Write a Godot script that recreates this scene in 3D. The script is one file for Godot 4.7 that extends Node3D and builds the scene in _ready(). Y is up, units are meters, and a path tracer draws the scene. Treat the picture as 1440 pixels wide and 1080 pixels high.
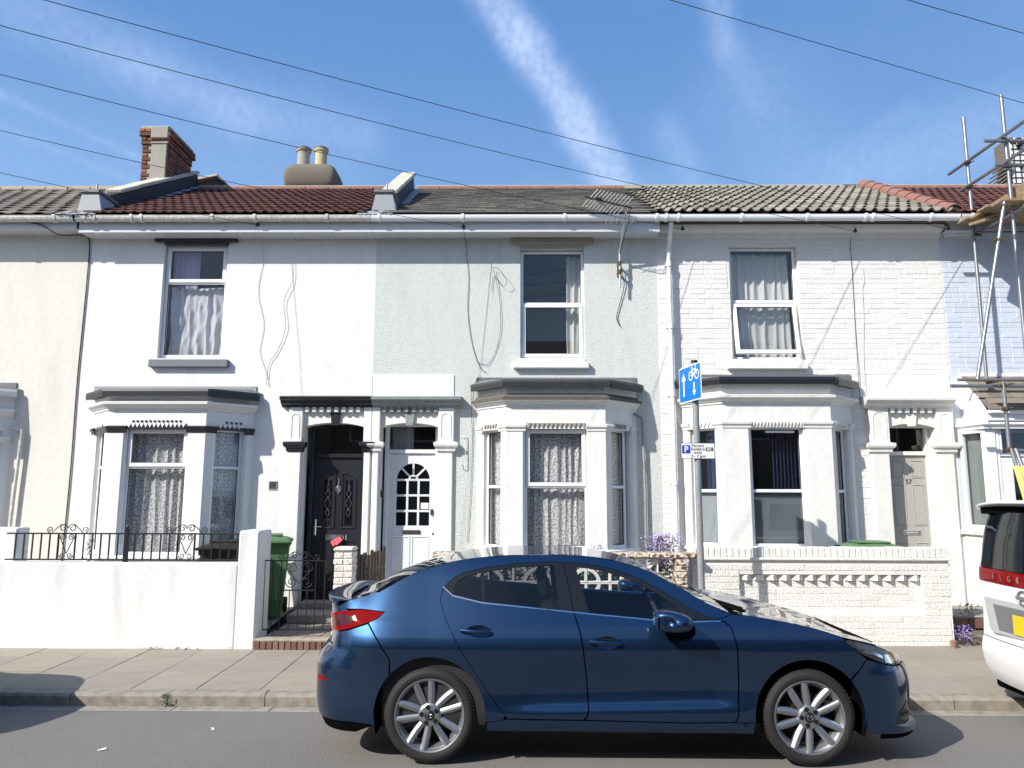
extends Node3D
# A sunny street of rendered Victorian terraced houses, a blue saloon parked in front.
# x runs along the street, y up, z out of the house fronts towards the viewer (the fronts stand at z = 0); metres.

var rng := RandomNumberGenerator.new()
var taken := {}
var mats := {}
var texs := {}

class MB:
	var v := PackedVector3Array()
	var n := PackedVector3Array()
	var t := PackedVector2Array()
	func trin(a: Vector3, b: Vector3, c: Vector3, na: Vector3, nb: Vector3, nc: Vector3) -> void:
		v.append(a); v.append(c); v.append(b)
		n.append(na); n.append(nc); n.append(nb)
		t.append(Vector2(a.x, -a.y)); t.append(Vector2(c.x, -c.y)); t.append(Vector2(b.x, -b.y))
	func tri(a: Vector3, b: Vector3, c: Vector3) -> void:
		var f := (b - a).cross(c - a).normalized()
		trin(a, b, c, f, f, f)
	func quad(a: Vector3, b: Vector3, c: Vector3, d: Vector3) -> void:
		var f := (c - a).cross(d - b).normalized()
		trin(a, b, c, f, f, f)
		trin(a, c, d, f, f, f)
	func quado(a: Vector3, b: Vector3, c: Vector3, d: Vector3, o: Vector3) -> void:
		if (c - a).cross(d - b).dot(o) < 0.0:
			quad(a, d, c, b)
		else:
			quad(a, b, c, d)
	func trio(a: Vector3, b: Vector3, c: Vector3, o: Vector3) -> void:
		if (b - a).cross(c - a).dot(o) < 0.0:
			tri(a, c, b)
		else:
			tri(a, b, c)
	func box(c: Vector3, s: Vector3, bev := 0.0, b := Basis()) -> void:
		var h := s * 0.5
		bev = minf(bev, minf(h.x, minf(h.y, h.z)) * 0.9)
		var p := func(sx: float, sy: float, sz: float, k: int) -> Vector3:
			var q := Vector3(sx * (h.x - bev), sy * (h.y - bev), sz * (h.z - bev))
			if k == 0: q.x = sx * h.x
			if k == 1: q.y = sy * h.y
			if k == 2: q.z = sz * h.z
			return c + b * q
		for s1: float in [-1.0, 1.0]:
			quado(p.call(s1, -1.0, -1.0, 0), p.call(s1, 1.0, -1.0, 0), p.call(s1, 1.0, 1.0, 0), p.call(s1, -1.0, 1.0, 0), b.x * s1)
			quado(p.call(-1.0, s1, -1.0, 1), p.call(1.0, s1, -1.0, 1), p.call(1.0, s1, 1.0, 1), p.call(-1.0, s1, 1.0, 1), b.y * s1)
			quado(p.call(-1.0, -1.0, s1, 2), p.call(1.0, -1.0, s1, 2), p.call(1.0, 1.0, s1, 2), p.call(-1.0, 1.0, s1, 2), b.z * s1)
		if bev <= 0.0:
			return
		for s1: float in [-1.0, 1.0]:
			for s2: float in [-1.0, 1.0]:
				quado(p.call(-1.0, s1, s2, 1), p.call(1.0, s1, s2, 1), p.call(1.0, s1, s2, 2), p.call(-1.0, s1, s2, 2), b.y * s1 + b.z * s2)
				quado(p.call(s1, -1.0, s2, 0), p.call(s1, 1.0, s2, 0), p.call(s1, 1.0, s2, 2), p.call(s1, -1.0, s2, 2), b.x * s1 + b.z * s2)
				quado(p.call(s1, s2, -1.0, 0), p.call(s1, s2, 1.0, 0), p.call(s1, s2, 1.0, 1), p.call(s1, s2, -1.0, 1), b.x * s1 + b.y * s2)
				for s3: float in [-1.0, 1.0]:
					trio(p.call(s1, s2, s3, 0), p.call(s1, s2, s3, 1), p.call(s1, s2, s3, 2), b.x * s1 + b.y * s2 + b.z * s3)
	func bx(x0: float, x1: float, y0: float, y1: float, z0: float, z1: float, bev := 0.004) -> void:
		box(Vector3((x0 + x1) * 0.5, (y0 + y1) * 0.5, (z0 + z1) * 0.5), Vector3(absf(x1 - x0), absf(y1 - y0), absf(z1 - z0)), bev)
	func tube(p: PackedVector3Array, r: float, sides := 8, caps := true, r2 := -1.0) -> void:
		var m := p.size()
		if r2 < 0.0: r2 = r
		var up := Vector3.UP
		if absf((p[1] - p[0]).normalized().y) > 0.9: up = Vector3.RIGHT
		var rings: Array[PackedVector3Array] = []
		var norms: Array[PackedVector3Array] = []
		var side := Vector3.ZERO
		for k in m:
			var d := (p[mini(k + 1, m - 1)] - p[maxi(k - 1, 0)]).normalized()
			if k == 0: side = d.cross(up).normalized()
			else: side = (side - d * side.dot(d)).normalized()
			var w := d.cross(side).normalized()
			var rr := lerpf(r, r2, float(k) / (m - 1))
			var ring := PackedVector3Array()
			var nn := PackedVector3Array()
			for j in sides:
				var a := TAU * j / sides
				var o := side * cos(a) + w * sin(a)
				ring.append(p[k] + o * rr)
				nn.append(o)
			rings.append(ring); norms.append(nn)
		for k in m - 1:
			for j in sides:
				var j2 := (j + 1) % sides
				trin(rings[k][j], rings[k][j2], rings[k + 1][j2], norms[k][j], norms[k][j2], norms[k + 1][j2])
				trin(rings[k][j], rings[k + 1][j2], rings[k + 1][j], norms[k][j], norms[k + 1][j2], norms[k + 1][j])
		if caps:
			for j in range(1, sides - 1):
				trio(rings[0][0], rings[0][j], rings[0][j + 1], p[0] - p[1])
				trio(rings[m - 1][0], rings[m - 1][j], rings[m - 1][j + 1], p[m - 1] - p[m - 2])
	func line(a: Vector3, b: Vector3, r: float, sides := 8) -> void:
		tube(PackedVector3Array([a, b]), r, sides)
	func lathe(prof: PackedVector2Array, xf: Transform3D, seg := 24) -> void:  # (radius, height) along the local y
		for k in prof.size() - 1:
			var d := prof[k + 1] - prof[k]
			var pn := Vector2(d.y, -d.x).normalized()
			for j in seg:
				var a0 := TAU * j / seg
				var a1 := TAU * (j + 1) / seg
				var e0 := Vector3(cos(a0), 0, -sin(a0))
				var e1 := Vector3(cos(a1), 0, -sin(a1))
				var p00 := xf * (e0 * prof[k].x + Vector3.UP * prof[k].y)
				var p01 := xf * (e1 * prof[k].x + Vector3.UP * prof[k].y)
				var p10 := xf * (e0 * prof[k + 1].x + Vector3.UP * prof[k + 1].y)
				var p11 := xf * (e1 * prof[k + 1].x + Vector3.UP * prof[k + 1].y)
				var n0 := (xf.basis * (e0 * pn.x + Vector3.UP * pn.y)).normalized()
				var n1 := (xf.basis * (e1 * pn.x + Vector3.UP * pn.y)).normalized()
				trin(p00, p01, p11, n0, n1, n1)
				trin(p00, p11, p10, n0, n1, n0)
	func sweep(path: PackedVector2Array, prof: PackedVector2Array, caps := true) -> void:  # plan (x, z), profile (out, y) listed from below to above
		var m := path.size()
		var rows: Array[PackedVector3Array] = []
		for k in m:
			var d0 := (path[maxi(k, 1)] - path[maxi(k, 1) - 1]).normalized()
			var d1 := (path[mini(k + 1, m - 1)] - path[mini(k, m - 2)]).normalized()
			var o0 := Vector2(-d0.y, d0.x)
			var o1 := Vector2(-d1.y, d1.x)
			var mi := (o0 + o1) / (1.0 + o0.dot(o1))
			var row := PackedVector3Array()
			for q in prof:
				var e := path[k] + mi * q.x
				row.append(Vector3(e.x, q.y, e.y))
			rows.append(row)
		for k in m - 1:
			var dd := (path[k + 1] - path[k]).normalized()
			for j in prof.size() - 1:
				var s := prof[j + 1] - prof[j]
				var o := Vector3(-dd.y * s.y, -s.x, dd.x * s.y)
				quado(rows[k][j], rows[k + 1][j], rows[k + 1][j + 1], rows[k][j + 1], o)
		if caps:
			var ti := Geometry2D.triangulate_polygon(prof)
			var da := path[0] - path[1]
			var db := path[m - 1] - path[m - 2]
			for k in range(0, ti.size(), 3):
				trio(rows[0][ti[k]], rows[0][ti[k + 1]], rows[0][ti[k + 2]], Vector3(da.x, 0, da.y))
				trio(rows[m - 1][ti[k]], rows[m - 1][ti[k + 1]], rows[m - 1][ti[k + 2]], Vector3(db.x, 0, db.y))
	func prism(poly: PackedVector2Array, z0: float, z1: float, xf := Transform3D(), back := true) -> void:  # outline in local x, y; z1 is the front
		var ti := Geometry2D.triangulate_polygon(poly)
		for k in range(0, ti.size(), 3):
			var a := poly[ti[k]]
			var b := poly[ti[k + 1]]
			var c := poly[ti[k + 2]]
			trio(xf * Vector3(a.x, a.y, z1), xf * Vector3(b.x, b.y, z1), xf * Vector3(c.x, c.y, z1), xf.basis.z)
			if back:
				trio(xf * Vector3(a.x, a.y, z0), xf * Vector3(b.x, b.y, z0), xf * Vector3(c.x, c.y, z0), -xf.basis.z)
		var cw := Geometry2D.is_polygon_clockwise(poly)
		for k in poly.size():
			var a := poly[k]
			var b := poly[(k + 1) % poly.size()]
			var o := Vector3(b.y - a.y, a.x - b.x, 0)
			if cw: o = -o
			quado(xf * Vector3(a.x, a.y, z0), xf * Vector3(b.x, b.y, z0), xf * Vector3(b.x, b.y, z1), xf * Vector3(a.x, a.y, z1), xf.basis * o)
	func plan(poly: PackedVector2Array, y0: float, y1: float) -> void:  # outline in x, z raised from y0 to y1
		prism(poly, -y1, -y0, Transform3D(Basis(Vector3.RIGHT, Vector3.BACK, Vector3.DOWN), Vector3.ZERO))
	func grid(f: Callable, nu: int, nv: int) -> void:  # f(u, v) in 0..1; the outside is to the right-hand of u x v
		var p := PackedVector3Array()
		for j in nv + 1:
			for k in nu + 1:
				p.append(f.call(float(k) / nu, float(j) / nv))
		var w := nu + 1
		var nn := PackedVector3Array()
		for j in nv + 1:
			for k in nu + 1:
				var du := p[j * w + mini(k + 1, nu)] - p[j * w + maxi(k - 1, 0)]
				var dv := p[mini(j + 1, nv) * w + k] - p[maxi(j - 1, 0) * w + k]
				nn.append(du.cross(dv).normalized())
		for j in nv:
			for k in nu:
				var a := j * w + k
				trin(p[a], p[a + 1], p[a + w + 1], nn[a], nn[a + 1], nn[a + w + 1])
				trin(p[a], p[a + w + 1], p[a + w], nn[a], nn[a + w + 1], nn[a + w])
	func wall(x0: float, x1: float, y0: float, y1: float, z: float, depth: float, holes: Array) -> void:  # a front with rectangular openings and their reveals
		var xs := [x0, x1]
		var ys := [y0, y1]
		for h: Rect2 in holes:
			xs.append_array([h.position.x, h.end.x])
			ys.append_array([h.position.y, h.end.y])
		xs.sort(); ys.sort()
		for a in xs.size() - 1:
			for b in ys.size() - 1:
				if xs[a + 1] - xs[a] < 0.0001 or ys[b + 1] - ys[b] < 0.0001: continue
				var c := Vector2((xs[a] + xs[a + 1]) * 0.5, (ys[b] + ys[b + 1]) * 0.5)
				var open := false
				for h: Rect2 in holes:
					if h.has_point(c): open = true
				if not open:
					quad(Vector3(xs[a], ys[b], z), Vector3(xs[a + 1], ys[b], z), Vector3(xs[a + 1], ys[b + 1], z), Vector3(xs[a], ys[b + 1], z))
					quad(Vector3(xs[a + 1], ys[b], z - depth), Vector3(xs[a], ys[b], z - depth), Vector3(xs[a], ys[b + 1], z - depth), Vector3(xs[a + 1], ys[b + 1], z - depth))
		for h: Rect2 in holes:
			var p := h.position
			var e := h.end
			quado(Vector3(p.x, p.y, z), Vector3(p.x, e.y, z), Vector3(p.x, e.y, z - depth), Vector3(p.x, p.y, z - depth), Vector3.RIGHT)
			quado(Vector3(e.x, p.y, z), Vector3(e.x, e.y, z), Vector3(e.x, e.y, z - depth), Vector3(e.x, p.y, z - depth), Vector3.LEFT)
			quado(Vector3(p.x, e.y, z), Vector3(e.x, e.y, z), Vector3(e.x, e.y, z - depth), Vector3(p.x, e.y, z - depth), Vector3.DOWN)
			quado(Vector3(p.x, p.y, z), Vector3(e.x, p.y, z), Vector3(e.x, p.y, z - depth), Vector3(p.x, p.y, z - depth), Vector3.UP)
	func mesh(org := Vector3.ZERO) -> ArrayMesh:
		var a := []
		a.resize(Mesh.ARRAY_MAX)
		if org != Vector3.ZERO:
			for k in v.size(): v[k] -= org
		for k in range(0, v.size(), 3):  # the winding follows the normals
			if (v[k + 2] - v[k]).cross(v[k + 1] - v[k]).dot(n[k] + n[k + 1] + n[k + 2]) < 0.0:
				var vv := v[k + 1]
				v[k + 1] = v[k + 2]
				v[k + 2] = vv
				var nn := n[k + 1]
				n[k + 1] = n[k + 2]
				n[k + 2] = nn
				var tt := t[k + 1]
				t[k + 1] = t[k + 2]
				t[k + 2] = tt
		a[Mesh.ARRAY_VERTEX] = v
		a[Mesh.ARRAY_NORMAL] = n
		a[Mesh.ARRAY_TEX_UV] = t
		var m := ArrayMesh.new()
		m.add_surface_from_arrays(Mesh.PRIMITIVE_TRIANGLES, a)
		return m

# ---------------------------------------------------------------- names, things, parts

func numbered(called: String) -> String:
	var k: int = taken.get(called, 0)
	taken[called] = k + 1
	return called if k == 0 else "%s_%03d" % [called, k]

func thing(called: String, label: String, category: String, at := Vector3.ZERO, group := "") -> Node3D:
	var o := Node3D.new()
	o.name = numbered(called)
	o.position = at
	add_child(o, true)
	o.set_meta("label", label)
	o.set_meta("category", category)
	if group != "": o.set_meta("group", group)
	return o

func put_mesh(called: String, m: Mesh, mat: Material, parent: Node3D, xf := Transform3D()) -> MeshInstance3D:
	var o := MeshInstance3D.new()
	var k: int = parent.get_meta("n_" + called, 0)
	parent.set_meta("n_" + called, k + 1)
	o.name = called if k == 0 else "%s_%03d" % [called, k]
	o.mesh = m
	o.material_override = mat
	o.transform = xf
	parent.add_child(o, true)
	return o

func put(called: String, mb: MB, mat: Material, parent: Node3D, org = null) -> MeshInstance3D:  # shapes are given in world places
	var base := Vector3.ZERO
	var p: Node = parent
	while p != self and p is Node3D:
		base += (p as Node3D).position
		p = p.get_parent()
	var own := base
	if org != null: own = org
	var o := put_mesh(called, mb.mesh(own), mat, parent)
	o.position = own - base
	return o

func one(called: String, mb: MB, mat: Material, label: String, category: String, at: Vector3, group := "") -> MeshInstance3D:  # a thing of one mesh
	var o := MeshInstance3D.new()
	o.name = numbered(called)
	o.mesh = mb.mesh(at)
	o.material_override = mat
	o.position = at
	add_child(o, true)
	o.set_meta("label", label)
	o.set_meta("category", category)
	if group != "": o.set_meta("group", group)
	return o

func struct(called: String, mb: MB, mat: Material) -> MeshInstance3D:
	var o := MeshInstance3D.new()
	o.name = numbered(called)
	o.mesh = mb.mesh()
	o.material_override = mat
	add_child(o, true)
	o.set_meta("kind", "structure")
	return o

# ---------------------------------------------------------------- materials

func noise(key: String, freq: float, octaves: int, kind := FastNoiseLite.TYPE_SIMPLEX_SMOOTH, size := 512) -> NoiseTexture2D:
	return tex(key, freq, octaves, kind, size, true, 4.0, null)

func tex(key: String, freq: float, octaves: int, kind: int, size: int, nmap: bool, strength: float, ramp) -> NoiseTexture2D:
	if texs.has(key): return texs[key]
	var f := FastNoiseLite.new()
	f.noise_type = kind
	f.frequency = freq
	f.fractal_octaves = octaves
	f.seed = 7 + texs.size()
	var t := NoiseTexture2D.new()
	t.noise = f
	t.width = size
	t.height = size
	t.seamless = true
	t.as_normal_map = nmap
	t.bump_strength = strength
	if ramp != null:
		var g := Gradient.new()
		g.offsets = PackedFloat32Array(ramp[0])
		var cs := PackedColorArray()
		for c in ramp[1]: cs.append(Color(c, c, c) if c is float else c)
		g.colors = cs
		t.color_ramp = g
	texs[key] = t
	return t

func mat(key: String, c: Color, rough := 0.8, nm := "", ns := 1.0, am := "", scale := 1.0, metal := 0.0) -> StandardMaterial3D:  # c is the linear base colour
	if mats.has(key): return mats[key]
	var m := StandardMaterial3D.new()
	m.resource_name = key
	m.albedo_color = c.linear_to_srgb()
	m.roughness = rough
	m.metallic = metal
	if nm != "":
		m.normal_enabled = true
		m.normal_texture = texs[nm]
		m.normal_scale = ns
	if am != "":
		m.albedo_texture = texs[am]
	if nm != "" or am != "":
		m.uv1_triplanar = true
		m.uv1_world_triplanar = true
		m.uv1_scale = Vector3.ONE * scale
	mats[key] = m
	return m

func grime(m: StandardMaterial3D, t: String, scale: float) -> StandardMaterial3D:  # a second, broader pattern of dirt
	m.detail_enabled = true
	m.detail_blend_mode = BaseMaterial3D.BLEND_MODE_MUL
	m.detail_albedo = texs[t]
	m.detail_uv_layer = BaseMaterial3D.DETAIL_UV_2
	m.uv2_triplanar = true
	m.uv2_world_triplanar = true
	m.uv2_scale = Vector3(scale * 3.0, scale * (0.55 if t == "a_dirt" else 3.0), scale * 3.0) if t == "a_dirt" else Vector3.ONE * scale
	return m

func glass(key: String, c: Color, alpha: float) -> StandardMaterial3D:
	if mats.has(key): return mats[key]
	var m := StandardMaterial3D.new()
	m.resource_name = key
	m.albedo_color = Color(c.linear_to_srgb(), alpha)
	m.transparency = BaseMaterial3D.TRANSPARENCY_ALPHA
	m.roughness = 0.02
	mats[key] = m
	return m

func make_materials() -> void:
	var S := FastNoiseLite.TYPE_SIMPLEX_SMOOTH
	var C := FastNoiseLite.TYPE_CELLULAR
	tex("n_stucco", 0.05, 4, S, 512, true, 5.0, null)
	tex("n_pebble", 0.075, 2, C, 512, true, 7.0, null)
	tex("n_fine", 0.12, 4, S, 512, true, 6.0, null)
	tex("n_wave", 0.012, 3, S, 512, true, 3.0, null)
	tex("a_grit", 0.22, 2, S, 1024, false, 1.0, [[0.0, 0.3, 0.45, 0.6, 0.75, 1.0], [0.3, 0.62, 0.85, 0.92, 1.0, 1.0]])
	tex("a_soft", 0.01, 5, S, 512, false, 1.0, [[0.0, 0.45, 1.0], [0.965, 0.99, 1.0]])
	tex("a_speck", 0.16, 3, S, 1024, false, 1.0, [[0.0, 0.3, 0.5, 0.7, 1.0], [0.55, 0.8, 0.9, 0.97, 1.0]])
	tex("a_blotch", 0.018, 5, S, 512, false, 1.0, [[0.0, 0.4, 0.6, 1.0], [0.78, 0.9, 0.97, 1.0]])
	tex("a_dirt", 0.01, 6, S, 512, false, 1.0, [[0.0, 0.2, 0.5, 1.0], [0.945, 0.98, 1.0, 1.0]])
	tex("a_lichen", 0.05, 5, S, 512, false, 1.0, [[0.0, 0.3, 0.5, 0.7, 1.0], [0.45, 0.72, 0.9, 0.97, 1.0]])
	tex("a_flake", 0.06, 5, S, 512, false, 1.0, [[0.0, 0.12, 0.2, 0.3, 1.0], [0.62, 0.8, 0.93, 1.0, 1.0]])
	tex("a_peel", 0.02, 5, S, 512, false, 1.0, [[0.0, 0.22, 0.25, 1.0], [Color(0.5, 0.3, 0.22), Color(0.62, 0.42, 0.33), Color(0.98, 0.97, 0.94), Color(1, 1, 1)]])
	tex("a_peel_more", 0.025, 5, S, 512, false, 1.0, [[0.0, 0.42, 0.46, 1.0], [Color(0.40, 0.29, 0.22), Color(0.55, 0.43, 0.35), Color(0.93, 0.91, 0.87), Color(1, 1, 1)]])
	tex("a_wood", 0.03, 4, S, 512, false, 1.0, [[0.0, 0.5, 1.0], [0.6, 0.85, 1.0]])
	var dirt := "a_dirt"
	grime(mat("white_render", Color(0.80, 0.80, 0.79), 0.85, "n_stucco", 0.42, "a_soft", 1.9), dirt, 0.16)
	grime(mat("green_render", Color(0.64, 0.675, 0.65), 0.9, "n_pebble", 0.9, "a_soft", 1.5), dirt, 0.17)
	grime(mat("cream_render", Color(0.735, 0.72, 0.645), 0.9, "n_stucco", 0.28, "a_soft", 1.5), dirt, 0.16)
	grime(mat("white_trim", Color(0.80, 0.80, 0.78), 0.7, "n_stucco", 0.2, "a_soft", 1.3), dirt, 0.35)
	grime(mat("warm_trim", Color(0.77, 0.765, 0.735), 0.7, "n_stucco", 0.25, "a_soft", 1.3), dirt, 0.35)
	grime(mat("warm_wall", Color(0.76, 0.755, 0.73), 0.85, "n_stucco", 0.5, "a_soft", 2.0), dirt, 0.2)
	for k in 4:
		var f := [1.0, 0.97, 1.02, 0.985][k] as float
		mat("warm_brick_%d" % k, Color(0.77 * f, 0.765 * f, 0.74 * f), 0.75, "n_stucco", 0.7, "a_soft", 2.5)
		grime(mat("garden_brick_%d" % k, Color(0.775 * f, 0.765 * f, 0.72 * f), 0.8, "n_stucco", 0.8, "a_flake", 1.2), "a_soft", 0.6)
		mat("blue_brick_%d" % k, Color(0.60 * f, 0.66 * f, 0.76 * f), 0.75, "n_stucco", 0.7, "a_soft", 2.5)
		mat("red_tile_%d" % k, [Color(0.135, 0.05, 0.04), Color(0.115, 0.042, 0.036), Color(0.15, 0.06, 0.047), Color(0.12, 0.05, 0.045)][k], 0.85, "n_fine", 0.5, "a_blotch", 3.0)
		mat("slate_%d" % k, [Color(0.21, 0.20, 0.17), Color(0.15, 0.145, 0.13), Color(0.26, 0.245, 0.205), Color(0.185, 0.18, 0.16)][k], 0.8, "n_fine", 0.35, "a_blotch", 2.0)
		mat("grey_tile_%d" % k, [Color(0.32, 0.30, 0.25), Color(0.24, 0.22, 0.18), Color(0.38, 0.355, 0.295), Color(0.28, 0.265, 0.22)][k], 0.9, "n_fine", 0.8, "a_lichen", 3.0)
		mat("brown_tile_%d" % k, [Color(0.27, 0.235, 0.19), Color(0.22, 0.195, 0.16), Color(0.31, 0.27, 0.22), Color(0.24, 0.21, 0.18)][k], 0.9, "n_fine", 0.7, "a_lichen", 2.5)
		mat("chimney_brick_%d" % k, [Color(0.34, 0.125, 0.07), Color(0.21, 0.09, 0.06), Color(0.44, 0.17, 0.09), Color(0.17, 0.095, 0.07)][k], 0.9, "n_fine", 1.0, "a_lichen", 5.0)
		grime(mat("slab_%d" % k, [Color(0.455, 0.405, 0.33), Color(0.42, 0.375, 0.31), Color(0.485, 0.43, 0.345), Color(0.44, 0.395, 0.33)][k], 0.9, "n_fine", 0.18, "a_grit", 0.8), "a_soft", 0.5)
		mat("step_brick_%d" % k, [Color(0.22, 0.12, 0.085), Color(0.26, 0.15, 0.11), Color(0.19, 0.105, 0.08), Color(0.28, 0.17, 0.13)][k], 0.9, "n_fine", 0.8, "a_blotch", 4.0)
	mat("blue_wall", Color(0.58, 0.64, 0.73), 0.85, "n_stucco", 0.5, "a_soft", 2.0)
	mat("ridge_red", Color(0.36, 0.18, 0.14), 0.9, "n_fine", 0.8, "a_lichen", 3.0)
	mat("ridge_pale", Color(0.48, 0.42, 0.32), 0.9, "n_fine", 0.8, "a_lichen", 3.0)
	mat("mortar", Color(0.55, 0.52, 0.46), 0.95, "n_fine", 1.0, "a_lichen", 3.0)
	mat("roof_felt", Color(0.03, 0.028, 0.026), 0.95)
	mat("shaded_lead", Color(0.032, 0.035, 0.042), 0.6, "n_wave", 0.5, "a_lichen", 3.0)  # lead darkened: the shade on the parapet sides is in the colour
	mat("lead", Color(0.20, 0.21, 0.225), 0.55, "n_wave", 0.5, "a_lichen", 3.0)
	mat("bright_lead", Color(0.42, 0.44, 0.47), 0.5, "n_wave", 0.6, "a_lichen", 4.0)
	mat("felt_roofing", Color(0.085, 0.085, 0.085), 0.9, "n_fine", 0.8, "a_speck", 3.0)
	mat("black_paint", Color(0.018, 0.02, 0.024), 0.35, "n_stucco", 0.15, "", 2.0)
	mat("dark_grey_paint", Color(0.04, 0.043, 0.047), 0.5, "n_stucco", 0.25, "a_blotch", 2.0)
	mat("grey_sill_paint", Color(0.16, 0.18, 0.205), 0.5, "n_stucco", 0.2, "a_soft", 2.0)
	mat("grey_trim_paint", Color(0.32, 0.35, 0.35), 0.6, "n_stucco", 0.25, "a_blotch", 2.0)
	mat("bare_concrete", Color(0.42, 0.40, 0.36), 0.9, "n_fine", 0.8, "a_lichen", 2.5)
	mat("dark_concrete", Color(0.24, 0.215, 0.165), 0.95, "n_fine", 1.0, "a_lichen", 2.2)
	mat("sooty_edge", Color(0.17, 0.155, 0.13), 0.95, "n_fine", 1.0, "a_lichen", 3.5)
	mat("stained_stone", Color(0.50, 0.47, 0.40), 0.9, "n_fine", 0.7, "a_lichen", 4.0)
	mat("coping", Color(0.66, 0.61, 0.50), 0.9, "n_fine", 0.6, "a_blotch", 3.0)
	mat("upvc", Color(0.82, 0.83, 0.84), 0.3)
	mat("old_plastic", Color(0.70, 0.69, 0.65), 0.45, "", 0.0, "a_blotch", 1.2)
	mat("fascia", Color(0.62, 0.64, 0.67), 0.4, "", 0.0, "a_soft", 0.8)
	mat("hall", Color(0.40, 0.38, 0.35), 0.9)
	mat("room", Color(0.16, 0.15, 0.14), 0.95)
	mat("gasket", Color(0.01, 0.01, 0.01), 0.6)
	mat("black_iron", Color(0.012, 0.012, 0.013), 0.45)
	mat("black_door", Color(0.014, 0.017, 0.022), 0.38, "n_wave", 0.1, "", 2.0)
	mat("white_door", Color(0.74, 0.76, 0.79), 0.45, "n_wave", 0.1, "a_soft", 2.0)
	mat("stone_door", Color(0.40, 0.39, 0.36), 0.5, "n_wave", 0.1, "a_soft", 2.0)
	mat("dark_glass", Color(0.006, 0.008, 0.01), 0.05)
	mat("chrome", Color(0.75, 0.76, 0.78), 0.12, "", 0.0, "", 1.0, 1.0)
	mat("brass_dark", Color(0.05, 0.045, 0.04), 0.4)
	mat("letter_red", Color(0.62, 0.07, 0.10), 0.6)
	mat("white_card", Color(0.78, 0.77, 0.76), 0.7)
	mat("galvanised", Color(0.36, 0.37, 0.38), 0.42, "n_fine", 0.25, "a_blotch", 4.0, 0.75)
	mat("post_paint", Color(0.30, 0.325, 0.335), 0.5, "n_fine", 0.2, "a_blotch", 3.0)
	mat("clamp", Color(0.16, 0.10, 0.06), 0.6, "n_fine", 0.8, "a_lichen", 6.0, 0.5)
	mat("scaffold_wood", Color(0.42, 0.31, 0.19), 0.85, "n_fine", 0.5, "a_wood", 1.2)
	mat("yellow_foam", Color(0.72, 0.60, 0.16), 0.8)
	mat("bin_green", Color(0.09, 0.19, 0.08), 0.5, "n_fine", 0.15, "a_soft", 3.0)
	mat("bin_dark", Color(0.012, 0.014, 0.013), 0.5)
	mat("tyre", Color(0.014, 0.014, 0.014), 0.75, "n_fine", 0.2, "", 6.0)
	mat("wheel_silver", Color(0.36, 0.37, 0.39), 0.38, "", 0.0, "", 1.0, 0.85)
	mat("wheel_dark", Color(0.010, 0.010, 0.010), 0.85)
	mat("trim_black", Color(0.010, 0.011, 0.012), 0.22)
	mat("rubber_black", Color(0.004, 0.004, 0.005), 0.95).metallic_specular = 0.12
	mat("cabin", Color(0.018, 0.018, 0.02), 0.75)
	mat("satin_silver", Color(0.40, 0.41, 0.42), 0.25)
	mat("sign_blue", Color(0.0, 0.17, 0.62), 0.35)
	mat("sign_navy", Color(0.01, 0.06, 0.42), 0.35)
	mat("sign_white", Color(0.80, 0.81, 0.82), 0.35)
	mat("sign_black", Color(0.008, 0.008, 0.008), 0.4)
	mat("sign_grey", Color(0.25, 0.26, 0.27), 0.5, "", 0.0, "", 1.0, 0.6)
	mat("plate_yellow", Color(0.80, 0.50, 0.01), 0.4)
	mat("lamp_red", Color(0.20, 0.001, 0.003), 0.05).metallic_specular = 0.22
	mat("lamp_deep", Color(0.05, 0.003, 0.006), 0.08)
	mat("van_white", Color(0.76, 0.77, 0.78), 0.35)
	(mats["van_white"] as StandardMaterial3D).clearcoat_enabled = true
	(mats["van_white"] as StandardMaterial3D).clearcoat = 1.0
	(mats["van_white"] as StandardMaterial3D).clearcoat_roughness = 0.03
	var p := mat("car_blue", Color(0.013, 0.046, 0.112), 0.38, "", 0.0, "", 1.0, 0.9)
	p.clearcoat_enabled = true
	p.clearcoat = 1.0
	p.clearcoat_roughness = 0.03
	p = mat("car_grey", Color(0.05, 0.05, 0.055), 0.35, "", 0.0, "", 1.0, 0.5)
	p.clearcoat_enabled = true
	p.clearcoat = 1.0
	p.clearcoat_roughness = 0.03
	grime(mat("asphalt", Color(0.268, 0.258, 0.238), 0.92, "n_fine", 0.14, "a_grit", 0.55), "a_soft", 0.15)
	grime(mat("channel", Color(0.47, 0.435, 0.37), 0.9, "n_fine", 0.6, "a_speck", 1.6), "a_blotch", 0.6)
	grime(mat("kerb_stone", Color(0.43, 0.39, 0.325), 0.9, "n_fine", 0.6, "a_speck", 1.6), "a_blotch", 0.7)
	mat("far_pavement", Color(0.2, 0.19, 0.17), 0.9)
	mat("joint", Color(0.24, 0.21, 0.17), 0.95)
	mat("soil", Color(0.16, 0.13, 0.10), 0.95, "n_fine", 1.0, "a_lichen", 2.0)
	mat("path", Color(0.42, 0.37, 0.30), 0.9, "n_fine", 0.5, "a_blotch", 1.5)
	mat("peeling", Color(0.76, 0.74, 0.70), 0.85, "n_stucco", 1.0, "a_peel", 1.6)
	mat("peeling_more", Color(0.70, 0.66, 0.60), 0.85, "n_stucco", 1.0, "a_peel_more", 0.8)
	mat("old_timber", Color(0.11, 0.075, 0.06), 0.9, "n_fine", 0.8, "a_lichen", 2.0)
	mat("far_brick", Color(0.20, 0.085, 0.055), 0.9, "n_fine", 0.8, "a_lichen", 4.0)
	mat("far_render", Color(0.22, 0.13, 0.10), 0.9, "n_stucco", 0.5, "a_soft", 1.0)
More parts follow.
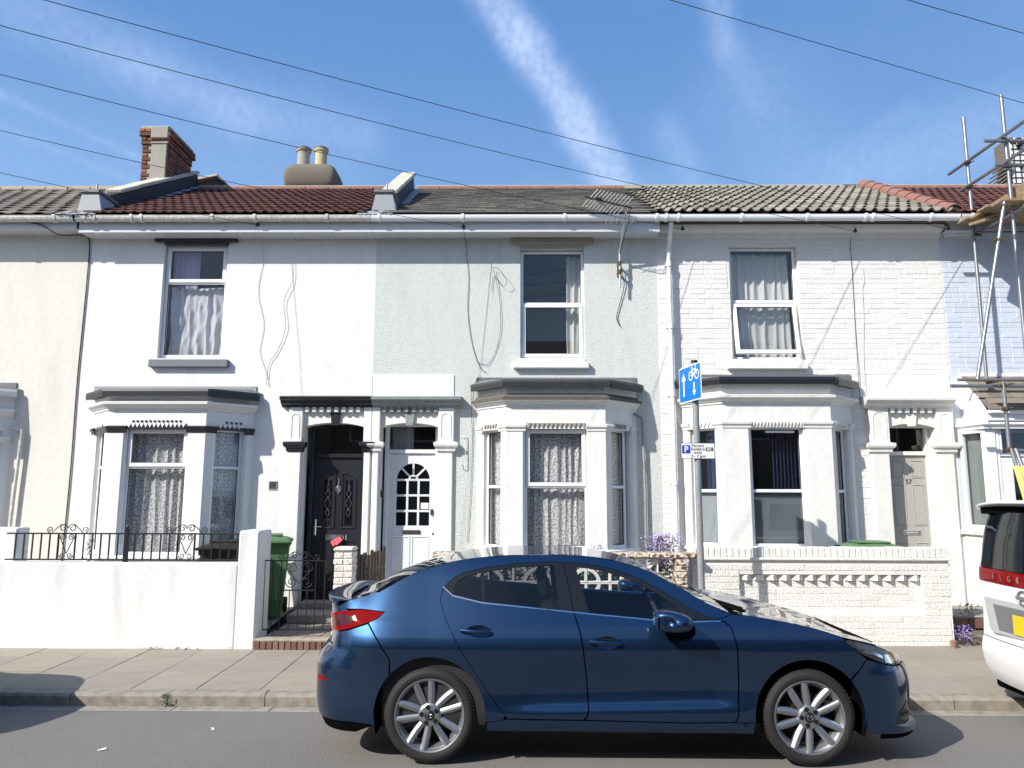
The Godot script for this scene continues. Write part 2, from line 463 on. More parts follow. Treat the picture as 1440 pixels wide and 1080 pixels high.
	mat("ground", Color(0.11, 0.11, 0.09), 0.95)
	mat("cable", Color(0.012, 0.012, 0.014), 0.6)
	mat("thin_white", Color(0.62, 0.62, 0.60), 0.6)
	mat("aerial", Color(0.62, 0.63, 0.64), 0.35, "", 0.0, "", 1.0, 0.7)
	mat("pole_wood", Color(0.12, 0.085, 0.055), 0.9, "n_fine", 0.7, "a_wood", 2.0)
	mat("lilac", Color(0.45, 0.38, 0.58), 0.9)
	mat("blind", Color(0.05, 0.075, 0.19), 0.8)
	mat("pane_tone", Color(0.13, 0.165, 0.185), 0.8)  # reflection tone of the lower panes, held in the colour
	mat("pale_pane_tone", Color(0.30, 0.35, 0.38), 0.8)
	mat("green_blind", Color(0.17, 0.20, 0.19), 0.8)
	mat("pot_buff", Color(0.62, 0.52, 0.30), 0.85, "n_fine", 0.4, "a_blotch", 3.0)
	mat("pot_pale", Color(0.52, 0.47, 0.40), 0.9, "n_fine", 0.6, "a_lichen", 5.0)
	mat("petal", Color(0.22, 0.12, 0.50), 0.7)
	mat("petal_light", Color(0.42, 0.28, 0.66), 0.7)
	mat("leaf", Color(0.055, 0.11, 0.03), 0.7)
	mat("leaf_dark", Color(0.03, 0.06, 0.022), 0.7)
	mat("dry_stem", Color(0.16, 0.11, 0.07), 0.9)
	for k in ["petal", "petal_light", "leaf", "leaf_dark"]:
		(mats[k] as StandardMaterial3D).backlight_enabled = true
		(mats[k] as StandardMaterial3D).backlight = Color(0.5, 0.5, 0.5)
	glass("pane", Color(0.02, 0.022, 0.025), 0.06)
	glass("screen_glass", Color(0.02, 0.03, 0.03), 0.12)
	glass("tint_glass", Color(0.006, 0.008, 0.01), 0.55)
	glass("door_glass", Color(0.01, 0.014, 0.015), 0.14)
	glass("lens", Color(0.5, 0.5, 0.5), 0.05)
	lace("net", 0.34, 1.1, Color(0.84, 0.85, 0.86), 26.0)
	lace("white_net", 0.72, 1.0, Color(0.78, 0.80, 0.84), 60.0)
	lace("pale_curtain", 0.9, 1.0, Color(0.70, 0.72, 0.70), 60.0)

func lace(key: String, lo: float, hi: float, c: Color, scale: float) -> void:  # woven cloth with holes: the texture's alpha is the thread
	var im := Image.create(256, 256, false, Image.FORMAT_RGBA8)
	var f := FastNoiseLite.new()
	f.seed = 5
	f.frequency = 0.07
	f.fractal_octaves = 3
	for y in 256:
		for x in 256:
			var s := clampf(f.get_noise_2d(x, y) * 1.6 + 0.5, 0.0, 1.0)
			var mesh := 0.5 + 0.5 * sin(x * TAU / 16.0) * sin(y * TAU / 16.0)
			im.set_pixel(x, y, Color(1, 1, 1, clampf(lerpf(lo, hi, s * 0.85 + mesh * 0.15), 0.0, 1.0)))
	var m := mat(key, c, 0.9)
	m.albedo_texture = ImageTexture.create_from_image(im)
	m.transparency = BaseMaterial3D.TRANSPARENCY_ALPHA
	m.uv1_scale = Vector3.ONE * (scale / 16.0)
	m.backlight_enabled = true
	m.backlight = Color(0.5, 0.5, 0.5)

func V2(a: Array) -> PackedVector2Array:
	var p := PackedVector2Array()
	for k in range(0, a.size(), 2): p.append(Vector2(a[k], a[k + 1]))
	return p

func V3(a: Array) -> PackedVector3Array:
	var p := PackedVector3Array()
	for k in range(0, a.size(), 3): p.append(Vector3(a[k], a[k + 1], a[k + 2]))
	return p

func _ready() -> void:
	rng.seed = 20240611
	var cam := Camera3D.new()
	cam.name = "camera"
	cam.fov = rad_to_deg(2.0 * atan(540.0 / 1055.0))
	cam.near = 0.05
	cam.far = 900.0
	cam.transform = Transform3D(Basis(Vector3.UP, deg_to_rad(0.64)) * Basis(Vector3.RIGHT, atan(153.0 / 1055.0)) * Basis(Vector3.BACK, deg_to_rad(0.15)), Vector3(0, 1.9, 11.0))
	add_child(cam)
	cam.current = true
	var env := Environment.new()
	env.background_mode = Environment.BG_SKY
	env.tonemap_mode = Environment.TONE_MAPPER_LINEAR
	env.tonemap_exposure = EXPOSURE
	env.sdfgi_enabled = true
	env.ssao_enabled = true
	env.ssil_enabled = true
	var sm := ProceduralSkyMaterial.new()
	sm.sky_top_color = Color(0.042, 0.122, 0.31).linear_to_srgb()
	sm.sky_horizon_color = Color(0.30, 0.455, 0.64).linear_to_srgb()
	sm.sky_curve = 0.22
	sm.ground_bottom_color = Color(0.10, 0.10, 0.10).linear_to_srgb()
	sm.ground_horizon_color = Color(0.20, 0.22, 0.25).linear_to_srgb()
	sm.sun_angle_max = 55.0  # glow round the sun widened to add fill light on shaded walls
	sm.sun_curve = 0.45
	sm.sky_cover = clouds()
	sm.sky_cover_modulate = Color(1, 1, 1, 1)
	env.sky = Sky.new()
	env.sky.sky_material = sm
	var we := WorldEnvironment.new()
	we.name = "world_environment"
	we.environment = env
	add_child(we)
	var sun := DirectionalLight3D.new()
	sun.name = "sun"
	sun.light_color = Color(1.0, 0.975, 0.94)
	sun.light_energy = 1.0
	sun.light_angular_distance = 0.5
	sun.shadow_enabled = true
	add_child(sun)
	sun.look_at_from_position(Vector3.ZERO, Vector3(1.22, -1.15, -1.0), Vector3.UP)
	make_materials()
	make_ground()
	make_houses()
	make_far_side()
	make_front_gardens()
	make_scaffold()
	make_cars()
	make_street_things()

const EXPOSURE := 1.95

func sky_dir(px: float, py: float) -> Vector3:  # a direction of the sky, from degrees right of the street's normal and above the horizon
	var a := deg_to_rad(px)
	var e := deg_to_rad(py)
	return Vector3(sin(a) * cos(e), sin(e), -cos(a) * cos(e))

func clouds() -> ImageTexture:
	var w := 2048
	var h := 1024
	var bytes := PackedByteArray()
	bytes.resize(w * h * 4)
	var f := FastNoiseLite.new()
	f.seed = 3
	f.frequency = 5.0
	f.fractal_octaves = 5
	var wisp := FastNoiseLite.new()
	wisp.seed = 11
	wisp.frequency = 1.0
	wisp.fractal_octaves = 5
	# vapour trails: from, to (degrees right, degrees up), half width, strength, softness
	var trails := [
		[sky_dir(-6.6, 39.4), sky_dir(-0.3, 33.2), 0.024, 0.125, 2.2],
		[sky_dir(-0.3, 33.2), sky_dir(4.6, 27.4), 0.024, 0.145, 2.2],
		[sky_dir(4.6, 27.4), sky_dir(8.6, 21.0), 0.026, 0.145, 2.0],
		[sky_dir(15.2, 37), sky_dir(16.4, 31.5), 0.018, 0.070, 1.5],
		[sky_dir(16.4, 31.5), sky_dir(18.6, 27.6), 0.022, 0.044, 1.5],
		[sky_dir(18.6, 27.6), sky_dir(24, 19), 0.07, 0.026, 1.8],
		[sky_dir(12.0, 26.0), sky_dir(14.4, 21.0), 0.022, 0.044, 1.6],
		[sky_dir(-40, 30.2), sky_dir(-29, 28), 0.034, 0.058, 1.5],
		[sky_dir(-29, 28), sky_dir(-22, 26.6), 0.032, 0.070, 1.5],
		[sky_dir(-22, 26.6), sky_dir(-13.0, 26.0), 0.030, 0.044, 1.6],
		[sky_dir(-38, 24.6), sky_dir(-27.5, 22.2), 0.006, 0.058, 1.4],
		[sky_dir(-38, 22.7), sky_dir(-29, 20.9), 0.008, 0.035, 1.4],
		[sky_dir(25, 22.0), sky_dir(36, 23), 0.04, 0.044, 1.8],
		[sky_dir(21, 22.4), sky_dir(28.5, 25.0), 0.012, 0.026, 1.6],
		[sky_dir(4, 47), sky_dir(38, 36), 0.14, 0.018, 2.0],
		[sky_dir(-46, 18.5), sky_dir(-18, 24), 0.08, 0.022, 2.0],
		[sky_dir(2.0, 21.5), sky_dir(11.5, 22.5), 0.03, 0.018, 1.8],
	]
	for y in h / 2:
		var e := (0.5 - (y + 0.5) / h) * PI
		var ce := cos(e)
		var se := sin(e)
		for x in w:
			var a := (x + 0.5) / w * TAU
			var d := Vector3(sin(a) * ce, se, -cos(a) * ce)
			var v := 0.0
			if d.z < -0.4 and d.y > 0.28 and d.y < 0.8:
				var n := f.get_noise_3dv(d * 1.4)
				var n2 := f.get_noise_3dv(d * 6.0)
				var n3 := f.get_noise_3dv(d * 19.0)
				for t in trails:
					var p: Vector3 = t[0]
					var q: Vector3 = t[1]
					var pq := q - p
					var s := clampf((d - p).dot(pq) / pq.length_squared(), -0.05, 1.05)
					var off := (d - p - pq * s).length() / (t[2] as float)
					if off > 2.4: continue
					off += n * 0.3 + n2 * 0.28
					var k := exp(-pow(maxf(off, 0.0), t[4] * 1.4))
					v = maxf(v, k * (t[3] as float) * clampf(0.95 + n3 * 0.55 + n2 * 0.25, 0.0, 1.4)) + 0.25 * minf(v, k * (t[3] as float))
			else:
				v = maxf(0.0, wisp.get_noise_3dv(Vector3(d.x * 1.2, d.y * 3.0, d.z * 2.4)) + 0.05) * 0.25
			var o := (y * w + x) * 4
			bytes[o] = 255
			bytes[o + 1] = 253
			bytes[o + 2] = 248
			bytes[o + 3] = clampi(int(v * 255.0 + 0.5), 0, 255)
	return ImageTexture.create_from_image(Image.create_from_data(w, h, false, Image.FORMAT_RGBA8, bytes))

# ---------------------------------------------------------------- ground, road, pavement

const KERB := 3.66
const WALK := 1.5

func road_y(z: float) -> float:  # the road's camber
	return 0.06 - 0.05 * absf(z - 7.0) * 0.9 if absf(z - 7.0) < 4.0 else -0.12

func walk_y(z: float) -> float:  # the pavement falls towards the kerb
	return 0.03 + 0.022 * (KERB - z)

func make_ground() -> void:
	var g := MB.new()
	g.quad(Vector3(-450, -0.16, 450), Vector3(450, -0.16, 450), Vector3(450, -0.16, -450), Vector3(-450, -0.16, -450))
	struct("ground", g, mats["ground"])
	var r := MB.new()
	r.grid(func(u: float, v: float) -> Vector3:
		var z := lerpf(10.33, KERB + 0.02, v)
		return Vector3(lerpf(-60, 60, u), road_y(z), z), 40, 24)
	struct("road", r, mats["asphalt"])
	var ch := MB.new()
	var x := -14.0
	while x < 14.0:  # concrete channel blocks along the kerb
		ch.box(Vector3(x + 0.45, road_y(KERB + 0.07) - 0.03, KERB + 0.075), Vector3(0.896, 0.072, 0.15), 0.006, Basis(Vector3.RIGHT, -0.02))
		x += 0.9
	struct("channel", ch, mats["channel"])
	var pv := MB.new()
	pv.quad(Vector3(-60, walk_y(KERB) - 0.03, KERB - 0.02), Vector3(60, walk_y(KERB) - 0.03, KERB - 0.02), Vector3(60, walk_y(WALK - 0.4) - 0.012, WALK - 0.4), Vector3(-60, walk_y(WALK - 0.4) - 0.012, WALK - 0.4))
	var pav := struct("pavement", pv, mats["joint"])
	var rows := [[3.525, 2.89], [2.885, 2.25], [2.245, 1.45]]
	var xs := -9.3
	while xs < 9.4:
		for k in rows.size():
			var z0: float = rows[k][0]
			var z1: float = rows[k][1]
			var w := 0.62
			var m := MB.new()
			var zc := (z0 + z1) * 0.5
			m.box(Vector3(xs + w * 0.5, walk_y(zc) - 0.028 + rng.randf_range(-0.0025, 0.0025), zc), Vector3(w - 0.006, 0.056, z0 - z1 - 0.003), 0.003, Basis(Vector3.RIGHT, 0.022 + rng.randf_range(-0.002, 0.002)) * Basis(Vector3.BACK, rng.randf_range(-0.002, 0.002)))
			put("paving_slab", m, mats["slab_%d" % rng.randi_range(0, 3)], pav)
		xs += 0.62
	var kb := MB.new()
	kb.bx(-60, -9.42, -0.16, 0.02, KERB - 0.13, KERB, 0.02)
	kb.bx(9.6, 60, -0.16, 0.02, KERB - 0.13, KERB, 0.02)
	var ks := struct("kerb", kb, mats["kerb_stone"])
	xx_kerb(ks)

func xx_kerb(ks: MeshInstance3D) -> void:
	var prof := V2([0.0, -0.14, 0.004, 0.005, -0.012, 0.026, -0.035, 0.033, -0.135, 0.034, -0.135, -0.14])
	var x := -3.30 - 0.915 * 7.0
	for k in 21:
		var m := MB.new()
		var dy := rng.randf_range(-0.004, 0.004)
		var p := PackedVector2Array()
		for q in prof: p.append(Vector2(q.x, q.y + dy))
		m.sweep(PackedVector2Array([Vector2(x + 0.005, KERB + rng.randf_range(-0.004, 0.004)), Vector2(x + 0.910, KERB + rng.randf_range(-0.004, 0.004))]), p)
		put("kerbstone", m, mats["kerb_stone"], ks)
		x += 0.915

# ---------------------------------------------------------------- pieces of houses

func cloth(x0: float, x1: float, y0: float, y1: float, z: float, folds: float, amp: float, seed_: int, gather := 0.0) -> MB:
	var m := MB.new()
	var f := FastNoiseLite.new()
	f.seed = seed_
	f.frequency = 1.0
	var n := int(clampf((x1 - x0) * folds * 9.0, 24, 170))
	m.grid(func(u: float, v: float) -> Vector3:
		var ph := u * (x1 - x0) * folds * TAU + 4.2 * f.get_noise_2d(u * 2.6 * (x1 - x0), v * 0.4)
		var a := amp * (0.55 + 0.55 * v * 0.3 + 0.9 * f.get_noise_2d(u * 5.0 + 9.0, 3.0 + v * 0.4))
		var g := gather * sin(v * PI) * f.get_noise_2d(u * 2.0, 40.0)
		return Vector3(lerpf(x0, x1, u) + 0.35 * amp * cos(ph) + g, lerpf(y0, y1, v), z + a * sin(ph) + gather * 0.5 * f.get_noise_2d(u * 6.0, v * 3.0)), n, 10)
	return m

func frame_bars(m: MB, x0: float, x1: float, y0: float, y1: float, z: float, w: float, d: float, xf := Transform3D()) -> void:
	# four bevelled bars, the uprights between the rails; written into m after turning by xf
	var k := MB.new()
	k.bx(x0, x1, y0, y0 + w, z - d, z, 0.006)
	k.bx(x0, x1, y1 - w, y1, z - d, z, 0.006)
	k.bx(x0, x0 + w, y0 + w, y1 - w, z - d, z - 0.001, 0.006)
	k.bx(x1 - w, x1, y0 + w, y1 - w, z - d, z - 0.001, 0.006)
	add_turned(m, k, xf)

func add_turned(m: MB, k: MB, xf: Transform3D) -> void:
	for j in k.v.size():
		m.v.append(xf * k.v[j])
		m.n.append((xf.basis * k.n[j]).normalized())
		m.t.append(k.t[j])

func pane_box(x0: float, x1: float, y0: float, y1: float, z: float, xf := Transform3D()) -> MB:
	var k := MB.new()
	k.quad(Vector3(x0, y0, z), Vector3(x1, y0, z), Vector3(x1, y1, z), Vector3(x0, y1, z))
	var m := MB.new()
	add_turned(m, k, xf)
	return m

func gasket(m: MB, x0: float, x1: float, y0: float, y1: float, z: float, xf := Transform3D()) -> void:
	frame_bars(m, x0 - 0.001, x1 + 0.001, y0 - 0.001, y1 + 0.001, z, 0.008, 0.02, xf)

func room(h: Node3D, x0: float, x1: float, y0: float, y1: float, z0: float, depth: float) -> void:
	var m := MB.new()
	var a := z0
	var b := z0 - depth
	m.quado(Vector3(x0, y0, b), Vector3(x1, y0, b), Vector3(x1, y1, b), Vector3(x0, y1, b), Vector3.BACK)
	m.quado(Vector3(x0, y0, a), Vector3(x1, y0, a), Vector3(x1, y0, b), Vector3(x0, y0, b), Vector3.UP)
	m.quado(Vector3(x0, y1, a), Vector3(x1, y1, a), Vector3(x1, y1, b), Vector3(x0, y1, b), Vector3.DOWN)
	m.quado(Vector3(x0, y0, a), Vector3(x0, y1, a), Vector3(x0, y1, b), Vector3(x0, y0, b), Vector3.RIGHT)
	m.quado(Vector3(x1, y0, a), Vector3(x1, y1, a), Vector3(x1, y1, b), Vector3(x1, y0, b), Vector3.LEFT)
	put("room", m, mats["room"], h)

# a window of two lights, one over the other: outer box x0..x1, y0..y1 at depth z; the transom at ym
func window(h: Node3D, x0: float, x1: float, y0: float, y1: float, ym: float, z: float, xf := Transform3D(), casement := "", label := "") -> MeshInstance3D:
	var m := MB.new()
	frame_bars(m, x0, x1, y0, y1, z, 0.045, 0.07, xf)
	var k := MB.new()
	k.bx(x0 + 0.045, x1 - 0.045, ym - 0.022, ym + 0.022, z - 0.07, z - 0.0015, 0.006)
	add_turned(m, k, xf)
	var win := put("window", m, mats["upvc"], h)
	if label != "": win.set_meta("label", label)
	var gk := MB.new()
	var lights := [[x0 + 0.045, x1 - 0.045, ym + 0.022, y1 - 0.045, casement == "top"], [x0 + 0.045, x1 - 0.045, y0 + 0.045, ym - 0.022, casement == "bottom"]]
	for l in lights:
		var a0: float = l[0]
		var a1: float = l[1]
		var b0: float = l[2]
		var b1: float = l[3]
		var zz := z - 0.03
		if l[4]:
			var s := MB.new()
			frame_bars(s, a0 - 0.018, a1 + 0.018, b0 - 0.018, b1 + 0.018, z + 0.018, 0.055, 0.05, xf)
			put("sash", s, mats["upvc"], win)
			a0 += 0.037; a1 -= 0.037; b0 += 0.037; b1 -= 0.037
			zz = z - 0.004
		gasket(gk, a0, a1, b0, b1, zz + 0.012, xf)
		put("pane", pane_box(a0, a1, b0, b1, zz, xf), mats["pane"], win)
		put("pane", pane_box(a0, a1, b0, b1, zz - 0.018, xf), mats["pane"], win)
	put("gasket", gk, mats["gasket"], win)
	return win

# ---------------------------------------------------------------- a roof and its tiles

const EAVE := Vector2(0.40, 5.975)   # z, y
const RIDGE := Vector2(-3.2, 7.86)

func tile_mesh(w: float, l: float, roll: float, rolls: int, th: float, seg: int, flat := 0.0) -> ArrayMesh:  # origin at the tail's middle, local y runs up the roof, z out of it
	var m := MB.new()
	var sh := func(u: float) -> float:
		if rolls == 0: return 0.0
		var s := sin((u * rolls + 0.12) * TAU)
		return roll * (maxf(s, -1.0 + flat) if flat > 0.0 else s)
	var pts := []
	for k in seg + 1: pts.append(Vector2((float(k) / seg - 0.5) * w, sh.call(float(k) / seg)))
	for k in seg:
		var a: Vector2 = pts[k]
		var b: Vector2 = pts[k + 1]
		var na := Vector3(0, 0, 1)
		if rolls > 0: na = Vector3(-(b.y - a.y), 0, b.x - a.x).normalized()
		var q := [Vector3(a.x, 0, a.y + th), Vector3(b.x, 0, b.y + th), Vector3(b.x, l, b.y), Vector3(a.x, l, a.y)]
		m.trin(q[0], q[1], q[2], na, na, na)
		m.trin(q[0], q[2], q[3], na, na, na)
		var lo := minf(th * 0.55, 0.014)
		m.quado(Vector3(a.x, 0, a.y + th - lo), Vector3(b.x, 0, b.y + th - lo), Vector3(b.x, 0, b.y + th), Vector3(a.x, 0, a.y + th), Vector3.DOWN)
		m.quado(Vector3(a.x, 0, a.y + th - lo), Vector3(b.x, 0, b.y + th - lo), Vector3(b.x, l, b.y - lo), Vector3(a.x, l, a.y - lo), Vector3.FORWARD)
	for s in [0, seg]:
		var e: Vector2 = pts[s]
		m.quado(Vector3(e.x, 0, e.y + th - minf(th * 0.55, 0.014)), Vector3(e.x, 0, e.y + th), Vector3(e.x, l, e.y), Vector3(e.x, l, e.y - minf(th * 0.55, 0.014)), Vector3(-1 if s == 0 else 1, 0, 0))
	return m.mesh()

func roof(h: Node3D, x0: float, x1: float, kind: String, gauge: float, tw: float, tile: ArrayMesh, stagger: float, ridge: String, clip: Callable) -> Node3D:
	var up := Vector3(0, RIDGE.y - EAVE.y, RIDGE.x - EAVE.x)
	var length := up.length()
	up = up.normalized()
	var out := Vector3.RIGHT.cross(up).normalized()
	var d := MB.new()
	var e := Vector3(0, EAVE.y, EAVE.x) - out * 0.03
	var back := Vector3(0, 5.9, -6.9)
	var rd := Vector3(0, RIDGE.y, RIDGE.x) - out * 0.03
	d.quado(Vector3(x0, e.y, e.z), Vector3(x1, e.y, e.z), Vector3(x1, rd.y, rd.z), Vector3(x0, rd.y, rd.z), out)
	d.quado(Vector3(x0, back.y, back.z), Vector3(x1, back.y, back.z), Vector3(x1, rd.y, rd.z), Vector3(x0, rd.y, rd.z), Vector3(0, 1, -1))
	var r := put("roof", d, mats["roof_felt"], h)
	var base := h.position
	var rows := int(ceil(length / gauge))
	for j in rows:
		var x := x0 + tw * 0.5 - (tw * stagger if j % 2 == 1 else 0.0)
		while x < x1 + tw * 0.3:
			var at := Vector3(x, EAVE.y, EAVE.x) + up * (j * gauge)
			if x > x0 - 0.01 and x < x1 + 0.02 and (clip as Callable).call(x, j * gauge / length):
				var bas := Basis(Vector3.RIGHT, up, out) * Basis(Vector3.RIGHT, rng.randf_range(-0.006, 0.006)) * Basis(Vector3.BACK, rng.randf_range(-0.008, 0.008))
				at += out * (0.012 + rng.randf_range(-0.002, 0.003)) + up * rng.randf_range(-0.006, 0.006)
				put_mesh(kind, tile, mats["%s_%d" % [kind if kind != "slate" else "slate", rng.randi_range(0, 3)]], r, Transform3D(bas, at - base))
			x += tw
	if ridge != "":
		var x := x0
		while x < x1 - 0.05:
			var m := MB.new()
			var w := minf(0.45, x1 - x)
			half_round(m, Vector3(x + 0.012, RIDGE.y - 0.02, RIDGE.x), Vector3(x + w - 0.012, RIDGE.y - 0.02 + rng.randf_range(-0.006, 0.006), RIDGE.x), 0.105)
			put("ridge_tile", m, mats[ridge], r)
			x += w
		var mm := MB.new()
		mm.bx(x0, x1, RIDGE.y - 0.06, RIDGE.y + 0.07, RIDGE.x - 0.08, RIDGE.x + 0.08, 0.01)
		put("ridge_mortar", mm, mats["mortar"], r)
	return r

func half_round(m: MB, a: Vector3, b: Vector3, r: float, r1 := -1.0) -> void:
	if r1 < 0.0: r1 = r
	var d := (b - a).normalized()
	var s := d.cross(Vector3.UP).normalized()
	var u := s.cross(d).normalized()
	for k in 10:
		var t0 := PI * k / 10.0
		var t1 := PI * (k + 1) / 10.0
		var n0 := s * cos(t0) + u * sin(t0)
		var n1 := s * cos(t1) + u * sin(t1)
		for q in [[r, 1.0], [r - 0.018, -1.0]]:
			var rr: float = q[0]
			var rb: float = rr + r1 - r
			if q[1] > 0:
				m.trin(a + n0 * rr, b + n0 * rb, b + n1 * rb, n0, n0, n1)
				m.trin(a + n0 * rr, b + n1 * rb, a + n1 * rr, n0, n1, n1)
			else:
				m.trin(a + n0 * rr, b + n1 * rb, b + n0 * rb, -n0, -n1, -n0)
				m.trin(a + n0 * rr, a + n1 * rr, b + n1 * rb, -n0, -n1, -n1)
		m.quado(a + n0 * r, a + n1 * r, a + n1 * (r - 0.018), a + n0 * (r - 0.018), -d)
		m.quado(b + n0 * r1, b + n1 * r1, b + n1 * (r1 - 0.018), b + n0 * (r1 - 0.018), d)

func gutter(h: Node3D, x0: float, x1: float, m_: Material, brackets: Array) -> void:
	# from the back lip under to the front lip
	var outer := PackedVector2Array()
	for k in 13: outer.append(Vector2(-cos(PI * k / 12.0) * 0.058, -sin(PI * k / 12.0) * 0.075))
	var poly := PackedVector2Array()
	for q in outer: poly.append(q + Vector2(0, 5.935))
	poly.append(Vector2(0.062, 5.945)); poly.append(Vector2(0.050, 5.945))
	for k in 11: poly.append(Vector2(cos(PI * (k + 1) / 12.0) * 0.050, -sin(PI * (k + 1) / 12.0) * 0.066 + 5.937))
	poly.append(Vector2(-0.058, 5.95))
	var m := MB.new()
	m.sweep(PackedVector2Array([Vector2(x0, 0.405), Vector2(x1, 0.405)]), poly)
	var g := put("gutter", m, m_, h)
	for bxx: float in brackets:
		var k := MB.new()
		var p := PackedVector2Array()
		for q in outer: p.append(q * 1.16 + Vector2(0, 5.935))
		p.append(Vector2(0.066, 5.955)); p.append(Vector2(0.046, 5.955)); p.append(Vector2(0.046, 5.93))
		for j in 11: p.append(Vector2(cos(PI * (j + 1) / 12.0) * 0.056, -sin(PI * (j + 1) / 12.0) * 0.072 + 5.936))
		k.sweep(PackedVector2Array([Vector2(bxx - 0.02, 0.405), Vector2(bxx + 0.02, 0.405)]), p)
		put("gutter_bracket", k, m_, g)

func side_xf(p: Vector2, q: Vector2) -> Transform3D:  # local x from p to q in plan, z outwards
	var d := (q - p).normalized()
	return Transform3D(Basis(Vector3(d.x, 0, d.y), Vector3.UP, Vector3(-d.y, 0, d.x)), Vector3(p.x, 0, p.y))

func bay(h: Node3D, o: Dictionary) -> void:
	var L := Vector2(o.L, 0.0)
	var A := Vector2(o.A, o.zf)
	var B := Vector2(o.B, o.zf)
	var R := Vector2(o.R, 0.0)
	var ys: float = o.sill
	var yt: float = o.top
	var yr: float = o.roof
	var wall_m: Material = o.m
	var path := PackedVector2Array([L, A, B, R])
	var body := MB.new()
	body.sweep(path, V2([0, 0.0, 0, ys - 0.03, -0.16, ys - 0.03, -0.16, 0.0]))
	var fy := yt - 0.02
	body.sweep(path, V2([-0.16, fy, 0, fy, 0, yr, -0.16, yr]))
	var dl := (A - L).normalized()
	var dr := (R - B).normalized()
	var il := Vector2(dl.y, -dl.x)
	var ir := Vector2(dr.y, -dr.x)
	var wa: float = o.get("pier", 0.26)
	var wc := 0.15
	var wp := 0.13
	var t := 0.16
	var ch := 0.03
	var pa := PackedVector2Array([A, A + Vector2(wa - ch, 0), A + Vector2(wa, -ch), A + Vector2(wa, -t), A + (il + Vector2(0, -1)) * t * 0.55, A - dl * wc + il * t, A - dl * wc + il * ch, A - dl * (wc - ch)])
	var pb := PackedVector2Array([B, B + dr * (wc - ch), B + dr * wc + ir * ch, B + dr * wc + ir * t, B + (ir + Vector2(0, -1)) * t * 0.55, B + Vector2(-wa, -t), B + Vector2(-wa, -ch), B + Vector2(-wa + ch, 0)])
	body.plan(pa, ys - 0.03, fy)
	body.plan(pb, ys - 0.03, fy)
	body.plan(PackedVector2Array([L, L + dl * (wp - ch), L + dl * wp + il * ch, L + dl * wp + il * t, L + Vector2(0.2, -0.02), L + Vector2(0, -0.02)]), ys - 0.03, fy)
	body.plan(PackedVector2Array([R, R - dr * (wp - ch), R - dr * wp + ir * ch, R - dr * wp + ir * t, R + Vector2(-0.2, -0.02), R + Vector2(0, -0.02)]), ys - 0.03, fy)
	var b := put("bay_window", body, wall_m, h)
	var sl := MB.new()
	sl.sweep(path, V2([-0.16, ys - 0.06, 0.035, ys - 0.055, 0.04, ys - 0.02, 0.005, ys, -0.16, ys + 0.006]))
	put("sill", sl, o.get("sillm", wall_m), b)
	# caps on the piers
	var yc: float = o.cap
	var cp := V2([0.0, yc - 0.055, 0.012, yc - 0.05, 0.014, yc - 0.02, 0.035, yc, 0.04, yc + 0.03, 0.012, yc + 0.045, 0.0, yc + 0.045])
	for pth in [[L, L + dl * (wp + 0.012)], [A - dl * (wc + 0.012), A, A + Vector2(wa + 0.012, 0)], [B - Vector2(wa + 0.012, 0), B, B + dr * (wc + 0.012)], [R - dr * (wp + 0.012), R]]:
		var c := MB.new()
		c.sweep(PackedVector2Array(pth), cp)
		put("pier_cap", c, o.get("capm", wall_m), b)
	if o.has("band"):
		var bd := MB.new()
		bd.sweep(path, V2([0.0, yc - 0.01, 0.016, yc - 0.008, 0.016, yc + 0.04, 0.0, yc + 0.044]))
		put("band", bd, o.band, b)
	if o.has("cornice"):
		var y: float = o.cornice
		var co := MB.new()
		co.sweep(path, V2([0.0, y - 0.07, 0.02, y - 0.068, 0.025, y - 0.04, 0.05, y - 0.03, 0.075, y, 0.105, y + 0.012, 0.11, y + 0.045, 0.04, y + 0.06, 0.0, y + 0.068]))
		put("cornice", co, o.get("cornm", wall_m), b)
		if o.has("corntop"):
			var ct := MB.new()
			ct.sweep(path, V2([0.0, y + 0.070, 0.04, y + 0.06, 0.108, y + 0.012, 0.113, y + 0.014, 0.118, y + 0.052, 0.052, y + 0.070, 0.03, y + 0.10, 0.0, y + 0.115]))
			put("weathered_edge", ct, o.corntop, b)
	# the little teeth under the frieze
	var tooth := MB.new()
	var n: int = o.get("teeth", 0)
	var x0 := A.x + wa + 0.02
	var x1 := B.x - wa - 0.02
	for k in n:
		var x := lerpf(x0, x1, (k + 0.5) / n)
		var w := (x1 - x0) / n * 0.5
		tooth.prism(V2([x - w, yt + 0.06, x, yt - 0.005, x + w, yt + 0.06]), o.zf - 0.01, o.zf + 0.022)
	for s in 2:
		var xf := side_xf(L, A) if s == 0 else side_xf(B, R)
		var ln := (A - L).length()
		for k in 5:
			var x := lerpf(0.17, ln - 0.2, (k + 0.5) / 5.0)
			if n > 0: tooth.prism(V2([x - 0.03, yt + 0.06, x, yt - 0.005, x + 0.03, yt + 0.06]), -0.01, 0.022, xf)
	if n > 0:
		var tm := put("tooth_row", tooth, o.get("toothm", wall_m), b)
		tm.set_meta("kind", "stuff")
	if o.get("dots", false):
		var dt := MB.new()
		for k in 12:
			var x := lerpf(x0 + 0.05, x1 - 0.05, (k + 0.5) / 12.0)
			dt.lathe(V2([0.0, 0.012, 0.018, 0.012, 0.018, 0.0]), Transform3D(Basis(Vector3.RIGHT, PI / 2), Vector3(x, yt + 0.085, o.zf)), 10)
		var xr := side_xf(B, R)
		for k in 4:
			dt.lathe(V2([0.0, 0.012, 0.018, 0.012, 0.018, 0.0]), xf_local(xr, Vector3(0.30 + k * 0.07, yt + 0.085, 0)), 10)
		var dm := put("dot_row", dt, mats["black_paint"], b)
		dm.set_meta("kind", "stuff")
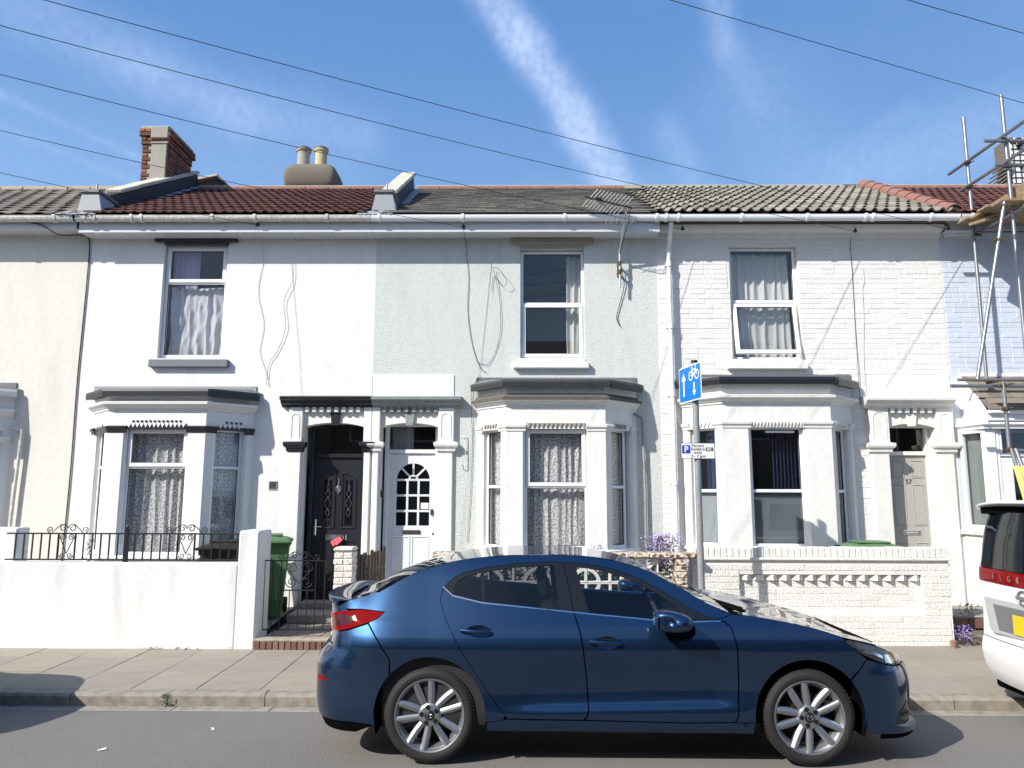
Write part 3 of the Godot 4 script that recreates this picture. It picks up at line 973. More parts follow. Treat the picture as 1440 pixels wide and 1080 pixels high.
	# the roof: a dark upstand round the edge, sheet lead or felt behind it, flashing on the wall
	var fa := MB.new()
	var fo: float = o.get("over", 0.12)
	fa.sweep(path, V2([0.0, yr - 0.005, fo - 0.015, yr - 0.01, fo, yr - 0.02, fo + 0.01, yr + 0.05, fo, yr + 0.085, fo - 0.03, yr + 0.09, 0.0, yr + 0.09]))
	put("roof_edge", fa, o.edge, b)
	if o.has("edge2"):
		var f2 := MB.new()
		f2.sweep(PackedVector2Array([B, R]), V2([fo + 0.004, yr - 0.03, fo + 0.015, yr - 0.02, fo + 0.018, yr + 0.052, fo + 0.004, yr + 0.088]))
		put("roof_edge", f2, o.edge2, b)
	var ol := Vector2(-dl.y, dl.x)
	var orr := Vector2(-dr.y, dr.x)
	var e := fo - 0.02
	var P0 := Vector3(L.x - e * 1.2, yr + 0.088, 0.0)
	var P3 := Vector3(R.x + e * 1.2, yr + 0.088, 0.0)
	var m1 := (ol + Vector2(0, 1)) / (1.0 + ol.y) * e
	var m2 := (orr + Vector2(0, 1)) / (1.0 + orr.y) * e
	var P1 := Vector3(A.x + m1.x, yr + 0.088, A.y + m1.y)
	var P2 := Vector3(B.x + m2.x, yr + 0.088, B.y + m2.y)
	var yw := yr + 0.17
	var W1 := Vector3(A.x, yw, 0.0)
	var W2 := Vector3(B.x, yw, 0.0)
	var W0 := Vector3(L.x + 0.05, yw - 0.01, 0.0)
	var W3 := Vector3(R.x - 0.05, yw - 0.01, 0.0)
	var rf := MB.new()
	rf.quado(P1, P2, W2, W1, Vector3.UP)
	rf.trio(P0, P1, W0, Vector3.UP)
	rf.trio(W0, P1, W1, Vector3.UP)
	rf.trio(P2, P3, W3, Vector3.UP)
	rf.trio(P2, W3, W2, Vector3.UP)
	put("bay_roof", rf, mats["lead"], b)
	var fl := MB.new()
	fl.bx(L.x - 0.02, R.x + 0.02, yr + 0.09, yw + 0.035, 0.0, 0.018, 0.006)
	put("flashing", fl, o.get("flash", mats["lead"]), b)
	# the windows
	var ym: float = o.transom
	var z: float = o.zf - 0.085
	window(h, A.x + wa - 0.01, B.x - wa + 0.01, ys, yt, ym, z, Transform3D(), o.get("casement", ""))
	var ln := (A - L).length()
	window(h, wp - 0.01, ln - wc + 0.01, ys, yt, ym, -0.085, side_xf(L, A), "")
	window(h, wc - 0.01, ln - wp + 0.01, ys, yt, ym, -0.085, side_xf(B, R), "")
	room(h, L.x + 0.12, R.x - 0.12, 0.5, yt + 0.05, -0.12, 2.6)
	if o.has("net"):
		put("net_curtain", cloth(A.x + 0.05, B.x - 0.05, ys + 0.02, yt - 0.02, o.zf - 0.225, o.get("folds", 9.0), 0.032, o.seed), mats[o.net], h)
		for s in 2:
			var xf := side_xf(L, A) if s == 0 else side_xf(B, R)
			var k := cloth(0.05, ln - 0.06, ys + 0.02, yt - 0.02, -0.22, o.get("folds", 9.0), 0.022, o.seed + 5 + s)
			var c := MB.new()
			add_turned(c, k, xf)
			put("net_curtain", c, mats[o.net], h)

func xf_local(xf: Transform3D, p: Vector3) -> Transform3D:
	return Transform3D(xf.basis * Basis(Vector3.RIGHT, PI / 2), xf * p)

func porch(h: Node3D, o: Dictionary) -> void:
	var x0: float = o.x0
	var x1: float = o.x1
	var m: Material = o.m
	var body := MB.new()
	for p in o.pil:
		body.bx(p[0], p[1], 2.62, 3.14, -0.01, 0.075, 0.008)
		body.bx(p[0] + 0.012, p[1] - 0.012, 0.1, 2.5, -0.01, 0.05, 0.012)
	# the segmental arch over the door
	var arch := PackedVector2Array([Vector2(x1, 3.14), Vector2(x0, 3.14)])
	for k in 11:
		var u := k / 10.0
		arch.append(Vector2(lerpf(x0, x1, u), 2.855 + 0.06 * (1.0 - pow(u * 2.0 - 1.0, 2.0))))
	body.prism(arch, -0.2, 0.012)
	var pm := put("porch", body, m, h)
	for p in o.pil:  # a round-headed sunk panel, drawn by its raised rim
		var rim := MB.new()
		var pts := PackedVector3Array()
		var a: float = p[0] + 0.045
		var b2: float = p[1] - 0.045
		if b2 - a > 0.06:
			pts.append(Vector3(a, 2.70, 0.077)); pts.append(Vector3(a, 2.98, 0.077))
			for k in range(1, 8):
				var an := PI - PI * k / 8.0
				pts.append(Vector3((a + b2) * 0.5 + cos(an) * (b2 - a) * 0.5, 2.98 + sin(an) * (b2 - a) * 0.5, 0.077))
			pts.append(Vector3(b2, 2.98, 0.077)); pts.append(Vector3(b2, 2.70, 0.077))
			rim.tube(pts, 0.007, 6)
			put("panel_rim", rim, m, pm)
		var cp := MB.new()
		var y := 2.5
		cp.sweep(PackedVector2Array([Vector2(p[0], -0.01), Vector2(p[0], 0.055), Vector2(p[1], 0.055), Vector2(p[1], -0.01)]), V2([0.0, y - 0.02, 0.02, y, 0.025, y + 0.04, 0.05, y + 0.06, 0.06, y + 0.085, 0.06, y + 0.125, 0.02, y + 0.135, 0.0, y + 0.14]))
		put("capital", cp, p[2], pm)
	var ks := MB.new()
	var kx: float = (x0 + x1) * 0.5 + o.get("kdx", 0.0)
	ks.prism(V2([kx - 0.075, 3.062, kx - 0.05, 2.875, kx + 0.05, 2.875, kx + 0.075, 3.062]), 0.0, 0.045)
	put("keystone", ks, o.key, pm)
	var ca := MB.new()
	ca.sweep(PackedVector2Array([Vector2(o.c0, 0.0), Vector2(o.c1, 0.0)]), V2([0.0, 3.13, 0.09, 3.14, 0.10, 3.165, 0.15, 3.185, 0.175, 3.225, 0.215, 3.24, 0.22, 3.275, 0.19, 3.29, 0.0, 3.305]))
	put("canopy", ca, o.can, pm)
	var x := x0 + 0.03
	while x < x1 - 0.05:
		var dn := MB.new()
		dn.bx(x, x + 0.056, 3.065, 3.14, -0.02, 0.085, 0.004)
		put("dentil", dn, o.get("den", m), pm)
		x += 0.108
	if o.has("band"):
		var bd := MB.new()
		bd.bx(o.band[0], o.band[1], 3.31, 3.635, -0.01, 0.014, 0.005)
		put("name_band", bd, m, pm)

func door_frame(h: Node3D, x0: float, x1: float, yb: float, ytr: float, ytop: float, z: float, fm: Material) -> MeshInstance3D:
	var m := MB.new()
	m.bx(x0, x0 + 0.06, yb, ytop, z - 0.06, z + 0.03, 0.006)
	m.bx(x1 - 0.06, x1, yb, ytop, z - 0.06, z + 0.03, 0.006)
	m.bx(x0 + 0.06, x1 - 0.06, ytop - 0.05, ytop, z - 0.06, z + 0.028, 0.006)
	m.bx(x0 + 0.06, x1 - 0.06, ytr, ytr + 0.06, z - 0.06, z + 0.028, 0.006)
	m.bx(x0, x1, yb - 0.06, yb + 0.012, z - 0.06, z + 0.06, 0.006)
	var f := put("door_frame", m, fm, h)
	put("pane", pane_box(x0 + 0.06, x1 - 0.06, ytr + 0.06, ytop - 0.05, z - 0.02), mats["pane"], f)
	put("pane", pane_box(x0 + 0.06, x1 - 0.06, ytr + 0.06, ytop - 0.05, z - 0.035), mats["pane"], f)
	var hl := MB.new()
	hl.quado(Vector3(x0 - 0.1, 0.3, z - 1.5), Vector3(x1 + 0.3, 0.3, z - 1.5), Vector3(x1 + 0.3, 3.1, z - 1.5), Vector3(x0 - 0.1, 3.1, z - 1.5), Vector3.BACK)
	hl.quado(Vector3(x0 - 0.1, 3.1, z - 0.1), Vector3(x1 + 0.3, 3.1, z - 0.1), Vector3(x1 + 0.3, 3.1, z - 1.5), Vector3(x0 - 0.1, 3.1, z - 1.5), Vector3.DOWN)
	hl.quado(Vector3(x0 - 0.1, 0.3, z - 0.1), Vector3(x0 - 0.1, 3.1, z - 0.1), Vector3(x0 - 0.1, 3.1, z - 1.5), Vector3(x0 - 0.1, 0.3, z - 1.5), Vector3.RIGHT)
	put("hall", hl, mats["hall"], h)
	return f

func letters(s: String, size: float, font: String, depth: float, bold := true) -> TextMesh:
	var f := SystemFont.new()
	f.font_names = PackedStringArray([font])
	f.font_weight = 700 if bold else 400
	var t := TextMesh.new()
	t.text = s
	t.font = f
	t.font_size = 64
	t.pixel_size = size / 64.0
	t.depth = depth
	return t

func base_house(called: String, label: String, x0: float, x1: float, wm: Material, holes: Array) -> Node3D:
	var h := thing(called, label, "house", Vector3((x0 + x1) * 0.5, 0, 0), "terraced houses in the row")
	var w := MB.new()
	w.wall(x0, x1, -0.15, 5.93, 0.0, 0.25, holes)
	put("wall", w, wm, h)
	var bk := MB.new()
	bk.quado(Vector3(x0, -0.15, -6.9), Vector3(x1, -0.15, -6.9), Vector3(x1, 5.9, -6.9), Vector3(x0, 5.9, -6.9), Vector3.FORWARD)
	for x: float in [x0 + 0.002, x1 - 0.002]:
		var o := Vector3(-1 if x < (x0 + x1) * 0.5 else 1, 0, 0)
		bk.quado(Vector3(x, -0.15, 0.0), Vector3(x, -0.15, -6.9), Vector3(x, 5.85, -6.9), Vector3(x, 5.85, 0.0), o)
		bk.trio(Vector3(x, 5.85, 0.3), Vector3(x, 5.85, -6.9), Vector3(x, RIDGE.y - 0.04, RIDGE.x), o)
	put("party_wall", bk, mats["far_brick"], h)
	return h

func eaves(h: Node3D, x0: float, x1: float, ysof: float, fm: Material, gm: Material, br: Array, vents := false) -> void:
	var m := MB.new()
	m.bx(x0, x1, ysof - 0.015, 5.955, 0.315, 0.335, 0.003)
	put("fascia", m, fm, h)
	var s := MB.new()
	s.quado(Vector3(x0, ysof, 0.0), Vector3(x1, ysof, 0.0), Vector3(x1, ysof, 0.316), Vector3(x0, ysof, 0.316), Vector3.DOWN)
	var so := put("soffit", s, fm, h)
	if vents:
		var x := x0 + 0.06
		while x < x1:
			var k := MB.new()
			k.bx(x, x + 0.112, ysof - 0.010, ysof - 0.002, 0.006, 0.312, 0.003)
			put("soffit_board", k, fm, so)
			x += 0.12
	gutter(h, x0, x1, gm, br)

func wire(called: String, pts: Array, r: float, m: Material, h: Node3D) -> void:
	var k := MB.new()
	var c := Curve3D.new()
	var p := V3(pts)
	for j in p.size():
		var t := (p[mini(j + 1, p.size() - 1)] - p[maxi(j - 1, 0)]) / 6.0
		c.add_point(p[j], -t, t)
	c.bake_interval = 0.08
	k.tube(c.get_baked_points(), r, 5)
	put(called, k, m, h)

func brick_wall(wall: Node3D, x0: float, x1: float, y0: float, y1: float, z: float, course: float, bl: float, holes: Array, key: String, limit: int, near: Vector2, proud := 0.004) -> void:
	# stretcher bond with the odd header; the joints lie back
	var meshes := {}
	var places := []
	var base := Vector3.ZERO
	var pp: Node = wall
	while pp != self:
		base += (pp as Node3D).position
		pp = pp.get_parent()
	var row := 0
	var y := y0
	while y + course * 0.6 < y1:
		var x := x0 - (bl * 0.5 if row % 2 == 1 else 0.0)
		while x < x1 - 0.02:
			var w := bl
			if rng.randf() < 0.22: w = bl * 0.5
			var a := maxf(x, x0)
			var b := minf(x + w, x1)
			var rc := Rect2(a, y, b - a, course)
			var ok := b - a > 0.03
			for hl: Rect2 in holes:
				if hl.intersects(rc):
					if hl.position.x > rc.position.x + 0.04 and hl.position.x < rc.end.x: rc.size.x = hl.position.x - rc.position.x
					elif hl.end.x < rc.end.x - 0.04 and hl.end.x > rc.position.x: rc = Rect2(hl.end.x, y, rc.end.x - hl.end.x, course)
					else: ok = false
			for hl: Rect2 in holes:
				if ok and hl.grow(-0.002).intersects(rc): ok = false
			if ok and rc.size.x > 0.03: places.append(rc)
			x += w
		y += course
		row += 1
	places.sort_custom(func(p: Rect2, q: Rect2) -> bool: return p.get_center().distance_squared_to(near) < q.get_center().distance_squared_to(near))
	var rest := MB.new()
	for k in places.size():
		var rc: Rect2 = places[k]
		var c := Vector3(rc.get_center().x, rc.get_center().y, z + proud * 0.5 - 0.02 + rng.randf_range(-0.0028, 0.0028))
		var tilt := Basis(Vector3.BACK, rng.randf_range(-0.006, 0.006)) * Basis(Vector3.UP, rng.randf_range(-0.006, 0.006))
		if k < limit:
			var wk := snappedf(rc.size.x, 0.01)
			if not meshes.has(wk):
				var m := MB.new()
				m.box(Vector3.ZERO, Vector3(wk - 0.005, course - 0.005, proud + 0.04), 0.004)
				meshes[wk] = m.mesh()
			put_mesh("brick", meshes[wk], mats["%s_%d" % [key, rng.randi_range(0, 3)]], wall, Transform3D(tilt, c - base))
		else:
			rest.box(c, Vector3(rc.size.x - 0.005, course - 0.005, proud + 0.04), 0.004, tilt)
	if rest.v.size() > 0:
		var o := put("brickwork", rest, mats[key + "_0"], wall)
		o.set_meta("kind", "stuff")

func make_houses() -> void:
	var red := tile_mesh(0.30, 0.40, 0.014, 2, 0.034, 12, 0.5)
	var bold := tile_mesh(0.33, 0.42, 0.036, 2, 0.046, 14, 0.6)
	var slate := tile_mesh(0.300, 0.30, 0.0, 0, 0.024, 1)
	var brown := tile_mesh(0.30, 0.40, 0.012, 1, 0.024, 8)
	var every := func(_x: float, _t: float) -> bool: return true
	var white: Material = mats["white_trim"]
	var black: Material = mats["black_paint"]

	# ---- the cream house at the left edge
	var h := base_house("terraced_house", "cream rendered house at the left end, beside the white house with black trim", -10.8, -6.585, mats["cream_render"], [Rect2(-9.9, 3.9, 0.95, 1.7), Rect2(-9.6, 0.5, 2.0, 2.2)])
	eaves(h, -10.8, -6.62, 5.79, mats["fascia"], mats["old_plastic"], [-7.9, -6.9])
	roof(h, -10.8, -6.62, "brown_tile", 0.345, 0.30, brown, 0.5, "ridge_pale", every)
	window(h, -9.9, -8.95, 3.9, 5.6, 4.8, -0.09)
	room(h, -10.1, -8.7, 3.6, 5.7, -0.26, 2.5)
	bay(h, {"L": -9.95, "A": -9.45, "B": -8.05, "R": -7.52, "zf": 0.5, "sill": 1.1, "top": 2.8, "cap": 2.66, "roof": 3.3, "cornice": 3.05, "transom": 2.2, "m": white, "edge": white, "net": "net", "seed": 81})
	wire("waste_pipe", [-7.50, 2.83, 0.06, -7.36, 2.78, 0.06, -7.33, 2.7, 0.06, -7.36, 1.7, 0.06, -7.38, 0.6, 0.06], 0.026, mats["old_plastic"], h)
	wire("phone_wire", [-7.9, 5.95, 0.36, -7.2, 5.85, 0.36, -6.9, 5.70, 0.30, -6.74, 5.78, 0.05, -6.60, 5.70, 0.02, -6.585, 5.0, 0.015, -6.60, 3.6, 0.015, -6.585, 2.2, 0.015, -6.60, 0.9, 0.015], 0.009, mats["cable"], h)

	# ---- the white house with black trim
	h = base_house("terraced_house", "white rendered house with black trim, a black front door and a red tiled roof", -6.585, -2.195, mats["white_render"], [Rect2(-5.44, 3.88, 0.97, 1.77), Rect2(-3.19, 0.25, 0.90, 2.66), Rect2(-6.1, 0.5, 1.95, 2.3)])
	eaves(h, -6.585, -2.195, 5.735, mats["fascia"], mats["old_plastic"], [-6.45, -6.3, -5.75, -5.6, -4.55, -3.92, -2.85], true)
	var r := roof(h, -6.5, -2.28, "red_tile", 0.335, 0.30, red, 0.5, "ridge_red", every)
	window(h, -5.435, -4.475, 3.90, 5.645, 5.06, -0.08, Transform3D(), "top", "")
	room(h, -5.9, -4.0, 3.5, 5.72, -0.26, 2.5)
	put("net_curtain", cloth(-5.39, -4.52, 3.97, 5.02, -0.21, 7.0, 0.03, 21, 0.10), mats["white_net"], h)
	put("lilac_curtain", cloth(-5.39, -4.98, 5.0, 5.6, -0.22, 9.0, 0.02, 23), mats["lilac"], h)
	var k := MB.new()
	k.bx(-5.585, -4.31, 5.675, 5.733, 0.0, 0.06, 0.012)
	k.bx(-5.43, -4.455, 5.63, 5.676, -0.02, 0.045, 0.006)
	put("lintel", k, black, h)
	k = MB.new()
	k.bx(-5.525, -4.345, 3.735, 3.85, -0.06, 0.085, 0.008)
	put("sill", k, mats["grey_sill_paint"], h)
	bay(h, {"L": -6.32, "A": -5.82, "B": -4.43, "R": -3.93, "zf": 0.5, "sill": 1.03, "top": 2.80, "cap": 2.78, "roof": 3.25, "cornice": 3.11, "transom": 2.245, "m": white, "capm": black, "band": black, "edge": mats["dark_grey_paint"], "edge2": black, "flash": mats["bright_lead"], "dots": true, "teeth": 14, "net": "net", "seed": 31, "folds": 7.5, "casement": "top", "sillm": mats["upvc"]})
	porch(h, {"x0": -3.19, "x1": -2.29, "m": white, "pil": [[-3.395, -3.19, black], [-2.29, -2.172, black]], "key": black, "can": black, "c0": -3.50, "c1": -2.172, "band": [-3.43, -2.19], "kdx": 0.02})
	make_black_door(h)
	k = MB.new()
	frame_bars(k, -3.665, -3.535, 1.93, 2.06, 0.012, 0.016, 0.012)
	put("air_vent", k, mats["grey_trim_paint"], h)
	k = MB.new()
	for j in 5: k.bx(-3.65, -3.55, 1.95 + j * 0.02, 1.962 + j * 0.02, 0.0, 0.008, 0.001)
	put("vent_slats", k, mats["dark_grey_paint"], h)
	wire("phone_wire", [-3.95, 5.76, 0.345, -3.94, 5.72, 0.20, -3.93, 5.70, 0.05, -3.92, 5.62, 0.02, -3.92, 5.4, 0.015, -3.97, 4.9, 0.012, -3.86, 4.4, 0.012, -3.90, 4.0, 0.012, -3.80, 3.7, 0.012, -3.72, 3.45, 0.012], 0.0038, mats["thin_white"], h)
	wire("aerial_wire", [-3.44, 5.35, 0.02, -3.45, 5.05, 0.03, -3.56, 4.75, 0.03, -3.52, 4.35, 0.03, -3.62, 4.0, 0.02, -3.74, 3.8, 0.02, -3.77, 3.47, 0.02], 0.0032, mats["cable"], h)
	make_chimneys(h)
	parapet(h, -6.51, -3.2, 0.21, [Vector2(0.22, 6.10), Vector2(-3.2, 8.02)], false)

	# ---- the pale green house in the middle
	h = base_house("terraced_house", "pale green pebbled house with a white panelled door and a slate roof, in the middle", -2.195, 2.06, mats["green_render"], [Rect2(0.0, 3.87, 0.965, 1.70), Rect2(-2.05, 0.25, 0.85, 2.66), Rect2(-0.45, 0.5, 1.95, 2.3)])
	eaves(h, -2.195, 2.06, 5.735, mats["fascia"], mats["upvc"], [-2.08, -0.85, 0.65, 2.0])
	roof(h, -2.05, 2.06, "slate", 0.205, 0.305, slate, 0.5, "ridge_red", func(x: float, t: float) -> bool: return x < 1.98 + 0.12 * t)
	window(h, 0.0, 0.965, 3.88, 5.56, 4.73, -0.075, Transform3D(), "bottom")
	room(h, -0.5, 1.5, 3.5, 5.66, -0.26, 2.5)
	put("curtain", cloth(0.70, 0.93, 3.95, 5.52, -0.24, 9.0, 0.03, 41), mats["pale_curtain"], h)
	k = MB.new()
	k.bx(-0.14, 1.105, 5.63, 5.732, 0.0, 0.05, 0.012)
	k.bx(0.0, 0.965, 5.57, 5.631, -0.02, 0.03, 0.006)
	put("lintel", k, mats["stained_stone"], h)
	k = MB.new()
	k.bx(-0.11, 1.015, 3.72, 3.82, -0.06, 0.09, 0.010)
	k.bx(0.0, 0.965, 3.82, 3.875, -0.08, 0.03, 0.006)
	put("sill", k, white, h)
	bay(h, {"L": -0.635, "A": -0.195, "B": 1.195, "R": 1.70, "zf": 0.5, "sill": 1.13, "top": 2.81, "cap": 2.81, "roof": 3.385, "cornice": 3.175, "transom": 1.985, "m": white, "edge": mats["dark_grey_paint"], "edge2": mats["dark_grey_paint"], "corntop": mats["sooty_edge"], "net": "net", "seed": 51, "folds": 9.5, "teeth": 13, "toothm": mats["stained_stone"], "casement": "top"})
	porch(h, {"x0": -2.05, "x1": -1.20, "m": white, "pil": [[-2.168, -2.05, white], [-1.20, -0.97, white]], "key": mats["grey_trim_paint"], "can": mats["grey_trim_paint"], "den": mats["grey_trim_paint"], "c0": -2.168, "c1": -0.862, "band": [-2.186, -0.98]})
	make_white_door(h)
	put("fanlight_fill_cloth", cloth(-1.94, -1.62, 2.50, 2.88, -0.36, 9.0, 0.012, 47), mats["pale_pane_tone"], h)  # pale cloth added to lighten the fanlight, the hall behind being unlit
	wire("phone_wire", [-0.84, 5.76, 0.345, -0.84, 5.72, 0.20, -0.835, 5.70, 0.05, -0.82, 5.62, 0.02, -0.81, 5.4, 0.015, -0.78, 5.1, 0.012, -0.79, 4.6, 0.012, -0.72, 4.1, 0.012, -0.60, 3.75, 0.012, -0.50, 3.66, 0.03], 0.0038, mats["cable"], h)
	wire("loose_wire", [-0.64, 3.82, 0.012, -0.50, 3.78, 0.02, -0.38, 3.95, 0.012, -0.30, 4.3, 0.02, -0.31, 4.75, 0.02, -0.37, 5.1, 0.03, -0.42, 5.27, 0.05, -0.30, 5.20, 0.10, -0.20, 5.03, 0.09, -0.27, 4.97, 0.05, -0.40, 5.15, 0.02, -0.43, 4.9, 0.015], 0.0032, mats["cable"], h)
	wire("bay_wire", [-0.60, 3.62, 0.03, -0.72, 3.35, 0.02, -0.70, 2.6, 0.015, -0.72, 1.9, 0.015, -0.76, 1.2, 0.015], 0.0032, mats["cable"], h)
	wire("wire_hook", [-0.86, 2.32, 0.02, -0.86, 2.26, 0.03, -0.80, 2.24, 0.03, -0.80, 2.6, 0.03, -0.80, 2.72, 0.03, -0.85, 2.70, 0.02], 0.006, mats["thin_white"], h)
	wire("waste_pipe", [1.66, 3.05, 0.06, 1.75, 3.0, 0.06, 1.78, 2.9, 0.06, 1.80, 2.0, 0.06, 1.80, 1.0, 0.06], 0.022, mats["grey_trim_paint"], h)
	parapet(h, -2.06, -1.96, 0.21, [Vector2(0.20, 6.10), Vector2(-2.25, 7.55)], true)

	# ---- the painted brick house
	var holes := [Rect2(3.155, 3.85, 1.03, 1.76), Rect2(5.36, 0.25, 0.69, 2.66), Rect2(2.6, 0.5, 2.0, 2.35)]
	h = base_house("terraced_house", "off-white painted brick house with grey panelled door and ridged pale roof tiles", 2.06, 6.34, mats["warm_wall"], holes)
	var br_holes := holes.duplicate()
	br_holes.append_array([Rect2(2.0, 0.0, 3.0, 3.62), Rect2(5.0, 0.0, 1.34, 3.64), Rect2(3.04, 3.70, 1.2, 0.16), Rect2(3.10, 5.60, 1.14, 0.06)])
	brick_wall(h.get_node("wall"), 2.075, 6.335, 3.64, 5.72, 0.0, 0.0765, 0.232, br_holes, "warm_brick", 300, Vector2(4.6, 4.5))
	brick_wall(h.get_node("wall"), 4.87, 5.075, 0.3, 3.6, 0.0, 0.0765, 0.232, [], "warm_brick", 0, Vector2(5, 2))
	brick_wall(h.get_node("wall"), 2.075, 2.36, 0.3, 3.6, 0.0, 0.0765, 0.232, [], "warm_brick", 0, Vector2(2, 2))
	k = MB.new()
	k.sweep(PackedVector2Array([Vector2(2.06, 0.0), Vector2(6.34, 0.0)]), V2([0.0, 5.73, 0.05, 5.735, 0.06, 5.80, 0.14, 5.82, 0.17, 5.86, 0.18, 5.89, 0.0, 5.91]))
	put("eaves_moulding", k, mats["warm_trim"], h)
	gutter(h, 2.06, 6.42, mats["upvc"], [2.14, 2.32, 3.24, 4.2, 5.05, 5.16, 6.0])
	k = MB.new()
	k.bx(2.06, 6.34, 5.90, 5.965, 0.19, 0.21, 0.003)
	put("fascia", k, mats["dark_concrete"], h)
	roof(h, 2.04, 6.75, "grey_tile", 0.35, 0.33, bold, 0.0, "ridge_pale", func(x: float, t: float) -> bool: return x > 2.1 + 0.14 * t and x < 6.33 + 0.36 * t)
	window(h, 3.16, 4.18, 3.87, 5.605, 4.77, -0.08)
	make_open_sash(h)
	room(h, 2.7, 4.7, 3.5, 5.69, -0.26, 2.5)
	put("net_curtain", cloth(3.21, 4.13, 3.95, 5.55, -0.23, 8.0, 0.032, 61), mats["pale_curtain"], h)
	k = MB.new()
	k.bx(3.055, 4.235, 3.71, 3.81, -0.06, 0.09, 0.010)
	k.bx(3.16, 4.18, 3.81, 3.87, -0.08, 0.02, 0.006)
	put("sill", k, mats["warm_trim"], h)
	bay(h, {"L": 2.36, "A": 2.83, "B": 4.345, "R": 4.86, "zf": 0.5, "sill": 1.17, "top": 2.835, "cap": 2.86, "roof": 3.43, "cornice": 3.215, "transom": 1.935, "m": mats["warm_trim"], "edge": mats["black_paint"], "edge2": mats["black_paint"], "teeth": 15, "pier": 0.385, "seed": 71})
	for j in 10:
		var b := MB.new()
		b.box(Vector3(3.62 + j * 0.052, 2.33, 0.19), Vector3(0.05, 0.98, 0.004), 0.0, Basis(Vector3.UP, 0.9))
		put("blind_slat", b, mats["blind"], h)
	for j in 5:
		var b := MB.new()
		b.box(Vector3(2.72 + j * 0.05, 2.30, 0.10 + j * 0.03), Vector3(0.05, 0.98, 0.004), 0.0, Basis(Vector3.UP, 0.4))
		put("blind_slat", b, mats["blind"], h)
	k = MB.new()
	k.bx(3.45, 3.85, 2.745, 2.775, 0.40, 0.428, 0.004)
	put("trickle_vent", k, mats["upvc"], h)
	k = MB.new()
	k.quad(Vector3(3.24, 1.2, 0.34), Vector3(4.06, 1.2, 0.34), Vector3(4.06, 1.92, 0.34), Vector3(3.24, 1.92, 0.34))
	put("pane_tone_sheet", k, mats["pane_tone"], h)  # grey-blue sheet added to stand for the reflection in the lower pane
	k = MB.new()
	add_turned(k, pane_box(0.1, 0.6, 1.2, 1.92, -0.16), side_xf(Vector2(2.36, 0), Vector2(2.83, 0.5)))
	put("pane_tone_sheet", k, mats["pale_pane_tone"], h)  # paler sheet, the sunlit tone of this side pane put into its colour
	porch(h, {"x0": 5.36, "x1": 6.05, "m": mats["warm_trim"], "pil": [[5.075, 5.36, mats["warm_trim"]], [6.05, 6.29, mats["warm_trim"]]], "key": mats["warm_trim"], "can": mats["warm_trim"], "c0": 5.005, "c1": 6.285, "band": [5.14, 6.32], "kdx": 0.0})
	make_grey_door(h)
	wire("downpipe", [2.223, 5.86, 0.36, 2.223, 5.76, 0.30, 2.235, 5.60, 0.13, 2.225, 5.45, 0.10, 2.225, 5.0, 0.10, 2.225, 3.0, 0.10, 2.225, 1.0, 0.10, 2.225, 0.3, 0.10], 0.036, mats["upvc"], h)
	for y: float in [5.30, 4.35, 3.33, 2.05]:
		k = MB.new()
		k.lathe(V2([0.036, -0.04, 0.043, -0.038, 0.043, 0.038, 0.036, 0.04]), Transform3D(Basis(), Vector3(2.225, y, 0.10)), 14)
		k.bx(2.17, 2.28, y - 0.015, y + 0.015, 0.0, 0.07, 0.004)
		put("pipe_collar", k, mats["upvc"], h)
	wire("phone_wire", [4.985, 5.72, 0.10, 4.99, 5.69, 0.03, 4.99, 5.6, 0.02, 4.99, 4.9, 0.014, 4.985, 4.2, 0.014, 4.98, 3.6, 0.03, 4.99, 3.2, 0.014], 0.0038, mats["cable"], h)
	wire("aerial_wire", [5.16, 5.27, 0.012, 5.16, 5.05, 0.014, 5.13, 4.95, 0.014, 5.12, 4.5, 0.014, 5.08, 3.9, 0.014, 5.06, 3.3, 0.03, 5.03, 2.85, 0.014, 5.06, 2.66, 0.014], 0.0032, mats["thin_white"], h)

	# ---- the pale blue house under scaffolding
	holes = [Rect2(8.2, 3.9, 0.95, 1.7), Rect2(6.62, 0.2, 2.6, 2.6)]
	h = base_house("terraced_house", "pale blue painted brick house under scaffolding at the right edge", 6.34, 10.6, mats["blue_wall"], holes)
	brick_wall(h.get_node("wall"), 6.345, 7.75, 3.66, 5.78, 0.0, 0.0765, 0.232, holes, "blue_brick", 200, Vector2(6.6, 4.6))
	gutter(h, 6.44, 10.6, mats["fascia"], [6.6, 7.4])
	k = MB.new()
	k.bx(6.34, 10.6, 5.78, 5.955, 0.17, 0.20, 0.004)
	put("fascia", k, mats["fascia"], h)
	k = MB.new()
	k.quado(Vector3(6.34, 5.785, 0.0), Vector3(10.6, 5.785, 0.0), Vector3(10.6, 5.785, 0.172), Vector3(6.34, 5.785, 0.172), Vector3.DOWN)
	put("soffit", k, mats["fascia"], h)
	r = roof(h, 6.34, 10.6, "red_tile", 0.335, 0.30, red, 0.5, "ridge_red", func(x: float, t: float) -> bool: return x > 6.36 + 0.36 * t)
	var at := Vector3(6.40, EAVE.y + 0.02, EAVE.x - 0.06)
	var to := Vector3(6.74, RIDGE.y + 0.02, RIDGE.x + 0.1)
	for j in 10:
		k = MB.new()
		half_round(k, at.lerp(to, j / 10.0), at.lerp(to, (j + 1.06) / 10.0) + Vector3(0, 0.0, 0), 0.142, 0.122)
		put("party_tile", k, mats["ridge_red"], r)
	k = MB.new()
	k.quado(at + Vector3(-0.16, -0.08, 0), at + Vector3(0.16, -0.08, 0), to + Vector3(0.16, -0.08, 0), to + Vector3(-0.16, -0.08, 0), Vector3.UP)
	k.lathe(V2([0.0, 0.0, 0.118, 0.0]), Transform3D(Basis(Vector3.RIGHT, PI / 2), at + Vector3(0, 0, 0.0)), 16)
	put("bedding_mortar", k, mats["mortar"], r)
	make_lean_to(h)
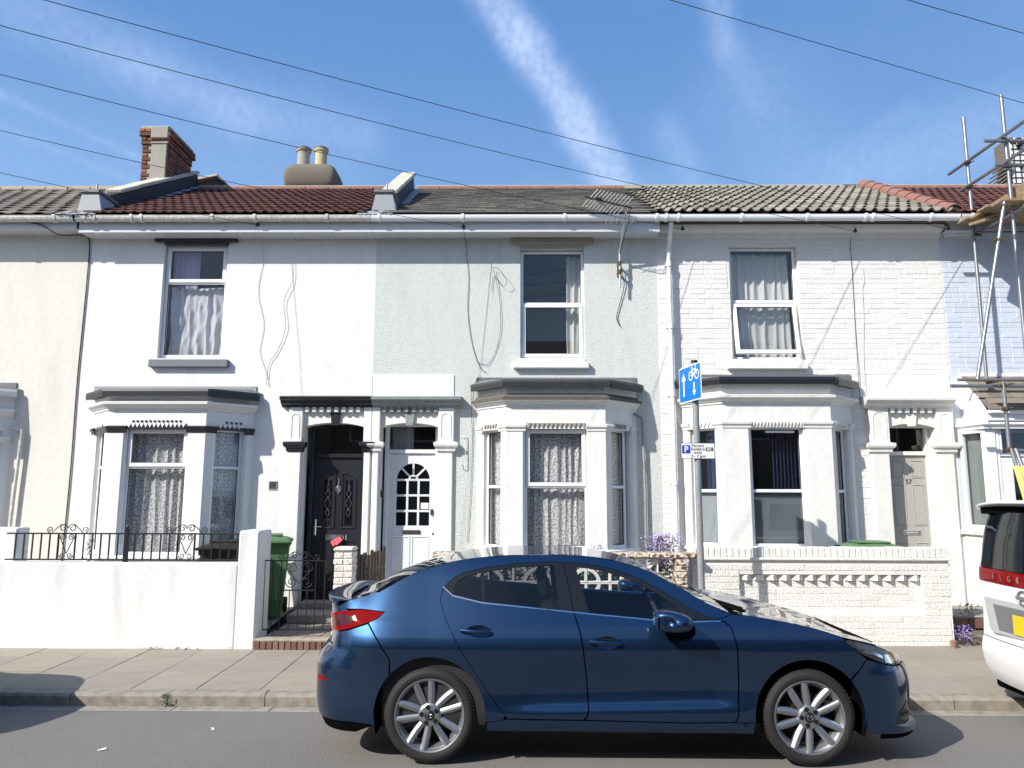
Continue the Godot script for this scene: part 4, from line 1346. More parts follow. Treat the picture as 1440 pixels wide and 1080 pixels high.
	k = MB.new()  # the stack with its slated side and its lattice of battens, beyond the ridge
	k.bx(9.74, 11.0, 7.2, 8.95, -3.7, -3.22, 0.01)
	var st := put("chimney", k, mats["brown_tile_1"], h)
	k = MB.new()
	k.bx(9.735, 11.0, 7.3, 8.93, -3.22, -3.2, 0.004)
	put("white_face", k, mats["white_trim"], st)
	k = MB.new()
	for j in 10:
		k.bx(9.74, 11.0, 7.72 + j * 0.12, 7.738 + j * 0.12, -3.199, -3.186, 0.0)
		k.bx(9.78 + j * 0.12, 9.798 + j * 0.12, 7.6, 8.93, -3.199, -3.188, 0.0)
	put("lattice", k, mats["dark_grey_paint"], st)
	k = MB.new()
	k.bx(9.82, 9.95, 8.72, 8.90, -3.18, -3.12, 0.02)
	k.bx(9.86, 9.93, 8.28, 8.34, -3.18, -3.15, 0.01)
	put("scaffold_fitting", k, mats["sign_black"], st)
	for j in 6:
		k = MB.new()
		k.box(Vector3(9.45 + j * 0.04, 7.88 + j * 0.10, -3.35), Vector3(0.44 - j * 0.055, 0.03, 0.45), 0.005, Basis(Vector3.BACK, 0.6))
		put("slate_flap", k, mats["brown_tile_%d" % (j % 4)], st)

func parapet(h: Node3D, x: float, _z: float, w: float, pts: Array, short: bool) -> void:
	# the upstand of the party wall: stone copings on top, lead down its sides, a lead-dressed kneeler at the eaves
	var p0 := Vector3(x, (pts[0] as Vector2).y, (pts[0] as Vector2).x)
	var p1 := Vector3(x, (pts[1] as Vector2).y, (pts[1] as Vector2).x)
	var d := (p1 - p0)
	var n := Vector3.RIGHT.cross(d.normalized()).normalized()
	if n.y < 0: n = -n
	var m := MB.new()
	var bas := Basis(Vector3.RIGHT, d.normalized(), Vector3.RIGHT.cross(d.normalized()))
	var mid := (p0 + p1) * 0.5 + d.normalized() * 0.15
	m.box(mid + n * 0.02, Vector3(w - 0.03, d.length() - 0.35, 0.30), 0.01, bas)
	var b := put("parapet", m, mats["shaded_lead"], h)
	var nst := 7 if short else 5
	for k in nst:
		var c := MB.new()
		var u0 := 0.2 + 0.8 * k / nst
		var u1 := 0.2 + 0.8 * (k + 1) / nst
		c.box(p0.lerp(p1, (u0 + u1) * 0.5) + n * (0.205 + rng.randf_range(-0.006, 0.006)), Vector3(w + 0.05, d.length() * (u1 - u0) - 0.008, 0.06), 0.01, bas)
		put("coping_stone", c, mats["coping"], b)
	var kn := MB.new()
	kn.prism(V2([x - 0.19, p0.y - 0.03, x + 0.19, p0.y - 0.03, x + 0.125, p0.y + 0.27, x - 0.125, p0.y + 0.27]), p0.z - 0.5, p0.z + 0.02)
	put("kneeler", kn, mats["bright_lead"], b)
	kn = MB.new()
	kn.bx(x - 0.15, x + 0.15, p0.y + 0.272, p0.y + 0.33, p0.z - 0.5, p0.z + 0.05, 0.012)
	put("kneeler_cap", kn, mats["lead"], b)
	kn = MB.new()
	kn.line(Vector3(x + 0.02, p0.y + 0.33, p0.z - 0.1), Vector3(x + 0.02, p0.y + 0.47, p0.z - 0.1), 0.014, 8)
	put("peg", kn, mats["galvanised"], b)
	for k in 9:  # stepped lead soakers on the tiles beside it
		var c := MB.new()
		var u := 0.12 + 0.86 * k / 9.0
		c.box(p0.lerp(p1, u) + Vector3(w * 0.5 + 0.06, -0.055, 0), Vector3(0.14, 0.26, 0.012), 0.003, bas * Basis(Vector3.BACK, 0.25))
		put("lead_soaker", c, mats["bright_lead"], b)
	var skirt := MB.new()
	for k in 7:
		skirt.box(Vector3(x - 0.30 + k * 0.075, p0.y - 0.085 + rng.randf_range(-0.01, 0.01), p0.z + 0.16), Vector3(0.085, 0.26, 0.01), 0.003, bas * Basis(Vector3.BACK, rng.randf_range(-0.3, 0.3)))
	put("lead_apron", skirt, mats["bright_lead"], b)

func make_chimneys(h: Node3D) -> void:
	# the brick stack on the party wall
	var m := MB.new()
	var x0 := -6.93
	var x1 := -6.46
	var z1 := -1.9
	var z0 := -2.86
	m.bx(x0 + 0.012, x1 - 0.012, 6.6, 8.28, z0 + 0.012, z1 - 0.012, 0.0)
	var st := put("chimney", m, mats["mortar"], h)
	var mesh_s := MB.new()
	mesh_s.box(Vector3.ZERO, Vector3(0.215, 0.066, 0.10), 0.008)
	var ms := mesh_s.mesh()
	var mesh_h := MB.new()
	mesh_h.box(Vector3.ZERO, Vector3(0.104, 0.066, 0.10), 0.008)
	var mh := mesh_h.mesh()
	var base := h.position
	for row in 22:
		var y := 6.85 + row * 0.0765
		var out := 0.0
		if y > 8.16: out = 0.02
		if y > 8.32: out = 0.05
		for face in 2:
			var len_ := (x1 - x0 if face == 0 else z1 - z0) + out * 2
			var s := -(0.11 if row % 2 == 1 else 0.0)
			while s < len_ - 0.02:
				var a := maxf(s, 0.0)
				var b := minf(s + 0.2235, len_)
				if b - a > 0.05:
					var c := (a + b) * 0.5
					var at := Vector3(x0 - out + c, y, z1 + out - 0.045) if face == 0 else Vector3(x1 + out - 0.045, y, z1 + out - c)
					if face == 1 and c < 0.06: at.x -= 0.004
					var ok := true
					if face == 0 and at.x > -6.75 and y < 8.20: ok = false
					if face == 0 and at.x > -6.72: ok = false
					if ok:
						var bas := Basis(Vector3.UP, (0.0 if face == 0 else PI / 2) + rng.randf_range(-0.03, 0.03)) * Basis(Vector3.BACK, rng.randf_range(-0.012, 0.012))
						put_mesh("brick", ms if b - a > 0.16 else mh, mats["chimney_brick_%d" % rng.randi_range(0, 3)], st, Transform3D(bas, at - base + (Vector3(0, 0, rng.randf_range(-0.006, 0.006)))))
				s += 0.2235
	m = MB.new()
	m.bx(-6.75, -6.466, 7.42, 8.20, z1 - 0.05, z1 + 0.022, 0.008)
	m.bx(-6.765, -6.445, 8.20, 8.24, z1 - 0.05, z1 + 0.04, 0.01)
	m.bx(-6.76, -6.44, 8.30, 8.53, z1 - 0.05, z1 + 0.06, 0.012)
	put("render_patch", m, mats["stained_stone"], st)
	m = MB.new()
	m.bx(x0 - 0.03, x1 + 0.03, 8.46, 8.555, z0 - 0.03, z1 + 0.03, 0.02)
	put("flaunching", m, mats["mortar"], st)
	# the gable of the back addition beyond the ridge
	m = MB.new()
	m.prism(V2([-6.9, 7.4, -5.85, 7.4, -5.90, 7.98, -6.12, 8.2, -6.78, 8.06]), -4.4, -3.4)
	var gb := put("rear_gable", m, mats["dark_concrete"], h)
	m = MB.new()
	m.box(Vector3(-6.46, 8.15, -3.85), Vector3(0.72, 0.05, 1.15), 0.008, Basis(Vector3.BACK, 0.21))
	put("gable_coping", m, mats["coping"], gb)
	m = MB.new()
	m.box(Vector3(-6.0, 8.11, -3.85), Vector3(0.34, 0.04, 1.15), 0.008, Basis(Vector3.BACK, -0.78))
	put("gable_slates", m, mats["slate_1"], gb)
	# the rendered stack with two pots beyond the ridge
	m = MB.new()
	var zf := -3.3
	var bulge := [7.4, 0.0, 7.93, 0.0, 7.985, 0.06, 8.06, 0.10, 8.18, 0.115, 8.30, 0.105, 8.40, 0.06, 8.455, 0.0, 8.47, -0.12, 8.475, -0.42]
	m.grid(func(u: float, v: float) -> Vector3:
		var a2 := u * TAU
		var kk := int(round(v * 9.0)) * 2
		var o2: float = bulge[kk + 1]
		var cx2 := signf(cos(a2)) * pow(absf(cos(a2)), 0.28)
		var cz2 := signf(sin(a2)) * pow(absf(sin(a2)), 0.28)
		return Vector3(-4.245 - cx2 * maxf(0.0, 0.425 + o2), bulge[kk], zf - 0.31 + cz2 * maxf(0.0, 0.31 + o2)), 48, 9)
	put("chimney", m, mats["dark_concrete"], h)
	var s2 := h.get_node("chimney_001") as Node3D
	var pots := [[-4.45, 0.128, "pot_pale", 8.45], [-4.09, 0.122, "pot_buff", 8.45]]
	for p in pots:
		m = MB.new()
		var rr: float = p[1]
		m.lathe(V2([rr * 1.08, 0.0, rr, 0.04, rr * 0.96, 0.30, rr * 0.98, 0.34, rr * 1.16, 0.36, rr * 1.18, 0.40, rr * 1.08, 0.425, rr * 0.9, 0.43, rr * 0.86, 0.3]), Transform3D(Basis(), Vector3(p[0], p[3], zf - 0.22)), 24)
		put("chimney_pot", m, mats[p[2]], s2)
		m = MB.new()
		m.lathe(V2([rr * 1.2, 0.40, rr * 1.21, 0.43, rr * 0.7, 0.465, 0.0, 0.48]), Transform3D(Basis(), Vector3(p[0], p[3], zf - 0.22)), 24)
		put("pot_lid", m, mats["lead"], s2)

func make_black_door(h: Node3D) -> void:
	var z := -0.235
	door_frame(h, -3.14, -2.30, 0.39, 2.41, 2.93, z, mats["black_door"])
	var m := MB.new()
	m.bx(-3.08, -2.36, 0.40, 2.41, z - 0.05, z - 0.005, 0.004)
	var d := put("door", m, mats["black_door"], h)
	# two tall panels with arched heads, mouldings round them, leaded glass inside
	for s in 2:
		var a := -2.955 if s == 0 else -2.645
		var b := a + 0.20
		var out := PackedVector3Array()
		var zz := z
		out.append(Vector3(a, 1.38, zz)); out.append(Vector3(a, 2.10, zz))
		for k in range(1, 7):
			var u := k / 6.0
			var rise := sin(u * PI * 0.5) if s == 0 else cos(u * PI * 0.5)
			out.append(Vector3(lerpf(a, b, u), 2.10 + 0.085 * rise, zz))
		if s == 1:
			out[1] = Vector3(a, 2.185, zz)
		out.append(Vector3(b, 1.38, zz)); out.append(Vector3(a, 1.38, zz))
		var k2 := MB.new()
		k2.tube(out, 0.012, 6)
		put("moulding", k2, mats["black_door"], d)
		put("pane", pane_box(a + 0.045, b - 0.045, 1.42, 2.08, z - 0.003), mats["dark_glass"], d)
		var ld := MB.new()
		var cx := (a + b) * 0.5
		for q in [[1.98, 0.05, 0.018], [1.88, 0.07, 0.035], [1.74, 0.10, 0.045], [1.60, 0.07, 0.03]]:
			var y: float = q[0]
			ld.tube(PackedVector3Array([Vector3(cx, y + q[1], z + 0.004), Vector3(cx + q[2], y, z + 0.004), Vector3(cx, y - q[1], z + 0.004), Vector3(cx - q[2], y, z + 0.004), Vector3(cx, y + q[1], z + 0.004)]), 0.0026, 5)
		ld.line(Vector3(cx, 2.08, z + 0.004), Vector3(cx, 2.02, z + 0.004), 0.0026, 5)
		put("leading", ld, mats["chrome"], d)
		k2 = MB.new()
		frame_bars(k2, a, b, 0.50, 1.20, z + 0.006, 0.02, 0.012)
		put("moulding", k2, mats["black_door"], d)
	m = MB.new()
	m.lathe(V2([0.0, 0.02, 0.035, 0.015, 0.042, 0.0]), Transform3D(Basis(Vector3.RIGHT, PI / 2), Vector3(-2.70, 1.97, z)), 14)
	m.line(Vector3(-2.70, 2.10, z + 0.01), Vector3(-2.70, 1.88, z + 0.01), 0.009, 6)
	var ring := PackedVector3Array()
	for k in 13: ring.append(Vector3(-2.70 + 0.034 * sin(TAU * k / 12.0), 1.945 + 0.04 * cos(TAU * k / 12.0), z + 0.028))
	m.tube(ring, 0.006, 6)
	put("knocker", m, mats["chrome"], d)
	m = MB.new()
	m.bx(-2.87, -2.56, 1.20, 1.285, z - 0.01, z + 0.012, 0.006)
	m.bx(-2.83, -2.60, 1.22, 1.265, z + 0.012, z + 0.018, 0.004)
	put("letter_plate", m, mats["chrome"], d)
	m = MB.new()
	m.bx(-3.045, -3.012, 1.27, 1.51, z - 0.01, z + 0.012, 0.006)
	m.line(Vector3(-3.03, 1.40, z + 0.01), Vector3(-3.03, 1.40, z + 0.055), 0.009, 8)
	m.line(Vector3(-3.03, 1.40, z + 0.05), Vector3(-2.92, 1.395, z + 0.05), 0.009, 8)
	put("handle", m, mats["chrome"], d)
	m = MB.new()
	var bas := Basis(Vector3.BACK, 0.6) * Basis(Vector3.RIGHT, -0.25)
	m.box(Vector3(-2.71, 1.185, z + 0.045), Vector3(0.13, 0.085, 0.003), 0.0, bas)
	m.box(Vector3(-2.67, 1.195, z + 0.05), Vector3(0.12, 0.075, 0.003), 0.0, Basis(Vector3.BACK, 0.75) * Basis(Vector3.RIGHT, -0.25))
	one("leaflet", m, mats["letter_red"], "red leaflet hanging from the letter slot of the black door", "leaflet", Vector3(-2.70, 1.2, z + 0.04))

func make_white_door(h: Node3D) -> void:
	var z := -0.235
	var dm: Material = mats["white_door"]
	door_frame(h, -2.02, -1.205, 0.39, 2.475, 2.93, z, dm)
	var ax := -1.84
	var bx_ := -1.345
	var cx := (ax + bx_) * 0.5
	var yb := 1.40
	var ysp := 2.085
	var rad := (bx_ - ax) * 0.5
	var m := MB.new()
	m.bx(-1.96, ax, 0.40, 2.47, z - 0.05, z - 0.004, 0.003)
	m.bx(bx_, -1.265, 0.40, 2.47, z - 0.05, z - 0.004, 0.003)
	m.bx(ax, bx_, 0.40, yb, z - 0.05, z - 0.0045, 0.0)
	var top := PackedVector2Array([Vector2(bx_, 2.47), Vector2(ax, 2.47)])
	for k in 13:
		var a := PI - PI * k / 12.0
		top.append(Vector2(cx + cos(a) * rad, ysp + sin(a) * rad))
	m.prism(top, z - 0.05, z - 0.0045)
	# glazing bars
	var w := 0.016
	for k in range(1, 3):
		var x := lerpf(ax, bx_, k / 3.0)
		m.bx(x - w, x + w, yb, ysp, z - 0.035, z - 0.008, 0.004)
	for k in 4:
		var y := yb + (ysp - yb) * k / 3.0
		m.bx(ax, bx_, y - w, y + w, z - 0.036, z - 0.010, 0.004)
	for k in range(1, 4):
		var a := PI * k / 4.0
		var dv := Vector3(cos(a), sin(a), 0)
		m.box(Vector3(cx, ysp, z - 0.022) + dv * rad * 0.62, Vector3(0.028, rad * 0.82, 0.027), 0.003, Basis(Vector3.BACK, a - PI / 2))
	var hub := PackedVector2Array()
	for k in 11: hub.append(Vector2(cx + cos(PI * k / 10.0) * 0.075, ysp + sin(PI * k / 10.0) * 0.075))
	m.prism(hub, z - 0.036, z - 0.006)
	var d := put("door", m, dm, h)
	for j in 3:
		for k in 3:
			put("pane", pane_box(lerpf(ax, bx_, k / 3.0) + w, lerpf(ax, bx_, (k + 1) / 3.0) - w, yb + (ysp - yb) * j / 3.0 + w, yb + (ysp - yb) * (j + 1) / 3.0 - w, z - 0.03), mats["dark_glass"], d)
	for k in 4:
		var p := MB.new()
		var fan := PackedVector2Array()
		for q in 5: fan.append(Vector2(cx, ysp) + Vector2.from_angle(PI * (k + q / 4.0) / 4.0) * (rad - 0.002))
		for q in 5: fan.append(Vector2(cx, ysp) + Vector2.from_angle(PI * (k + 1 - q / 4.0) / 4.0) * 0.07)
		p.prism(fan, z - 0.034, z - 0.03)
		put("pane", p, mats["dark_glass"], d)
	for s in 2:
		var a := -1.88 if s == 0 else -1.60
		var k2 := MB.new()
		frame_bars(k2, a, a + 0.26, 0.50, 1.265, z + 0.006, 0.018, 0.012)
		put("moulding", k2, dm, d)
	m = MB.new()
	m.bx(-1.735, -1.47, 1.295, 1.352, z - 0.01, z + 0.012, 0.006)
	put("letter_plate", m, mats["brass_dark"], d)
	m = MB.new()
	m.bx(-1.63, -1.555, 2.105, 2.135, z - 0.004, z, 0.001)
	put("number_plate", m, mats["sign_black"], d)
	m = MB.new()
	m.bx(-1.475, -1.36, 1.66, 1.75, z - 0.029, z - 0.026, 0.0)
	put("notice_card", m, mats["white_card"], d)
	m = MB.new()
	m.bx(-1.325, -1.285, 1.57, 1.66, z - 0.004, z + 0.03, 0.006)
	m.lathe(V2([0.0, 0.02, 0.018, 0.014, 0.02, 0.0]), Transform3D(Basis(Vector3.RIGHT, PI / 2), Vector3(-1.28, 1.30, z)), 10)
	put("lock", m, mats["brass_dark"], d)
	m = MB.new()
	m.bx(-2.045, -2.015, 1.83, 1.93, -0.12, -0.09, 0.003)
	put("bell_push", m, mats["brass_dark"], h)

func make_grey_door(h: Node3D) -> void:
	var z := -0.2
	door_frame(h, 5.385, 6.05, 0.39, 2.46, 2.92, z, mats["warm_trim"])
	var m := MB.new()
	m.bx(5.44, 5.99, 0.40, 2.455, z - 0.05, z - 0.01, 0.003)
	var d := put("door", m, mats["stone_door"], h)
	for p in [[5.48, 5.665, 2.13, 2.39], [5.765, 5.95, 2.13, 2.39], [5.48, 5.665, 1.44, 2.04], [5.765, 5.95, 1.44, 2.04], [5.48, 5.665, 0.55, 1.20], [5.765, 5.95, 0.55, 1.20]]:
		var k := MB.new()
		frame_bars(k, p[0], p[1], p[2], p[3], z, 0.016, 0.012)
		put("moulding", k, mats["stone_door"], d)
		k = MB.new()
		k.bx(p[0] + 0.022, p[1] - 0.022, p[2] + 0.022, p[3] - 0.022, z - 0.012, z - 0.004, 0.003)
		put("panel", k, mats["stone_door"], d)
	m = MB.new()
	m.bx(5.59, 5.84, 1.31, 1.375, z - 0.012, z + 0.004, 0.004)
	put("letter_plate", m, mats["chrome"], d)
	m = MB.new()
	m.bx(5.635, 5.795, 1.33, 1.355, z + 0.004, z + 0.008, 0.001)
	put("letter_flap", m, mats["stone_door"], d)
	put_mesh("door_number", letters("57", 0.085, "Droid Sans", 0.006, false), mats["chrome"], d, Transform3D(Basis(), Vector3(5.715, 2.085, z) - h.position))
	# things dimly seen in the light over the door
	m = MB.new()
	m.bx(5.5, 5.75, 2.5, 2.62, z - 0.4, z - 0.25, 0.02)
	put("shelf_things", m, mats["old_timber"], h)

func make_open_sash(h: Node3D) -> void:  # the lower light, hung from the transom and pushed out
	var m := MB.new()
	frame_bars(m, -0.475, 0.475, -0.80, 0.0, 0.0, 0.06, 0.05)
	var xf := Transform3D(Basis(Vector3.RIGHT, -0.17), Vector3(3.67, 4.735, -0.055))
	var t := MB.new()
	add_turned(t, m, xf)
	var s := put("open_sash", t, mats["upvc"], h)
	put("pane", pane_box(-0.415, 0.415, -0.74, -0.06, -0.02, xf), mats["pane"], s)
	var g := MB.new()
	gasket(g, -0.415, 0.415, -0.74, -0.06, -0.006, xf)
	put("gasket", g, mats["gasket"], s)

func make_lean_to(h: Node3D) -> void:
	# the tiled lean-to over the bay and the door, white boards at its end, white frames below
	var e := Vector2(0.62, 3.06)
	var w := Vector2(0.0, 3.62)
	var up := Vector3(0, w.y - e.y, w.x - e.x)
	var ln := up.length()
	up = up.normalized()
	var out := Vector3.RIGHT.cross(up).normalized()
	var x0 := 6.47
	var d := MB.new()
	d.quado(Vector3(x0, e.y, e.x) - out * 0.03, Vector3(9.8, e.y, e.x) - out * 0.03, Vector3(9.8, w.y, w.x) - out * 0.03, Vector3(x0, w.y, w.x) - out * 0.03, out)
	var lt := put("lean_to_roof", d, mats["roof_felt"], h)
	var tm := tile_mesh(0.165, 0.26, 0.0, 0, 0.014, 1)
	for j in 6:
		var x := x0 + 0.08 + (0.0 if j % 2 == 0 else 0.082)
		while x < 8.2:
			put_mesh("roof_tile", tm, mats["brown_tile_%d" % rng.randi_range(0, 3)], lt, Transform3D(Basis(Vector3.RIGHT, up, out) * Basis(Vector3.BACK, rng.randf_range(-0.02, 0.02)), Vector3(x, e.y, e.x) + up * (j * 0.14 - 0.02) + out * 0.004 - h.position))
			x += 0.167
	var m := MB.new()
	m.bx(x0, 9.8, 3.60, 3.66, 0.0, 0.03, 0.01)
	put("wall_fillet", m, mats["white_trim"], lt)
	m = MB.new()
	m.bx(x0, 9.8, 3.575, 3.60, 0.0, 0.05, 0.008)
	put("red_fillet", m, mats["ridge_red"], lt)
	# weatherboards on the gable end
	for k in 4:
		m = MB.new()
		var y0 := 2.86 + k * 0.19
		var zmax := minf(0.58, 0.60 * (3.68 - y0) / 0.62)
		var zmax2 := maxf(0.02, minf(0.58, 0.60 * (3.62 - y0 - 0.185) / 0.56))
		m.prism(PackedVector2Array([Vector2(0.0, y0), Vector2(zmax, y0), Vector2(zmax2, y0 + 0.185), Vector2(0.0, y0 + 0.185)]), 0.0, 0.018, Transform3D(Basis(Vector3(0, 0, 1), Vector3.UP, Vector3(-1, 0, 0)), Vector3(x0 + 0.01 - k * 0.002, 0, 0)))
		put("weatherboard", m, mats["upvc"], h)
	m = MB.new()
	m.sweep(PackedVector2Array([Vector2(6.40, 0.01), Vector2(6.46, 0.50), Vector2(9.8, 0.50)]), V2([0.0, 2.80, 0.02, 2.80, 0.03, 2.84, 0.06, 2.86, 0.06, 2.9, 0.0, 2.905]))
	put("eaves_board", m, mats["upvc"], h)
	m = MB.new()
	m.bx(6.47, 9.8, 2.905, 3.05, 0.46, 0.58, 0.006)
	m.bx(6.47, 9.8, 3.0, 3.055, 0.56, 0.64, 0.012)
	put("eaves_gutter", m, mats["upvc"], h)
	# the cheek window facing left and the corner post
	var L := Vector2(6.36, 0.02)
	var A := Vector2(6.47, 0.47)
	var xf := side_xf(L, A)
	m = MB.new()
	frame_bars(m, 0.02, 0.46, 1.42, 2.80, 0.0, 0.05, 0.07, xf)
	var wn := put("window", m, mats["upvc"], h)
	put("pane", pane_box(0.07, 0.41, 1.47, 2.75, -0.03, xf), mats["pane"], wn)
	m = MB.new()
	add_turned(m, pane_box(0.05, 0.43, 1.45, 2.77, -0.12), xf)
	put("blind", m, mats["green_blind"], wn)
	m = MB.new()
	m.bx(6.47, 6.62, 0.1, 2.905, 0.38, 0.48, 0.008)
	m.bx(6.62, 6.68, 0.1, 2.905, 0.40, 0.46, 0.006)
	put("corner_post", m, mats["upvc"], h)
	m = MB.new()
	m.sweep(PackedVector2Array([Vector2(6.30, -0.01), L, A, Vector2(6.6, 0.47)]), V2([-0.05, 1.33, 0.05, 1.335, 0.055, 1.38, 0.0, 1.42, -0.05, 1.42]))
	put("sill", m, mats["old_plastic"], h)
	m = MB.new()
	var bw := PackedVector2Array([Vector2(6.345, 0.0), A, Vector2(6.66, 0.47), Vector2(6.66, 0.3), Vector2(6.5, 0.0)])
	m.plan(bw, 0.0, 1.335)
	var lw := put("bay_wall", m, mats["warm_wall"], h)
	lw.set_meta("label", "off-white brick base under the side window")
	window(h, 6.68, 7.6, 2.42, 2.90, 2.44, 0.45)
	m = MB.new()
	frame_bars(m, 6.68, 7.6, 0.35, 2.40, 0.45, 0.06, 0.08)
	frame_bars(m, 6.745, 7.53, 0.42, 2.335, 0.47, 0.09, 0.06)
	var dr := put("door", m, mats["upvc"], h)
	put("pane", pane_box(6.835, 7.44, 0.5, 2.245, 0.44), mats["door_glass"], dr)
	put_mesh("door_number", letters("35", 0.10, "Droid Sans", 0.003), mats["sign_black"], dr, Transform3D(Basis(), Vector3(7.10, 2.285, 0.474) - h.position))
	room(h, 6.64, 9.2, 0.3, 2.9, -0.26, 2.5)
	m = MB.new()
	m.bx(7.6, 9.8, 0.0, 2.9, 0.3, 0.46, 0.004)
	put("bay_wall", m, mats["upvc"], h)

func make_far_side() -> void:
	# the row across the street, behind the viewer: it is what the windows and the car's paint mirror
	var pv := MB.new()
	pv.quado(Vector3(-60, 0.10, 10.33), Vector3(60, 0.10, 10.33), Vector3(60, 0.14, 14.05), Vector3(-60, 0.14, 14.05), Vector3.UP)
	pv.quado(Vector3(-60, -0.1, 10.33), Vector3(60, -0.1, 10.33), Vector3(60, 0.10, 10.33), Vector3(-60, 0.10, 10.33), Vector3.FORWARD)
	struct("pavement", pv, mats["far_pavement"])
	var first: Node3D = null
	var where := ["far left of the row", "second from the left", "third from the left", "middle of the row", "third from the right", "second from the right", "far right of the row"]
	for k in 7:
		var x := -12.9 + k * 4.3
		var h: Node3D
		var lab := "%s house across the street, %s" % [["red brick", "rendered"][k % 2], where[k]]
		if first == null:
			h = thing("opposite_house", lab, "house", Vector3(x, 0, 14.0), "houses across the street")
			first = h
			var m := MB.new()
			m.wall(-2.15, 2.15, 0.0, 5.8, 0.0, 0.25, [Rect2(-1.6, 0.9, 1.5, 1.6), Rect2(0.6, 0.15, 0.9, 2.3), Rect2(-1.45, 3.6, 1.0, 1.6), Rect2(0.55, 3.6, 1.0, 1.6)])
			m.quado(Vector3(-2.15, 0, -7), Vector3(2.15, 0, -7), Vector3(2.15, 5.8, -7), Vector3(-2.15, 5.8, -7), Vector3.FORWARD)
			for s: float in [-2.15, 2.15]:
				m.quado(Vector3(s, 0, -7), Vector3(s, 0, 0), Vector3(s, 5.8, 0), Vector3(s, 5.8, -7), Vector3(s, 0, 0))
				m.trio(Vector3(s, 5.8, -7), Vector3(s, 5.8, 0), Vector3(s, 7.7, -3.5), Vector3(s, 0, 0))
			put_mesh("wall", m.mesh(), mats["far_brick"], h)
			m = MB.new()
			m.quado(Vector3(-2.15, 5.75, 0.35), Vector3(2.15, 5.75, 0.35), Vector3(2.15, 7.75, -3.5), Vector3(-2.15, 7.75, -3.5), Vector3(0, 1, 1))
			m.quado(Vector3(-2.15, 5.75, -7.35), Vector3(2.15, 5.75, -7.35), Vector3(2.15, 7.75, -3.5), Vector3(-2.15, 7.75, -3.5), Vector3(0, 1, -1))
			put_mesh("roof", m.mesh(), mats["slate_1"], h)
			for q in [[-1.6, 0.9, 1.5, 1.6], [-1.45, 3.6, 1.0, 1.6], [0.55, 3.6, 1.0, 1.6]]:
				m = MB.new()
				frame_bars(m, q[0], q[0] + q[2], q[1], q[1] + q[3], -0.08, 0.06, 0.06)
				m.bx(q[0], q[0] + q[2], q[1] + q[3] * 0.5 - 0.03, q[1] + q[3] * 0.5 + 0.03, -0.14, -0.082)
				var w := put_mesh("window", m.mesh(), mats["upvc"], h)
				put_mesh("pane", pane_box(q[0], q[0] + q[2], q[1], q[1] + q[3], -0.12).mesh(), mats["dark_glass"], w)
			m = MB.new()
			m.bx(0.6, 1.5, 0.15, 2.45, -0.2, -0.12)
			put_mesh("door", m.mesh(), mats["black_door"], h)
			h.rotation.y = PI
		else:
			h = first.duplicate()
			h.name = numbered("opposite_house")
			add_child(h, true)
			h.position = Vector3(x, 0, 14.0)
			h.set_meta("label", lab)
			if k % 2 == 1: (h.get_node("wall") as MeshInstance3D).material_override = mats["far_render"]
		h.rotation.y = PI

func spiral(c: Vector3, r: float, a0: float, turns: float) -> PackedVector3Array:
	var p := PackedVector3Array()
	for k in 19:
		var u := k / 18.0
		var a := a0 + turns * TAU * u
		p.append(c + Vector3(cos(a), sin(a), 0) * r * (1.0 - 0.72 * u))
	return p

func scroll_panel(m: MB, x0: float, x1: float, y0: float, y1: float, z: float, r: float) -> void:
	# two hearts of bent bar, one standing and one hanging, with rolled ends
	var cx := (x0 + x1) * 0.5
	var w := (x1 - x0) * 0.5
	var s := w * 0.5
	for d: float in [-1.0, 1.0]:
		var up := spiral(Vector3(cx + d * s * 0.95, y1 - s * 0.85, z), s * 0.75, PI * 0.5 - d * PI * 0.5, d * 1.35)
		var a := PackedVector3Array([Vector3(cx, y0 + (y1 - y0) * 0.22, z)])
		a.append_array(up)
		m.tube(a, r, 5)
		var dn := spiral(Vector3(cx + d * s * 0.95, y0 + s * 0.85, z), s * 0.75, PI * 0.5 - d * PI * 0.5, -d * 1.35)
		m.tube(dn, r, 5)

func crest(m: MB, cx: float, y: float, z: float, r: float) -> void:
	for d: float in [-1.0, 1.0]:
		var inner := spiral(Vector3(cx + d * 0.055, y + 0.06, z), 0.05, PI * 0.5 + d * PI * 0.5, d * -1.3)
		var p := PackedVector3Array()
		for k in range(inner.size() - 1, -1, -1): p.append(inner[k])
		var outer := spiral(Vector3(cx + d * 0.215, y + 0.042, z), 0.04, -PI * 0.5 , d * 1.3)
		m.tube(inner, r, 5)
		m.tube(PackedVector3Array([Vector3(cx + d * 0.03, y + 0.10, z), Vector3(cx + d * 0.08, y + 0.103, z), Vector3(cx + d * 0.14, y + 0.055, z), Vector3(cx + d * 0.19, y + 0.006, z)]), r, 5)
		m.tube(outer, r, 5)

